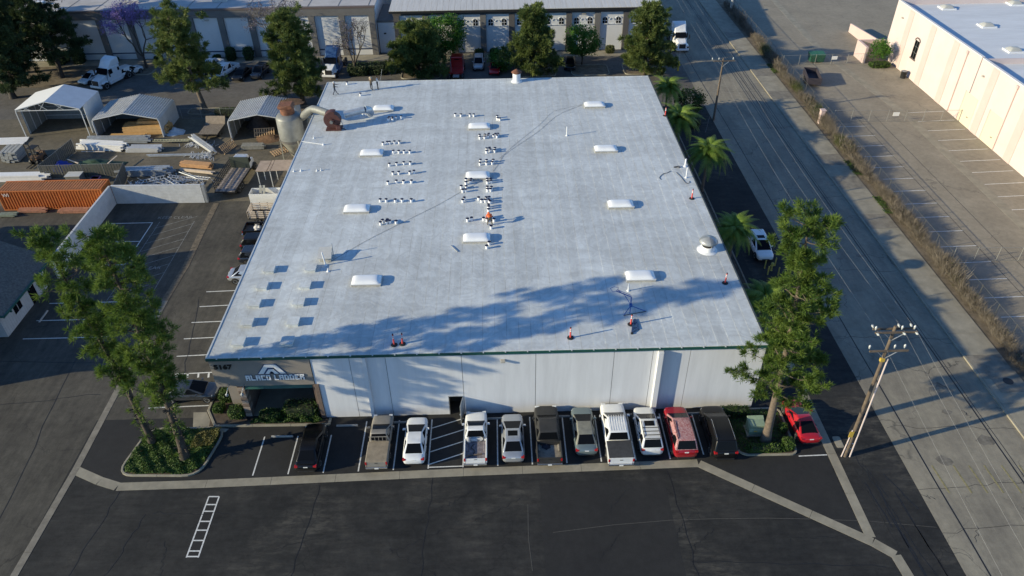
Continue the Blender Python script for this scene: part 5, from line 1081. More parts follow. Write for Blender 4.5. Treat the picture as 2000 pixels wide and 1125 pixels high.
# ---------------------------------------------------------------- west side: walls, house, container, sheds, stock
block_m = pm('painted_block', (.50, .51, .52), .8, var=.12, scale=1.2, bump=.3, bscale=12, world=True)
def block_wall(label, a, b, h, th=.2):
    a, b = Vector((*a, 0)), Vector((*b, 0)); d = b-a; L0 = d.length; rz = math.atan2(d.y, d.x); t = thing('block_wall', label, 'wall', a, rz)
    MB().box(0, -th/2+.012, 0, L0, th/2-.012, h-.01).build('core', pm('mortar', (.33, .34, .35), .9), t)
    bw, bh = .8, .4; rows = int(round(h/bh)); me = {}
    for r in range(rows):
        x = -(r % 2)*bw/2
        while x < L0-.01:
            x0, x1 = max(0, x), min(L0, x+bw); k = round(x1-x0, 2)
            if k > .03:
                if k not in me: me[k] = MB().box(.006, -th/2, .006, k-.006, th/2, bh-.006).mesh('block', block_m)
                link('block', me[k], t, (x0, 0, r*bh))
            x += bw
    MB().box(-.02, -th/2-.02, rows*bh, L0+.02, th/2+.02, rows*bh+.07).build('coping', block_m, t, bevel=.015); return t
block_wall('white block wall running forward beside the orange container', (-46.4, 64.2), (-46.4, 79.4), 2.4)
block_wall('white block wall facing the driveway with a diagonal shadow', (-46.25, 79.5), (-35.6, 79.3), 2.4)
MB0 = MB().box(-35.55, 79.2, 0, -35.2, 79.6, 2.45).build('gate_post', steel, bevel=.02); tag(MB0, 'square steel gate post at the end of the white block wall', 'post')
# neighbour's house
t = thing('neighbour_house', 'low white boarded building with green fascia and grey shingle roof', 'building', (-46.2, 0, 0)); boards = pm('white_siding', (.40, .41, .42), .75, var=.1, scale=2); shin = pm('grey_shingle', (.11, .105, .095), .95, var=.4, scale=5, bump=.4, bscale=20)
MB().box(-12, 54.95, 0, -.72, 55.1, 3.0).build('wall', boards, t); MB().box(-.9, 55.1, 0, -.7, 63.2, 3.0).build('wall', boards, t); MB().box(-12, 63.05, 0, -.9, 63.2, 3.0).build('wall', boards, t)
for k in range(24): y = 55.15+k*.335; MB().box(-.7, y, .02, -.685, y+.31, 2.98).build('siding_board', boards, t)
w_ = MB().box(-.68, 57.1, 1.0, -.655, 58.4, 2.1).build('window', glassm, t); MB().box(-.66, 57.05, .95, -.63, 58.45, 1.0).box(-.66, 57.72, 1.0, -.64, 57.77, 2.1).build('frame', boards, w_)
d_ = MB().box(-.68, 59.9, .02, -.655, 61.0, 2.2).build('door', glassm, t); MB().box(-.655, 60.3, 1.75, -.645, 60.55, 1.9).box(-.655, 60.65, 1.75, -.645, 60.75, 1.85).build('notice', plate_m, d_)
w_ = MB().box(-.68, 61.6, .9, -.655, 62.7, 2.1).build('window', glassm, t); MB().box(-.66, 61.55, .86, -.63, 62.75, .9).build('frame', boards, w_)
b = MB()
for y0, y1, x1 in ((54.4, 63.9, .35), (46.6, 54.38, -2.4)):
    z1 = 2.95+(.35-x1)*.49; b.add([(x1, y0, z1), (x1, y1, z1), (-6.2, y1, 6.15), (-6.2, y0, 6.15), (-12.7, y0, 2.95), (-12.7, y1, 2.95), (x1, y0, z1-.12), (x1, y1, z1-.12), (-12.7, y0, 2.83), (-12.7, y1, 2.83)], [(0, 1, 2, 3), (3, 2, 5, 4), (0, 3, 4, 8, 6), (1, 7, 9, 5, 2), (6, 8, 9, 7), (0, 6, 7, 1), (4, 5, 9, 8)])
ro = b.build('roof', shin, t)
MB().box(-12, 47, 0, -2.9, 54.9, 3.6).build('wall', boards, t)
MB().box(.35, 54.25, 2.8, .42, 63.85, 3.02).build('fascia', green_trim, t); MB().box(-2.4, 54.32, 2.8, .42, 54.39, 3.02).build('fascia', green_trim, t)
for y in (55.6, 58.9, 60.6, 62.3): MB().box(-.66, y, 2.45, .3, y+.1, 2.8).build('bracket', green_trim, t)
t = thing('neighbour_annex', 'dark flat roofed block beyond the low white building', 'building', (-60, 0, 0)); MB().box(-14, 56, 0, -1.8, 70, 5.4).build('wall', boards, t); MB().box(-14.2, 55.8, 5.4, -1.6, 70.2, 5.6).build('roof', shin, t)
# shipping container
oran = pm('container_orange', (.50, .15, .035), .6, var=.18, scale=1.1); t = thing('shipping_container', 'orange corrugated shipping container behind the white block wall', 'shipping container', (-47.0, 78.4, 0)); L_, Wc, Hc = 12.2, 2.44, 2.6
def corr_sheet(n, step, dep, duty=.5):
    """trapezoid corrugation profile: list of (u, depth)"""
    o = []
    for i in range(n): u = i*step; o += [(u, 0), (u+step*.38, 0), (u+step*.5, dep), (u+step*.88, dep)]
    o.append((n*step, 0)); return o
pf = corr_sheet(36, (L_-.3)/36, .13); b = MB()
for u, d in pf: b.v += [(-L_+.15+u, .0+d, .15), (-L_+.15+u, .0+d, Hc-.1)]
for i in range(len(pf)-1): b.f.append((2*i, 2*i+2, 2*i+3, 2*i+1))
b.build('side_panel', oran, t); b2 = MB(); pr2 = corr_sheet(36, (L_-.3)/36, .08)
for u, d in pr2: b2.v += [(-L_+.15+u, .1, Hc-.04-d), (-L_+.15+u, Wc-.1, Hc-.04-d)]
for i in range(len(pr2)-1): b2.f.append((2*i, 2*i+2, 2*i+3, 2*i+1))
b2.build('roof_panel', pm('container_orange_faded', (.50, .21, .075), .7, var=.2, scale=1.5), t); pe = corr_sheet(9, (Wc-.2)/9, .05); b = MB()
for u, d in pe: b.v += [(-d, .1+u, .15), (-d, .1+u, Hc-.1)]
for i in range(len(pe)-1): b.f.append((2*i, 2*i+2, 2*i+3, 2*i+1))
b.build('end_panel', oran, t); MB().box(-L_+.1, Wc-.07, .15, -.1, Wc-.03, Hc-.1).box(-L_+.02, .1, .15, -L_+.06, Wc-.1, Hc-.1).build('rear_panel', oran, t)
for x in (-L_, -.13):
    for y in (-.03, Wc-.12): MB().box(x, y, 0, x+.15, y+.15, Hc).build('corner_post', oran, t)
for z in (0, Hc-.12): MB().box(-L_+.15, -.04, z, -.13, .06, z+.13).build('frame_rail', oran, t); MB().box(-L_+.15, Wc-.08, z, -.13, Wc+.02, z+.13).build('frame_rail', oran, t); MB().box(-.1, .12, z, .015, Wc-.12, z+.13).build('frame_rail', oran, t)
lw = text_mesh('WI', .62, .004, plate_m, 'lettering'); link('lettering', lw, t, (-L_+.95, -.05, Hc-.55), (R(90), 0, 0))
# pipes stacked in front of the container
pk_ = pm('salmon_plank', (.36, .17, .11), .8, var=.3, scale=3); gp = pm('green_pipe', (.19, .23, .19), .7, var=.25); rg_ = random.Random(5)
def bundle(label, loc, n, ln, mat, rz=0, sec=(.14, .1), cols=5, name='timber_stack', cat='timber', jit=.12, bands=True, part='plank'):
    t = thing(name, label, cat, loc, rz)
    for i in range(n):
        c, r = i % cols, i//cols; dx = rg_.uniform(-jit, jit)*1.5; l = ln*rg_.uniform(.86, 1.0); y = (c-cols/2+.5)*sec[0]*1.22; z = r*sec[1]*1.1+.08+sec[1]/2
        q = lambda: rg_.uniform(-.045, .045)
        MB().bar((-l/2+dx, y+q(), z+q()*.5), (l/2+dx, y+q(), z+q()*.5), sec[0], sec[1]).build(part, mat, t)
    for x in (-ln*.3, ln*.3): MB().box(x-.05, -cols*sec[0]*.6, 0, x+.05, cols*sec[0]*.6, .08).build('bearer', pm('brown_steel', 0), t)
    return t
p = G(67, 413); bundle('salmon painted planks stacked at the container foot, left pile', (p.x, p.y-.1, 0), 15, 3.3, pk_)
p = G(148, 413); bundle('salmon painted planks stacked at the container foot, right pile', (p.x, p.y-.1, 0), 15, 3.6, pk_)
p = G(18, 420); bundle('grey green bars stacked at the left picture edge', (p.x, p.y-.2, 0), 12, 2.2, gp, name='bar_stack', cat='metal bars', part='bar')
# sheds: portal frame tunnel sheds with ribbed sheet roofs
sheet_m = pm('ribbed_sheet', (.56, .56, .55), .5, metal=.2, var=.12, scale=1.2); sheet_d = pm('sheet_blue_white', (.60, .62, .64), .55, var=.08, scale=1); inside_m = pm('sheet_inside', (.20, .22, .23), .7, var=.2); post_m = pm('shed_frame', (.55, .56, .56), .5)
def shed(label, x0, x1, y0, y1, ez, rz_, ribs=True, mats=(sheet_m, sheet_m), truss=False, inset_y=0, wall_l=True):
    t = thing('storage_shed', label, 'shed', ((x0+x1)/2, y0, 0), 0); W2 = (x1-x0)/2; D = y1-y0
    for s in (-1, 1):
        prof = []; n = 14 if ribs else 1
        sl = [(s*W2*(1-i/n), ez+(rz_-ez)*i/n) for i in range(n+1)]
        if ribs:
            for i in range(n):
                (xa, za), (xb, zb) = sl[i], sl[i+1]
                for u, dz in ((0, 0), (.52, 0), (.6, .1), (.92, .1)): prof.append((xa+(xb-xa)*u, za+(zb-za)*u+dz))
            prof.append(sl[-1])
            prof = [(s*W2*1.0, ez-.35), (s*(W2-.02), ez-.12), (s*(W2-.12), ez)]+prof[1:]
        else: prof = sl
        b = MB()
        for x, z in prof: b.v += [(x, 0, z), (x, D, z)]
        for i in range(len(prof)-1): b.f.append((2*i, 2*i+2, 2*i+3, 2*i+1))
        o = b.build('roof_slope', mats[0 if s < 0 else 1], t); m = o.modifiers.new('so', 'SOLIDIFY'); m.thickness = .03; m.offset = -1
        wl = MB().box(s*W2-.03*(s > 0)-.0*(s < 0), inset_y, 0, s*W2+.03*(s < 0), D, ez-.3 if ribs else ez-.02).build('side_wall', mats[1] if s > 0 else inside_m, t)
        for k in range(4): y = inset_y+.1+(D-inset_y-.3)*k/3; MB().box(s*(W2-.11)-.04, y, 0, s*(W2-.11)+.04, y+.08, ez-.05).build('stud', post_m, t)
        MB().bar((s*W2*.995, .02, 0), (s*W2*.995, .02, ez-.35), .1, .1).build('front_post', post_m, t); MB().bar((s*W2*.985, .02, ez-.35), (s*(W2-.15), .02, ez), .1, .1).build('front_arch', post_m, t); MB().bar((s*(W2-.15), .02, ez), (0, .02, rz_), .1, .1).build('front_arch', post_m, t)
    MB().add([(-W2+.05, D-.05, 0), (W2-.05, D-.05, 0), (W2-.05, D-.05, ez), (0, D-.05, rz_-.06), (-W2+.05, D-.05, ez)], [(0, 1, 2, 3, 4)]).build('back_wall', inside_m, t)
    for z in (.6, 1.3, 2.0): MB().box(-W2+.2, D-.14, z, W2-.2, D-.08, z+.07).build('girt', post_m, t)
    if truss:
        MB().bar((-W2, .05, ez-.15), (W2, .05, ez-.15), .08, .08).build('tie_beam', post_m, t)
        for k in range(1, 8):
            x = -W2+2*W2*k/8; zt = ez+(rz_-ez)*(1-abs(x)/W2); x2 = -W2+2*W2*(k+(1 if k % 2 else -1))/8; MB().bar((x, .05, ez-.15), (x2, .05, ez+(rz_-ez)*(1-abs(x2)/W2)), .05, .05).build('truss_web', post_m, t)
    return t
shed('open fronted white shed with trusses at the far left', -66.3, -57.4, 98.3, 104.4, 4.1, 5.2, ribs=False, mats=(pm('sheet_white', (.72, .72, .7), .5), sheet_d), truss=True, inset_y=1.0)
shed('ribbed metal shed full of timber, middle of the three', -56.0, -46.8, 97.5, 104.0, 2.75, 3.65)
shed('ribbed metal shed behind the cyclone, right of the three', -36.9, -28.4, 95.9, 102.4, 2.95, 3.75)
tag(crumple(1.7, .22, rust_b, 'leaf_litter', None, (-29.7, 101.0, 3.3), 1.5, .8), 'brown pine litter lying on the rear of the right shed roof', 'leaf litter')
# timber in the middle shed
yt = pm('yellow_timber', (.55, .33, .13), .75, var=.15, scale=2); gt = pm('grey_timber', (.25, .2, .15), .85, var=.25, scale=2)
bundle('tall stack of yellow timber at the mouth of the middle shed', (-49.6, 99.3, 0), 60, 6.6, yt, sec=(.17, .17), cols=10); bundle('upper packs of yellow timber on the tall stack', (-49.2, 99.9, 1.2), 14, 3.4, yt, sec=(.17, .17), cols=7); bundle('low yellow timber pack in front of the tall stack', (-51.7, 97.4, 0), 12, 5.0, yt, sec=(.17, .15), cols=4)
# aluminium ladder stock in the yard
al = pm('bare_aluminium', (.72, .73, .74), .35, metal=.5, var=.08, scale=1.5); al_w = pm('white_rail_stock', (.78, .77, .75), .5, var=.08); al_d = pm('dull_aluminium', (.42, .45, .48), .45, metal=.4, var=.2, scale=2)
bundle('white rail bundles laid across the yard by the middle shed', (-54.0, 94.3, 0), 24, 6.8, al_w, R(-8), (.2, .2), 6, 'rail_stack', 'metal rails', part='rail', jit=.25)
bundle('grey steel rails behind the white rail bundles', (-52.3, 96.2, 0), 12, 9.0, al_d, R(-1), (.22, .22), 4, 'rail_stack', 'metal rails', part='rail', jit=.3)
bundle('bright aluminium rails right of the white bundles', (-48.0, 93.3, 0), 15, 4.6, al, R(-3), (.2, .2), 5, 'rail_stack', 'metal rails', part='rail', jit=.35)
bundle('silver rails leaning diagonally towards the stake truck', (-40.2, 93.9, .35), 12, 6.6, al, R(-47), (.16, .14), 4, 'rail_stack', 'metal rails', part='rail', jit=.3)
bundle('single long pale beam lying on the yard', (-43.0, 91.6, 0), 2, 8.2, al_d, R(0), (.16, .22), 2, 'beam', 'metal beam', part='rail')
bundle('blue grey profiles behind the block wall', (-45.2, 86.6, 0), 20, 6.2, al_d, R(2), (.2, .2), 5, 'rail_stack', 'metal rails', part='rail', jit=.5)
bundle('orange timber bundle right of the blue grey profiles', (-39.4, 88.4, 0), 12, 4.4, pm('orange_timber', (.48, .27, .13), .8, var=.2), R(-12), (.2, .17), 4); bundle('pale boards beside the orange timber bundle', (-38.9, 87.0, 0), 4, 5.0, pm('pale_board', (.6, .5, .4), .8, var=.15), R(-14), (.15, .15), 3)
bundle('white rails stored behind the container', (-61.5, 86.0, 0), 18, 8.4, al_w, R(0), (.24, .2), 5, 'rail_stack', 'metal rails', part='rail', jit=.4); bundle('grey panels stacked high at the left picture edge', (-64.6, 91.8, 0), 24, 2.6, pm('grey_panel', (.33, .33, .31), .8, var=.15), R(92), (.45, .22), 4, 'panel_stack', 'panels', part='panel')
bundle('pale planks lying flat at the far left of the yard', (-68.5, 97.0, 0), 6, 6.0, al_w, R(2), (.3, .08), 6, 'plank_pile', 'planks')
# stepladders heaped behind the wall
def ladder(label, loc, rot, ln, mat, n=8):
    t = thing('ladder', label, 'ladder', loc, 0, 'ladders heaped in the yard'); t.rotation_euler = rot
    for s in (-1, 1): MB().box(-ln/2, s*.24-.03, -.04, ln/2, s*.24+.03, .05).build('side_rail', mat, t)
    for k in range(n): x = -ln/2+ln*(k+.5)/n; MB().box(x-.03, -.21, -.02, x+.03, .21, .03).build('rung', mat, t)
rl = random.Random(17); wheres = ['lowest, by the wall end', 'with its end raised', 'across the heap', 'at the left of the heap', 'flat on the blue profiles', 'nearest the block wall', 'on top of the heap', 'at the right of the heap', 'leaning on the gate post']
for i, wh_ in enumerate(wheres): ladder('loose aluminium ladder in the heap behind the block wall, '+wh_, (-43.2+i*.72, 83.3+rl.uniform(-1.6, 1.6), .35+rl.uniform(0, .8)), (rl.uniform(-.4, .4), rl.uniform(-.28, .28), rl.uniform(-.7, .5)), rl.uniform(2.4, 3.8), al if i % 3 else al_d)
for i, (x, y, a) in enumerate([(-41.2, 95.8, 4), (-42.5, 95.3, -2)]): ladder('aluminium ladder lying flat beside the cross shaped trailer ramp, '+('upper' if i else 'lower'), (x-2.4, y, .3+.25*i), (0, 0, R(a)), 5.0, pm('yellowed_ladder', (.42, .4, .27), .6), 12)
# offcuts: uncountable metal scrap round the heaps
b = MB(); rs_ = random.Random(23)
for k in range(420):
    cx, cy, sx, sy = rs_.choice([(-41.5, 84.0, 3.4, 1.7), (-39.5, 91.5, 1.6, 1.0), (-41, 94.8, 2.2, .8), (-45.5, 83.5, 1.2, 1.2)]); x, y, a, l = cx+rs_.gauss(0, sx*.5), cy+rs_.gauss(0, sy*.5), rs_.uniform(0, 3.1), rs_.uniform(.15, .9); dz = rs_.uniform(0, .25)
    b.bar((x-l/2*math.cos(a), y-l/2*math.sin(a), .03), (x+l/2*math.cos(a), y+l/2*math.sin(a), .03+dz), .05, .04)
tag(b.build('metal_offcuts', al), 'scattered bright metal offcuts round the ladder heaps', 'scrap', kind='stuff')
# flatbed trailer, forklift, stake truck, small carport, bins
p = G(417, 252); t = thing('flat_trailer', 'wooden decked trailer with a raised tailboard between the sheds', 'trailer', (-40.1, 99.0, 0), R(88)); wood_d = pm('weathered_deck', (.20, .165, .13), .9, var=.3, scale=4)
for k in range(9): y = -1.35+k*.3; MB().box(-2.6, y, .8, .6, y+.28, .87).build('deck_plank', wood_d, t)
MB().box(-2.6, -1.38, .66, .6, 1.36, .79).build('chassis', trim_m, t); MB().hexa([(.62, -1.38, .8), (.7, -1.38, .8), (.7, 1.36, .8), (.62, 1.36, .8)], [(1.3, -1.38, 1.75), (1.38, -1.38, 1.75), (1.38, 1.36, 1.75), (1.3, 1.36, 1.75)]).build('tailboard', gt, t); wheels(t, (-1.4, -.6), 1.2, .36); MB().bar((-2.6, 0, .6), (-3.8, 0, .5), .12, .1).build('drawbar', trim_m, t)
t = thing('forklift', 'old forklift with tall mast parked at the left of the yard', 'forklift', (-61.0, 90.6, 0), R(-100)); fy_ = pm('forklift_brown', (.16, .09, .05), .7, var=.3)
MB().box(-1.2, -.6, .35, .6, .6, 1.05).build('body', fy_, t, bevel=.08); MB().box(-1.3, -.55, .4, -.9, .55, 1.25).build('counterweight', fy_, t, bevel=.1); MB().box(-.5, -.3, 1.05, 0, .3, 1.4).build('seat', trim_m, t, bevel=.06)
for x in (-.7, .5):
    for s in (-1, 1): MB().bar((x, s*.5, 1.0), (x*.9, s*.45, 2.2), .06, .06).build('guard_post', trim_m, t)
MB().box(-.7, -.5, 2.18, .55, .5, 2.24).build('overhead_guard', trim_m, t)
for s in (-1, 1): MB().bar((.75, s*.35, .1), (.75, s*.35, 3.0), .1, .1).build('mast_rail', trim_m, t); MB().box(.8, s*.3-.06, .08, 1.9, s*.3+.06, .14).build('fork', trim_m, t)
for z in (1.0, 2.0, 2.95): MB().box(.7, -.35, z, .8, .35, z+.08).build('mast_cross', trim_m, t)
wheels(t, (.4, -.85), .62, .33)
t = thing('stake_truck', 'old white cab flatbed truck with a black stake rack along one side', 'truck', (-32.9, 84.2, 0), R(86)); db = pm('deck_mixed', (.30, .25, .22), .85, var=.5, scale=2.5)
for k in range(8): y = -1.2+k*.3; MB().box(-4.3, y, 1.05, 1.6, y+.285, 1.12).build('deck_plank', db if k % 3 else pm('deck_dark', (.12, .11, .11), .85, var=.3), t)
MB().box(-4.35, -1.25, .88, 1.65, 1.25, 1.04).build('deck_frame', trim_m, t); MB().box(1.6, -1.2, 1.05, 1.7, 1.2, 2.6).build('headboard', pm('dark_green_board', (.035, .045, .035), .7), t); MB().box(-4.0, -.4, .6, 3.2, .4, .86).build('chassis', trim_m, t)
for k in range(12): x = -4.1+k*.5; MB().bar((x, 1.22, 1.1), (x, 1.22, 2.3), .05, .05).build('stake', trim_m, t)
for z in (1.35, 1.65, 1.95, 2.25): MB().box(-4.2, 1.18, z, 1.6, 1.23, z+.09).build('stake_rail', trim_m, t)
MB().hexa([(1.8, -1.0, .7), (3.5, -.95, .7), (3.5, .95, .7), (1.8, 1.0, .7)], [(1.8, -.85, 2.45), (2.9, -.8, 2.4), (2.9, .8, 2.4), (1.8, .85, 2.45)]).build('cab', P_white, t, bevel=.08); MB().hexa([(3.4, -.85, .7), (4.3, -.8, .7), (4.3, .8, .7), (3.4, .85, .7)], [(3.2, -.8, 1.5), (4.2, -.75, 1.35), (4.2, .75, 1.35), (3.2, .8, 1.5)]).build('hood', P_white, t, bevel=.08)
for s in (-1, 1): MB().box(2.0, min(s*.93, s*.97), 1.5, 2.9, max(s*.93, s*.97), 2.1).build('side_window', glassm, t)
for k in range(9): y = -.7+k*.175; MB().box(1.85, y-.02, 2.43, 2.85, y+.02, 2.47).build('roof_rib', P_white, t)
wheels(t, (3.4, -2.6, -1.7), 1.15, .45)
t = thing('carport', 'small plywood roofed carport beside the stake truck', 'carport', (-27.6, 83.4, 0)); ply = pm('plywood', (.36, .28, .22), .85, var=.2, scale=1.5)
for k, (x0, x1) in enumerate(((-2.1, -.75), (-.65, -.35), (-.25, 1.9))): MB().box(x0, -1.4, 2.55+.03*k, x1, 1.3, 2.62+.03*k).build('roof_board', ply, t)
for x in (-1.95, -.4, 1.75):
    for y in (-1.25, 1.15): MB().bar((x, y, 0), (x, y, 2.55), .08, .08).build('post', post_m, t)
t = thing('bin_crate', 'white open topped crate at the west wall', 'crate', (-27.6, 78.2, 0)); cw_ = pm('crate_white', (.74, .73, .70), .6, var=.06)
for x0, y0, x1, y1 in ((-1.9, -.75, 1.9, -.69), (-1.9, .69, 1.9, .75), (-1.9, -.69, -1.84, .69), (1.84, -.69, 1.9, .69)): MB().box(x0, y0, .05, x1, y1, 2.0).build('side_board', cw_, t)
MB().box(-1.84, -.69, .05, 1.84, .69, .2).build('floor', cw_, t)
for x in (-.9, -.5): MB().bar((x, -.5, .2), (x+.2, .5, 2.5), .3, .05).build('loose_panel', gal, t)
t = thing('walk_mower', 'yellow compactor under the carport', 'machine', (-25.6, 81.5, 0), R(80)); ym = pm('machine_yellow', (.5, .3, .06), .6, var=.2); MB().box(-.6, -.35, .4, .6, .35, .9).build('body', ym, t, bevel=.08); MB().box(-.5, -.4, .9, .5, .4, 1.0).build('hood_plate', pm('beige_plate', (.4, .3, .22), .7), t); MB().tube([(-.6, 0, .9), (-1.0, 0, 1.3)], .04, 6).build('handle', trim_m, t); MB().tube([(0, -.4, .25), (0, .4, .25)], .28, 14).build('drum', trim_m, t)
t = thing('stake_pickup', 'black pickup with slatted wooden stake bed against the west wall', 'pickup truck', (-26.3, 75.1, 0), 0)
for y in (-.95, .9):
    for z in (.75, 1.0, 1.25, 1.5): MB().box(-2.6, y, z, .3, y+.05, z+.14).build('side_slat', pm('pale_board', 0), t)
for z in (.75, 1.0, 1.25, 1.5): MB().box(-2.68, -.95, z, -2.61, .95, z+.14).build('end_slat', pm('pale_board', 0), t)
for x in (-2.6, -1.7, -.8, .2):
    for y in (-1.0, .96): MB().box(x, y, .6, x+.07, y+.05, 1.7).build('stake', trim_m, t)
MB().box(-2.6, -.95, .6, .3, .95, .7).build('bed_floor', bed_m, t); MB().hexa([(.4, -.9, .5), (2.6, -.9, .5), (2.6, .9, .5), (.4, .9, .5)], [(.45, -.7, 1.75), (1.4, -.7, 1.75), (1.4, .7, 1.75), (.45, .7, 1.75)]).build('cab', P_black, t, bevel=.08); wheels(t, (1.7, -1.6), .92, .36)
t = thing('propane_bottle', 'white bottles standing against the west wall', 'gas bottle', (-24.6, 76.6, 0)); MB().lathe([(.3, .0), (.32, .1), (.32, 1.3), (.2, 1.5), (.08, 1.55)], 12).build('bottle', pipe_w, t, smooth=40); MB().lathe([(.12, 1.55), (.2, 1.6), (.2, 1.7)], 10).build('valve_guard', gal, t)
bundle('grey wrapped roll of pallets by the cyclone', (-33.2, 93.4, 0), 16, 3.2, pm('grey_pallet', (.23, .225, .2), .9, var=.25), R(0), (.2, .13), 4, 'pallet_pile', 'pallets', part='slat')
def pallet(label, loc, rot):
    t = thing('pallet', label, 'pallet', loc, 0, 'wooden pallets'); t.rotation_euler = rot; wm = pm('fresh_pallet', (.5, .33, .18), .8, var=.15)
    for k in range(9): x = -1.4+k*.33; MB().box(x, -.6, .1, x+.14, .6, .13).build('slat', wm, t)
    for y in (-.6, -.06, .5): MB().box(-1.4, y, 0, 1.38, y+.1, .1).build('runner', wm, t)
pallet('long fresh pallet leaning in the mouth of the right shed', (-32.6, 97.2, .55), (R(55), 0, R(4))); pallet('weathered pallet lying at the foot of the cyclone', (-29.2, 92.2, .1), (R(12), 0, R(40))); pallet('weathered pallet propped on edge left of the right shed', (-36.6, 93.2, .5), (R(60), 0, R(70)))
tag(crumple(1.6, .5, rust_b, 'brush_heap', None, (-31.6, 96.3, 0), 1.4, .8), 'heap of brown brush and boards inside the right shed', 'debris'); tag(crumple(2.2, 2.2, pm('dark_tarp', (.05, .045, .045), .8, var=.3), 'covered_pile', None, (-34.2, 100.2, 0), .8, .6), 'dark tarpaulin over a pile in the right shed', 'tarp')
tag(crumple(1.6, .7, pm('white_sheet', (.5, .52, .54), .7), 'dust_sheet', None, (-45.6, 98.9, 0), .8, .7), 'crumpled pale sheet beside the middle shed', 'sheet'); tag(crumple(3.0, .85, pm('green_tarp', (.03, .07, .04), .7, var=.35, scale=3), 'green_tarp', None, (-53.0, 89.2, 0), 1.35, .62), 'dark green tarpaulin over a heap inside the fenced pen', 'tarp'); tag(crumple(1.3, .8, pm('blue_tarp', (.02, .05, .36), .6, var=.25, scale=3), 'blue_tarp', None, (-57.3, 89.2, 0), .8, 1.1), 'bright blue tarpaulin at the left corner of the pen', 'tarp')
for i, (a, b_) in enumerate((((-56.4, 89.6, .9), (-54.4, 88.3, .95)), ((-55.8, 92.2, .7), (-52.6, 92.0, .7)), ((-50.6, 88.2, .9), (-50.2, 90.2, .95)))): tag(MB().bar(a, b_, .16, .05).build('loose_board', pm('pale_board', 0)), 'pale board lying on the tarpaulin heap, '+('left', 'rear', 'right')[i], 'board')
t = thing('pen_box', 'grey box standing outside the fenced pen behind the container', 'crate', (-53.6, 85.2, 0)); MB().box(-.9, -.6, 0, .9, .6, 1.0).build('box', gal, t, bevel=.04); MB().box(-.95, -.65, 1.0, .95, .65, 1.08).build('lid', grey_lid, t); t = thing('purple_crate', 'purple crate behind the container', 'crate', (-51.0, 85.0, 0)); MB().box(-.5, -.4, 0, .5, .4, .6).build('box', pm('crate_purple', (.12, .08, .24), .6), t, bevel=.03); MB().box(-.53, -.43, .5, .53, .43, .6).build('rim', pm('crate_purple', 0), t)
# chain-link fences: posts, rails and woven wire
wire_m = pm('fence_wire', (.15, .15, .145), .5, metal=.5)
def chain_fence(label, a, b, h, step=3.0, pitch=.22, wr=.012, mat=None, slats=False, pt=None):
    a, b = Vector((*a, 0)), Vector((*b, 0)); L0 = (b-a).length; t = thing('chain_link_fence', label, 'fence', a, math.atan2((b-a).y, (b-a).x)); n = max(1, round(L0/step)); pt = pt or pm('fence_post_grey', (.22, .22, .21), .6)
    for k in range(n+1): MB().cyl((L0*k/n, 0, 0), (L0*k/n, 0, h+.08), .035, n=6).build('post', pt, t)
    for z in (.06, h): MB().cyl((0, 0, z), (L0, 0, z), .022, n=5).build('rail', pt, t)
    w_ = MB(); k = -h
    while k < L0:
        for s in (1, -1):
            x0, x1 = (k, k+h) if s > 0 else (k+h, k); z0, z1 = .05, h
            # clip to the panel
            def cl(x): return max(0, min(L0, x))
            f0, f1 = (cl(x0)-x0)/(x1-x0), (cl(x1)-x0)/(x1-x0); za, zb_ = z0+(z1-z0)*f0, z0+(z1-z0)*f1
            if abs(f1-f0) > .02: w_.add([(cl(x0), s*wr*.4, za-wr), (cl(x1), s*wr*.4, zb_-wr), (cl(x1), s*wr*.4, zb_+wr), (cl(x0), s*wr*.4, za+wr)], [(0, 1, 2, 3)])
        k += pitch
    w_.build('wire_mesh', mat or wire_m, t)['kind'] = 'stuff'
    if slats:
        for i in range(int(L0/.35)): MB().box(i*.35+.02, -.012, .08, i*.35+.3, .012, h-.05).build('privacy_slat', slats, t)
    return t
psl = pm('privacy_slat', (.085, .085, .075), .8, var=.2)
chain_fence('chain-link pen fence with dark slats behind the container', (-58.2, 86.0), (-47.6, 86.2), 1.9, slats=psl); chain_fence('chain-link return with dark slats at the left of the pen', (-58.2, 86.2), (-57.3, 93.6), 1.9, slats=psl); chain_fence('chain-link return from the pen to the block wall corner', (-47.5, 86.2), (-46.4, 79.8), 2.0, slats=psl)
chain_fence('chain-link fence with green wire between the sheds', (-46.2, 103.6), (-37.4, 103.0), 1.6)
# ---------------------------------------------------------------- buildings behind
grey_pil = pm('grey_pilaster', (.15, .145, .14), .85, var=.12, scale=1, world=True); whit2 = wallmat('rear_panel_white', (.62, .63, .64), .05); navy_band = pm('navy_band', (.04, .06, .12), .7); roof2 = pm('rear_roof_grey', (.42, .40, .39), .8, var=.2, scale=.25, world=True); cream = wallmat('cream_stucco', (.62, .515, .49), .05, .4); cream_p = wallmat('pinkish_stucco', (.57, .44, .41), .05, .4)
Y2, H2 = 128.3, 8.15
t = thing('long_rear_building', 'long white panelled industrial building with grey pilasters along the rear', 'building', (0, 0, 0))
MB().box(-100, Y2+.35, 0, -20.25, Y2+40, H2-.2).build('core', whit2, t); MB().box(-100, Y2-.02, H2-.2, -20.2, Y2+40.2, H2).build('roof', roof2, t); MB().box(-100, Y2-.1, H2-1.35, -20.2, Y2+.34, H2-.21).build('header_band', grey_pil, t); MB().box(-100, Y2-.14, H2-.18, -20.1, Y2+.4, H2+.12).build('parapet_cap', pm('brown_cap', (.13, .1, .09), .7), t)
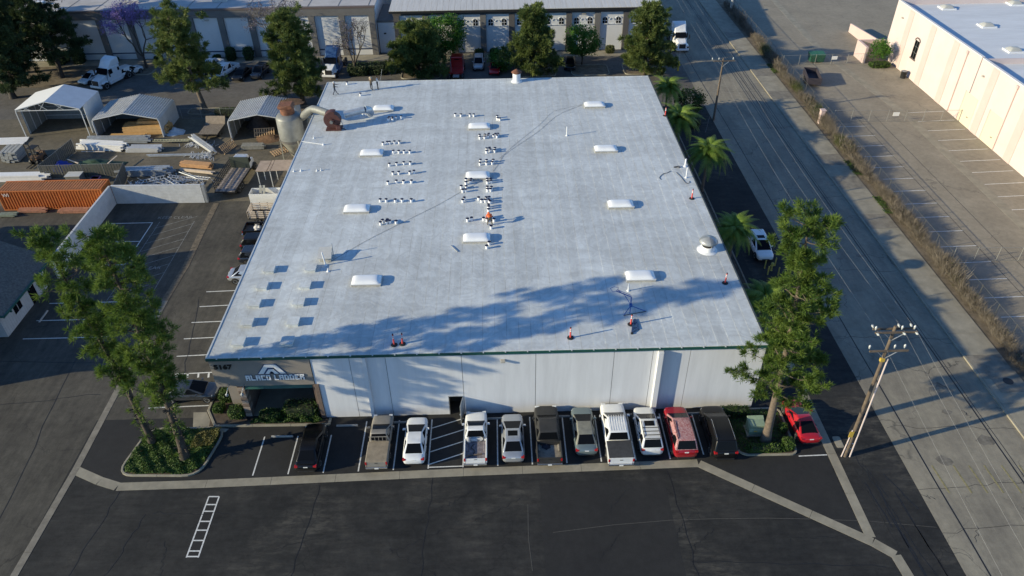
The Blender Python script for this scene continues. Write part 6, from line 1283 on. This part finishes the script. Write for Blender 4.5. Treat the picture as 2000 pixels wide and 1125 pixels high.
for k in range(16):
    xr = -20.3-k*5.06; MB().box(xr-1.0, Y2-.12, 0, xr, Y2+.34, H2-1.36).build('pilaster', grey_pil, t); MB().box(xr-1.0, Y2+.36, H2-.2, xr-.9, Y2+40, H2+.03).build('roof_seam', grey_pil, t)
    MB().box(xr-5.04, Y2+.18, 1.15, xr-1.02, Y2+.34, H2-1.38).build('wall_panel', whit2, t); MB().box(xr-5.04, Y2+.14, .95, xr-1.02, Y2+.34, 1.13).build('sill_band', navy_band, t); MB().box(xr-5.04, Y2+.18, 0, xr-1.02, Y2+.34, .94).build('plinth', whit2, t)
    if k in (2, 5, 8, 11): MB().box(xr-3.2, Y2-.25, 6.35, xr-2.5, Y2+.15, 6.5).build('wall_light', M['light_housing'], t)
for x, y in ((-78, 133), (-62, 133.5), (-47, 133), (-34, 133.2)):
    o = thing('roof_vent', 'low roof unit on the long rear building, %s' % {-78: 'far left', -62: 'above the flowering tree', -47: 'above the leaning pine', -34: 'above the dense pine'}[x], 'roof unit', (x, y, H2)); MB().box(-1.2, -.6, 0, 1.2, .6, .35).build('curb', grey_lid, o); MB().box(-1.1, -.5, .35, 1.1, .5, .5).build('dome', dome_m, o, bevel=.1)
t = thing('link_block', 'low white link block with grey coping between the two rear buildings', 'building', (0, 0, 0)); MB().box(-20.1, Y2+1.0, 0, -17.3, Y2+10, 5.2).build('wall', whit2, t); MB().box(-20.1, Y2+.9, 5.2, -17.3, Y2+10, 5.6).build('coping', grey_pil, t); MB().box(-19.2, Y2+.97, 3.2, -18.8, Y2+.995, 3.45).build('wall_light', trim_m, t)
Y3, H3 = 128.6, 7.45
t = thing('garage_block', 'white garage block with small arched windows and pale sheet roof', 'building', (0, 0, 0)); GX0, GX1 = -17.2, 27.6
MB().box(GX0, Y3+.35, 0, GX1, Y3+24, H3-.1).build('core', whit2, t); pale_r = pm('pale_sheet_roof', (.56, .54, .51), .6, var=.12, scale=.6, world=True, stretch=(6, .3, 1))
for k in range(46): x = GX0-.6+k*(GX1-GX0+1.0)/46; wd = (GX1-GX0+1.0)/46; MB().hexa([(x+.03, Y3-.75, H3-.05), (x+wd, Y3-.75, H3-.05), (x+wd, Y3+24, H3+1.0), (x+.03, Y3+24, H3+1.0)], [(x+.03, Y3-.75, H3+.05), (x+wd, Y3-.75, H3+.03), (x+wd, Y3+24, H3+1.08), (x+.03, Y3+24, H3+1.1)]).build('roof_sheet', pale_r, t)
MB().box(GX0-.6, Y3-.68, H3-.45, GX1+.4, Y3-.55, H3-.06).build('fascia', trim_m, t); MB().box(GX0-.1, Y3-.05, H3-.95, GX1+.1, Y3+.34, H3-.12).build('header_band', pm('dark_band2', (.075, .07, .07), .8), t)
for k in range(10):
    x = GX0+k*4.87; MB().box(x, Y3-.18, 0, x+.95, Y3+.34, H3-.96).build('pilaster', grey_pil if k % 2 else pm('dark_pilaster', (.09, .085, .085), .85), t)
    if k == 9: break
    MB().box(x+.97, Y3+.14, 0, x+4.85, Y3+.34, H3-.97).build('wall_panel', whit2, t)
    for xx in (1.75, 4.05):
        w_ = MB(); xc = x+xx; w_.box(xc-.38, Y3+.1, 4.55, xc+.38, Y3+.15, 5.35)
        w_.add([(xc+.38*math.cos(a*math.pi/6), yv, 5.34+.22*math.sin(a*math.pi/6)) for yv in (Y3+.1, Y3+.15) for a in range(7)], [tuple(range(7)), tuple(range(7, 14))]+[(i, i+1, i+8, i+7) for i in range(6)])
        o = w_.build('window', glassm, t); MB().box(xc-.025, Y3+.08, 4.55, xc+.025, Y3+.11, 5.5).box(xc-.38, Y3+.08, 5.0, xc+.38, Y3+.11, 5.05).build('glazing_bar', sgw, o); MB().box(xc-.5, Y3+.0, 4.42, xc+.5, Y3+.15, 4.54).build('sill', whit2, o)
        MB().tube([(xc+.5*math.cos(math.pi*a/6), Y3+.1, 5.4+.3*math.sin(math.pi*a/6)) for a in range(7)], .07, 5).build('arch_trim', whit2, o)
    MB().tube([(x+2.9+.4*math.cos(math.pi*a/6), Y3+.1, 5.15+.3*math.sin(math.pi*a/6)) for a in range(7)], .06, 5).build('blind_arch', whit2, t); MB().box(x+2.45, Y3+.02, 4.42, x+3.35, Y3+.14, 4.5).build('blind_sill', whit2, t)
    if k in (1, 6): MB().box(x+2.6, Y3-.25, 6.2, x+3.3, Y3+.12, 6.35).build('wall_light', M['light_housing'], t)
t = thing('east_building', 'large cream stucco warehouse with white roof on the right', 'warehouse', (0, 0, 0)); EXW, EH = 65.4, 9.2
er = pm('east_roof_white', (.60, .62, .65), .75, var=.1, scale=.3, world=True, stretch=(.4, 2, 1))
for y0, y1, hh in ((97.4, 123.2, EH), (40, 97.2, EH-.08)):
    MB().box(EXW, y0, 0, EXW+.35, y1, hh).build('west_wall', cream, t); MB().box(EXW+.36, y0+.02, hh-1.4, 140, y1-.02, hh-.7).build('roof', er, t)
    MB().box(EXW+.36, y1-.35, 0, 140, y1-.0, hh-.02).build('end_wall', cream, t); MB().box(EXW-.03, y0, hh, EXW+.38, y1, hh+.08).build('parapet_cap', pm('cap_white', (.7, .68, .66), .6), t)
    n = int((y1-y0)/.95)
    for k in range(n): MB().box(EXW+.4, y0+.1+k*.95, hh-.7, 138, y0+.1+k*.95+.93, hh-.69).build('roof_sheet', er, t)
for y in (117.2, 110.0, 92.8, 84.5, 103.2, 76): MB().box(EXW-.06, y, 0, EXW-.003, y+1.5, EH-.2).build('pilaster_band', cream_p, t)
for y in (100.7, 88.4): MB().cyl((EXW-.1, y, .1), (EXW-.1, y, 8.6), .08, n=8).build('downspout', cream_p, t); MB().box(EXW-.25, y-.2, 8.5, EXW-.01, y+.2, 8.9).build('rain_head', cream_p, t)
w_ = MB().box(EXW-.04, 113.2, 3.0, EXW-.004, 114.6, 5.7).build('window', glassm, t)
for y in (113.2, 113.88, 114.56): MB().box(EXW-.07, y, 3.0, EXW-.042, y+.04, 5.7).build('glazing_bar', gal, w_)
for z in (3.9, 4.8): MB().box(EXW-.072, 113.2, z, EXW-.043, 114.6, z+.04).build('glazing_bar', gal, w_)
MB().box(EXW-.12, 113.05, 2.8, EXW-.004, 114.75, 2.99).build('sill', pm('brown_cap', 0), w_); MB().tube([(EXW-.06, 113.9+.76*math.cos(math.pi*a/8), 5.7+.42*math.sin(math.pi*a/8)) for a in range(9)], .1, 5).build('arch_trim', pm('brown_cap', 0), w_)
for y in (96.6, 90.3):
    d_ = MB().box(EXW-.035, y-1.7, .05, EXW-.004, y+1.4, 4.2).build('loading_door', pm('cream_door', (.68, .60, .44), .7), t); MB().box(EXW-.05, y-.9, 1.2, EXW-.036, y-.5, 1.3).build('handle', trim_m, d_); MB().box(EXW-.05, y+1.42, 0, EXW-.004, y+1.6, 4.3).build('door_jamb', cream_p, d_)
for y, z in ((120.2, 7.2), (95.6, 7.2)): MB().box(EXW-.3, y-.15, z, EXW-.004, y+.15, z+.18).build('wall_light', M['light_housing'], t)
for i, (px, py) in enumerate([(1850, 14), (1928, 49), (1980, 97), (1983, 6)]):
    p = G(px, py, EH-.5); o = thing('roof_skylight', 'grey domed skylight on the east roof, '+('rear left', 'middle', 'nearest', 'rear right')[i], 'skylight', (p.x, p.y, EH-.69), 0, 'skylights on the east roof'); MB().box(-1.1, -.9, 0, 1.1, .9, .2).build('curb', pipe_w, o); MB().hexa([(-1, -.8, .2), (1, -.8, .2), (1, .8, .2), (-1, .8, .2)], [(-.5, -.35, .6), (.5, -.35, .6), (.5, .35, .6), (-.5, .35, .6)]).build('dome', pm('dome_grey', (.42, .42, .39), .35), o, bevel=.15, smooth=50)
# dock ramp walls, dumpster, bin, barrier post
t = thing('dock_wall', 'low pink wing wall of the loading dock by the cream building', 'wall', (0, 0, 0)); a, b_ = G(1657, 62), G(1712, 90); MB().hexa([(a.x, a.y, 0), (a.x+.25, a.y, 0), (64.9, 124.6, 0), (64.65, 124.6, 0)], [(a.x, a.y, 1.5), (a.x+.25, a.y, 1.5), (64.9, 124.6, 2.2), (64.65, 124.6, 2.2)]).build('wall', cream_p, t); MB().box(60.6, 119.9, 0, 61.0, 123.6, 2.7).box(61.0, 123.3, 0, 65.2, 123.6, 2.7).build('bin_store_wall', cream_p, t)
p = G(1594, 122); t = thing('dumpster', 'green steel dumpster behind the east lot gate', 'dumpster', (p.x, p.y+.4, 0)); gd = pm('dumpster_green', (.02, .10, .06), .6, var=.25)
MB().hexa([(-1.1, -.6, .15), (1.1, -.6, .15), (1.1, .6, .15), (-1.1, .6, .15)], [(-1.25, -.75, 1.3), (1.25, -.75, 1.3), (1.25, .75, 1.5), (-1.25, .75, 1.5)]).build('body', gd, t, bevel=.03)
for s in (-1, 1): MB().hexa([(s*.62-.6, -.78, 1.31), (s*.62+.6, -.78, 1.31), (s*.62+.6, .76, 1.51), (s*.62-.6, .76, 1.51)], [(s*.62-.6, -.78, 1.37), (s*.62+.6, -.78, 1.37), (s*.62+.6, .76, 1.57), (s*.62-.6, .76, 1.57)]).build('lid', pm('lid_green', (.03, .13, .08), .6), t); MB().box(s*1.2-.06, -.3, .7, s*1.2+.06, .3, .9).build('lift_pocket', gd, t)
p = G(1770, 152); t = thing('round_bin', 'dark round litter bin against the cream wall', 'litter bin', (64.5, p.y, 0)); MB().lathe([(.4, 0), (.46, 1.0), (.5, 1.05), (.5, 1.12)], 14).build('bin', trim_m, t, smooth=40); MB().lathe([(.44, 1.12), (.3, 1.2)], 14).build('liner', pm('bin_liner', (.2, .2, .21), .6), t)
t = thing('gate_pier', 'pink stucco pier at the hedge end of the lot fence', 'pier', (45.6, 97.5, 0)); MB().box(-.3, -.3, 0, .3, .3, 2.0).build('shaft', cream_p, t, bevel=.03); MB().box(-.36, -.36, 2.0, .36, .36, 2.12).build('cap', cream_p, t)
t = thing('low_trailer', 'low dark dump trailer parked against the hedge in the east lot', 'trailer', (49.6, 113.0, 0), R(80)); dm = pm('trailer_dark', (.035, .03, .04), .7); MB().box(-2.8, -1.0, .5, 1.8, 1.0, .65).build('bed', dm, t)
for y in (-1.02, .96): MB().box(-2.8, y, .65, 1.8, y+.06, 1.5).build('side', dm, t)
MB().box(1.75, -.96, .65, 1.8, .96, 1.5).box(-2.8, -.96, .65, -2.75, .96, 1.5).build('end', dm, t); MB().bar((1.8, 0, .5), (3.2, 0, .45), .1, .1).build('drawbar', dm, t); wheels(t, (-.9, -.1), 1.1, .36)
for lab, a, b_, h in (('rear chain-link gate fence across the east lot', (47.2, 119.6), (60.6, 119.8), 1.7), ('middle chain-link gate fence across the east lot', (47.6, 98.0), (65.3, 97.3), 1.7), ('front chain-link fence across the east lot', (47.6, 63.6), (64, 63.2), 1.7)): chain_fence(lab, a, b_, h, 2.5, .3, .005)
for i, (x, y) in enumerate(((55.6, 119.6), (56.2, 97.6), (58.8, 63.3))): tag(MB().box(x-.45, y-.06, .9, x+.45, y-.03, 1.45).build('fence_notice', plate_m), 'small white notice on the %s lot fence' % ('rear', 'middle', 'front')[i], 'sign')
chain_fence('long chain-link fence behind the dry hedge', (46.75, 45), (46.75, 152), 1.9, 3.0, .3, .005, pt=pm('dark_post', (.08, .08, .075), .6))
t = thing('fence_board', 'pale board leaning on the hedge fence near the top', 'board', (45.6, 147, 0)); MB().box(-.1, -.4, 0, .1, .4, 2.6).build('board', pm('grey_panel', 0), t); MB().box(-.14, -.42, 0, -.1, -.3, 2.4).build('batten', gt, t)
# ---------------------------------------------------------------- utility poles and wires
wood_p = pm('pole_timber', (.13, .10, .075), .9, var=.35, scale=3, bump=.5, bscale=10); insul = pm('insulator', (.45, .47, .47), .3); polyc = pm('conduit_pinkish', (.55, .47, .46), .6)
def insulator(t, p, d=(0, 0, 1)):
    p = Vector(p); d = Vector(d).normalized(); MB().tube([p, p+d*.08, p+d*.1, p+d*.2, p+d*.22, p+d*.34], [.03, .03, .07, .07, .09, .035], 8).build('insulator', insul, t, smooth=50)
def pole(label, loc, h, arms, conduit):
    t = thing('utility_pole', label, 'utility pole', (loc[0], loc[1], 0), 0, 'utility poles along the road'); MB().tube([(0, 0, 0), (0, 0, h)], [.165, .11], 10).build('shaft', wood_p, t, smooth=50); ends = []
    for z, ln, dbl, pos in arms:
        for y in ((-.2, .2) if dbl else (-.18,)): MB().bar((-ln*.47, y, z), (ln*.53, y, z), .1, .13).build('crossarm', wood_p, t)
        for x in pos:
            insulator(t, (x, 0, z+.08))
            if dbl:
                for s in (-1, 1): insulator(t, (x, s*.25, z+.02), (0, s, .25))
            ends.append((x, z+.3))
        MB().bar((0, -.1, z-.8), (ln*.28, -.2, z), .05, .04).build('arm_brace', steel, t); MB().bar((0, -.1, z-.8), (-ln*.28, -.2, z), .05, .04).build('arm_brace', steel, t)
    if conduit:
        MB().tube([(.34, -.1, 0), (.28, -.12, h*.78)], .06, 8).build('conduit', polyc, t); MB().tube([(-.3, -.05, 0), (-.2, -.05, 3.0)], .05, 8).build('guard_pipe', polyc, t); MB().box(-.45, -.22, 2.4, -.12, -.18, 3.0).build('warning_plate', pm('yellow_plate', (.5, .35, .06), .6), t); MB().box(-.25, -.2, h*.765, .05, .0, h*.785).build('warning_plate', pm('yellow_plate', 0), t)
        for z in (.9, 1.5): MB().box(-.3, -.12, z, .36, -.06, z+.05).build('strap', steel, t)
    return t
pole('tall wooden utility pole with two crossarms at the lot corner', (26.55, 38.05), 13.3, [(12.9, 2.9, True, (-1.3, .5, 1.35)), (11.2, 2.7, False, (-1.25, .5, 1.2))], True); pole('wooden utility pole on the road edge behind the warehouse', (30.9, 99.3), 9.0, [(8.75, 3.0, False, (-1.5, -.6, 1.35))], False)
def wire(label, a, b_, sag, r=.0065):
    a, b_ = Vector(a), Vector(b_); pts = [a.lerp(b_, k/24)-Vector((0, 0, sag*4*(k/24)*(1-k/24))) for k in range(25)]; tag(MB().tube(pts, r, 4).build('overhead_wire', pm('wire_grey', (.24, .24, .24), .6), smooth=60), label, 'wire')
names = ('left', 'middle', 'right')
for i, (x1, x2) in enumerate(((-1.3, -1.5), (.5, -.6), (1.35, 1.35))):
    wire('overhead power wire between the two utility poles, %s' % names[i], (26.55+x1, 38.3, 13.1), (30.9+x2, 99.3, 9.1), .9); wire('overhead power wire running on behind the rear pole, %s' % names[i], (30.9+x2, 99.3, 9.1), (33.5+x2, 175, 9.5), .9); wire('overhead power wire coming towards the viewer from the near pole, %s' % names[i], (26.55+x1, 37.8, 13.1), (25+x1, -15, 11.5), .9)
wire('guy wire beside the rear utility pole', (30.8, 99.2, 6.5), (28.9, 95.5, 0), .05, .01)
# ---------------------------------------------------------------- kerbside bits
t = thing('electrical_cabinet', 'pale green electrical cabinet under the right pine', 'electrical cabinet', (20.15, 40.75, .09)); eg = pm('cabinet_green', (.22, .29, .2), .6, var=.15); MB().box(-.75, -.6, .0, .75, .6, .12).build('pad', conc, t); MB().box(-.62, -.5, .12, .62, .5, 1.15).build('body', eg, t, bevel=.03); MB().hexa([(-.66, -.6, .55), (.66, -.6, .55), (.66, .52, 1.15), (-.66, .52, 1.15)], [(-.66, -.55, .75), (.66, -.55, .75), (.66, .52, 1.3), (-.66, .52, 1.3)]).build('lid', eg, t, bevel=.02); MB().box(-.3, -.62, .6, -.05, -.6, .7).build('warning_label', pm('yellow_plate', 0), t)
t = thing('pull_box', 'oval concrete pull box cover beside the utility pole', 'utility cover', (26.55, 39.45, 0)); MB().prism(rounded([(-.28, -.55), (.28, -.55), (.28, .55), (-.28, .55)], .16), .004, .03).build('lid', conc, t); MB().prism(rounded([(-.32, -.6), (.32, -.6), (.32, .6), (-.32, .6)], .18), .0, .018).build('frame', conc_d, t)
t = thing('manhole', 'dark manhole cover in a concrete square on the sidewalk', 'manhole cover', (43.6, 45.6, .135)); MB().box(-1.3, -1.3, .0, 1.3, 1.3, .012).build('collar', conc_d, t); MB().lathe([(.42, .012), (.42, .03)], 20).build('lid', trim_m, t)
stop_m = pm('wheel_stop', (.33, .32, .3), .9, var=.15); stops = [(-18.1, 41.55, 'left of the black sedan'), (-13.0, 42.55, 'in the empty bay right of the black sedan'), (-8.6, 42.75, 'between the covered pickup and the white sedan'), (-.9, 42.9, 'between the scrap pickup and the silver sedan'), (4.8, 42.95, 'between the black pickup and the sage sedan'), (10.2, 42.95, 'between the crew cab pickup and the crossover'), (15.5, 42.9, 'between the red and the black suv'), (-45.0, 57.9, 'by the low white building')]
for i, (x, y, l) in enumerate(stops):
    o = thing('wheel_stop', 'concrete wheel stop '+l, 'wheel stop', (x, y, 0), R(90) if i == 7 else R(rl.uniform(-2, 2)), 'wheel stops'); MB().hexa([(-.9, -.08, .004), (.9, -.08, .004), (.9, .08, .004), (-.9, .08, .004)], [(-.86, -.05, .13), (.86, -.05, .13), (.86, .05, .13), (-.86, .05, .13)]).build('bar', stop_m, o, bevel=.01); MB().lathe([(.02, .12), (.02, .135)], 6).build('pin', trim_m, o, loc=(-.6, 0, 0)); MB().lathe([(.02, .12), (.02, .135)], 6).build('pin', trim_m, o, loc=(.6, 0, 0))
yb = pm('bollard_yellow', (.42, .34, .08), .6, var=.2)
for i, (px, py) in enumerate(((1493, 524), (1499, 536), (1513, 519), (1519, 538))):
    p = G(px, py); o = thing('bollard', 'yellow steel bollard guarding the standpipe, '+('rear left', 'front left', 'rear right', 'front right')[i], 'bollard', (p.x, p.y, 0), 0, 'bollards round the standpipe'); MB().cyl((0, 0, 0), (0, 0, 1.0), .07, n=10).build('post', yb, o); MB().lathe([(.07, 1.0), (.05, 1.04), (.01, 1.05)], 10).build('cap', yb, o)
p = G(1506, 528); o = thing('standpipe', 'yellow and brass fire standpipe between four bollards', 'standpipe', (p.x, p.y, 0)); MB().lathe([(.14, 0), (.1, .1), (.1, .7), (.16, .75), (.16, .9), (.05, 1.0)], 10).build('barrel', yb, o); MB().tube([(-.2, 0, .6), (.2, 0, .6)], .06, 8).build('outlet', yb, o)
p = G(1310, 132); o = thing('gate_marker', 'yellow marker post at the rear lot exit', 'post', (29.6, 118.3, 0)); MB().box(-.12, -.12, 0, .12, .12, 1.5).build('post', pm('marker_yellow', (.6, .4, .03), .6), o); MB().box(-.16, -.16, 1.5, .16, .16, 1.6).build('cap', pm('marker_yellow', 0), o); MB().cyl((.1, .5, 0), (.1, .5, 3.2), .04).build('rod', steel, o)
o = thing('yard_railing', 'dark steel railing at the rear right corner of the warehouse', 'railing', (22.2, 96.3, 0))
for k in range(5): MB().box(k*1.1, 0, 0, k*1.1+.06, .06, 1.0).build('post', trim_m, o)
for z in (.5, .95): MB().box(0, 0, z, 4.5, .05, z+.05).build('rail', trim_m, o)
# ---------------------------------------------------------------- people
skin = pm('skin', (.33, .19, .13), .6)
def person(label, loc, rz, J, E, rad, mats, hat=None):
    """skinned figure: J joints, E bones, rad radii; mats chosen by joint tags"""
    t = thing('person', label, 'person', loc, rz); me = bpy.data.meshes.new('body'); names = list(J); me.from_pydata([J[n] for n in names], [(names.index(a), names.index(b)) for a, b in E], [])
    o = bpy.data.objects.new('body', me); C.objects.link(o); m = o.modifiers.new('skin', 'SKIN'); sv = me.skin_vertices[0].data
    for i, n in enumerate(names): sv[i].radius = (rad[n], rad[n])
    sv[names.index('pelvis')].use_root = True
    s = o.modifiers.new('sub', 'SUBSURF'); s.levels = 1; s.render_levels = 1; bpy.context.view_layer.update()
    m2 = bpy.data.meshes.new_from_object(o.evaluated_get(bpy.context.evaluated_depsgraph_get())); bpy.data.objects.remove(o); m2.name = 'body'; m2.materials.clear()
    for q in ('shirt', 'trousers', 'skin', 'shoe'): m2.materials.append(mats[q])
    reg = {'pelvis': 1, 'hipL': 1, 'hipR': 1, 'kneeL': 1, 'kneeR': 1, 'ankL': 1, 'ankR': 1, 'toeL': 3, 'toeR': 3, 'head': 2, 'neck': 2, 'top': 2, 'nose': 2, 'handL': 2, 'handR': 2, 'finL': 2, 'finR': 2, 'thL': 2, 'thR': 2}
    for p in m2.polygons:
        n = min(names, key=lambda k: (Vector(J[k])-p.center).length-rad[k]*.5); p.material_index = reg.get(n, 0); p.use_smooth = True
    link('body', m2, t)
    hd = Vector(J['head'])
    MB().lathe([(.125, 0), (.128, .05), (.1, .12), (.02, .16)], 12, tuple(hd+Vector((0, 0, .03)))).build('hair' if not hat else 'hat', mats['hair'], t, smooth=50)
    if hat: MB().lathe([(.24 if hat == 2 else .17, .03), (.2 if hat == 2 else .15, .06), (.11, .07)], 14, tuple(hd+Vector((.0, 0, .0)))).build('brim', mats['hair'], t, smooth=50)
    return t
E_ = [('pelvis', 'waist'), ('waist', 'chest'), ('chest', 'neck'), ('neck', 'head'), ('head', 'top'), ('head', 'nose')]
for s in 'LR': E_ += [('pelvis', 'hip'+s), ('hip'+s, 'knee'+s), ('knee'+s, 'ank'+s), ('ank'+s, 'toe'+s), ('chest', 'sho'+s), ('sho'+s, 'elb'+s), ('elb'+s, 'hand'+s), ('hand'+s, 'fin'+s), ('hand'+s, 'th'+s)]
RAD = dict(pelvis=.15, waist=.14, chest=.16, neck=.06, head=.1, top=.085, nose=.025)
for s in 'LR': RAD.update({'hip'+s: .1, 'knee'+s: .065, 'ank'+s: .05, 'toe'+s: .045, 'sho'+s: .075, 'elb'+s: .05, 'hand'+s: .038, 'fin'+s: .022, 'th'+s: .016})
def stand(legs, armL, armR):
    J = dict(pelvis=(0, 0, .95), waist=(0, 0, 1.12), chest=(.02, 0, 1.36), neck=(.02, 0, 1.52), head=(.03, 0, 1.64), top=(.03, 0, 1.74), nose=(.14, 0, 1.63))
    for s, sg, (kx, ax, ay) in (('L', 1, legs[0]), ('R', -1, legs[1])): J.update({'hip'+s: (0, sg*.1, .9), 'knee'+s: (kx, sg*.12+ay*.4, .5), 'ank'+s: (ax, sg*.12+ay, .09), 'toe'+s: (ax+.17, sg*.14+ay, .04)})
    for s, sg, (e, h) in (('L', 1, armL), ('R', -1, armR)): J.update({'sho'+s: (0, sg*.19, 1.43), 'elb'+s: e, 'hand'+s: h, 'fin'+s: tuple(Vector(h)+(Vector(h)-Vector(e)).normalized()*.11), 'th'+s: tuple(Vector(h)+(Vector(h)-Vector(e)).normalized()*.04+Vector((0, -sg*.05, .02)))})
    return J
dk = pm('clothing_charcoal', (.035, .036, .04), .9); jean = pm('clothing_denim', (.05, .06, .09), .9, var=.2); bootm = pm('work_boot', (.05, .035, .025), .8); olv = pm('clothing_brown', (.09, .07, .05), .9); wht = pm('clothing_white', (.5, .5, .5), .9); org = pm('clothing_orange', (.75, .13, .03), .8); hatm = pm('straw_hat', (.5, .42, .3), .9); hairm = pm('dark_hair', (.015, .012, .01), .7)
pp = G(655, 185, RZ); person('person in charcoal top striding with one arm stretched forward on the rear roof', (pp.x, pp.y, RZ), 0, stand([(.08, .3, 0), (-.05, -.28, 0)], ((.25, .22, 1.3), (.55, .2, 1.35)), ((.2, -.25, 1.2), (.45, -.2, 1.15))), E_, RAD, dict(shirt=dk, trousers=jean, skin=skin, shoe=bootm, hair=wht), 1)
pp = G(726, 176, RZ); person('person in brown shirt and straw hat standing with elbows bent', (pp.x, pp.y, RZ), R(60), stand([(.02, .12, .06), (0, -.08, -.05)], ((-.02, .38, 1.22), (.16, .2, 1.3)), ((-.02, -.38, 1.22), (.16, -.2, 1.3))), E_, RAD, dict(shirt=olv, trousers=dk, skin=skin, shoe=bootm, hair=hatm), 2)
pp = G(738, 174, RZ); person('person in white shirt holding up a long pole beside the straw hat wearer', (pp.x, pp.y, RZ), R(20), stand([(.02, .05, .03), (0, -.05, -.02)], ((.1, .3, 1.2), (.28, .22, 1.35)), ((.1, -.28, 1.2), (.3, -.12, 1.25))), E_, RAD, dict(shirt=wht, trousers=dk, skin=skin, shoe=bootm, hair=hairm))
hp = G(741, 162, RZ+1.2); tag(MB().tube([G(739, 172, RZ+.2), G(744, 150, RZ+2.0), G(746, 135, RZ+3.0)], .02, 5).build('extension_pole', steel), 'thin extension pole held upright by the person in white', 'pole')
J = stand([(.12, .05, .1), (.05, -.08, -.1)], ((.45, .28, .75), (.55, .22, .42)), ((.45, -.28, .75), (.6, -.15, .42))); J.update(pelvis=(-.1, 0, .82), waist=(.06, 0, .95), chest=(.32, 0, 1.02), neck=(.5, 0, .98), head=(.62, 0, .94), top=(.72, 0, .93), nose=(.66, 0, .83), hipL=(-.08, .11, .78), hipR=(-.08, -.11, .78), shoL=(.36, .2, 1.0), shoR=(.36, -.2, 1.0), kneeL=(.14, .16, .45), kneeR=(.08, -.16, .45))
pp = G(957, 440, RZ); person('person in a bright orange shirt bending over the buckets', (pp.x, pp.y, RZ), R(100), J, E_, dict(RAD, chest=.2, waist=.18), dict(shirt=org, trousers=olv, skin=skin, shoe=bootm, hair=org))
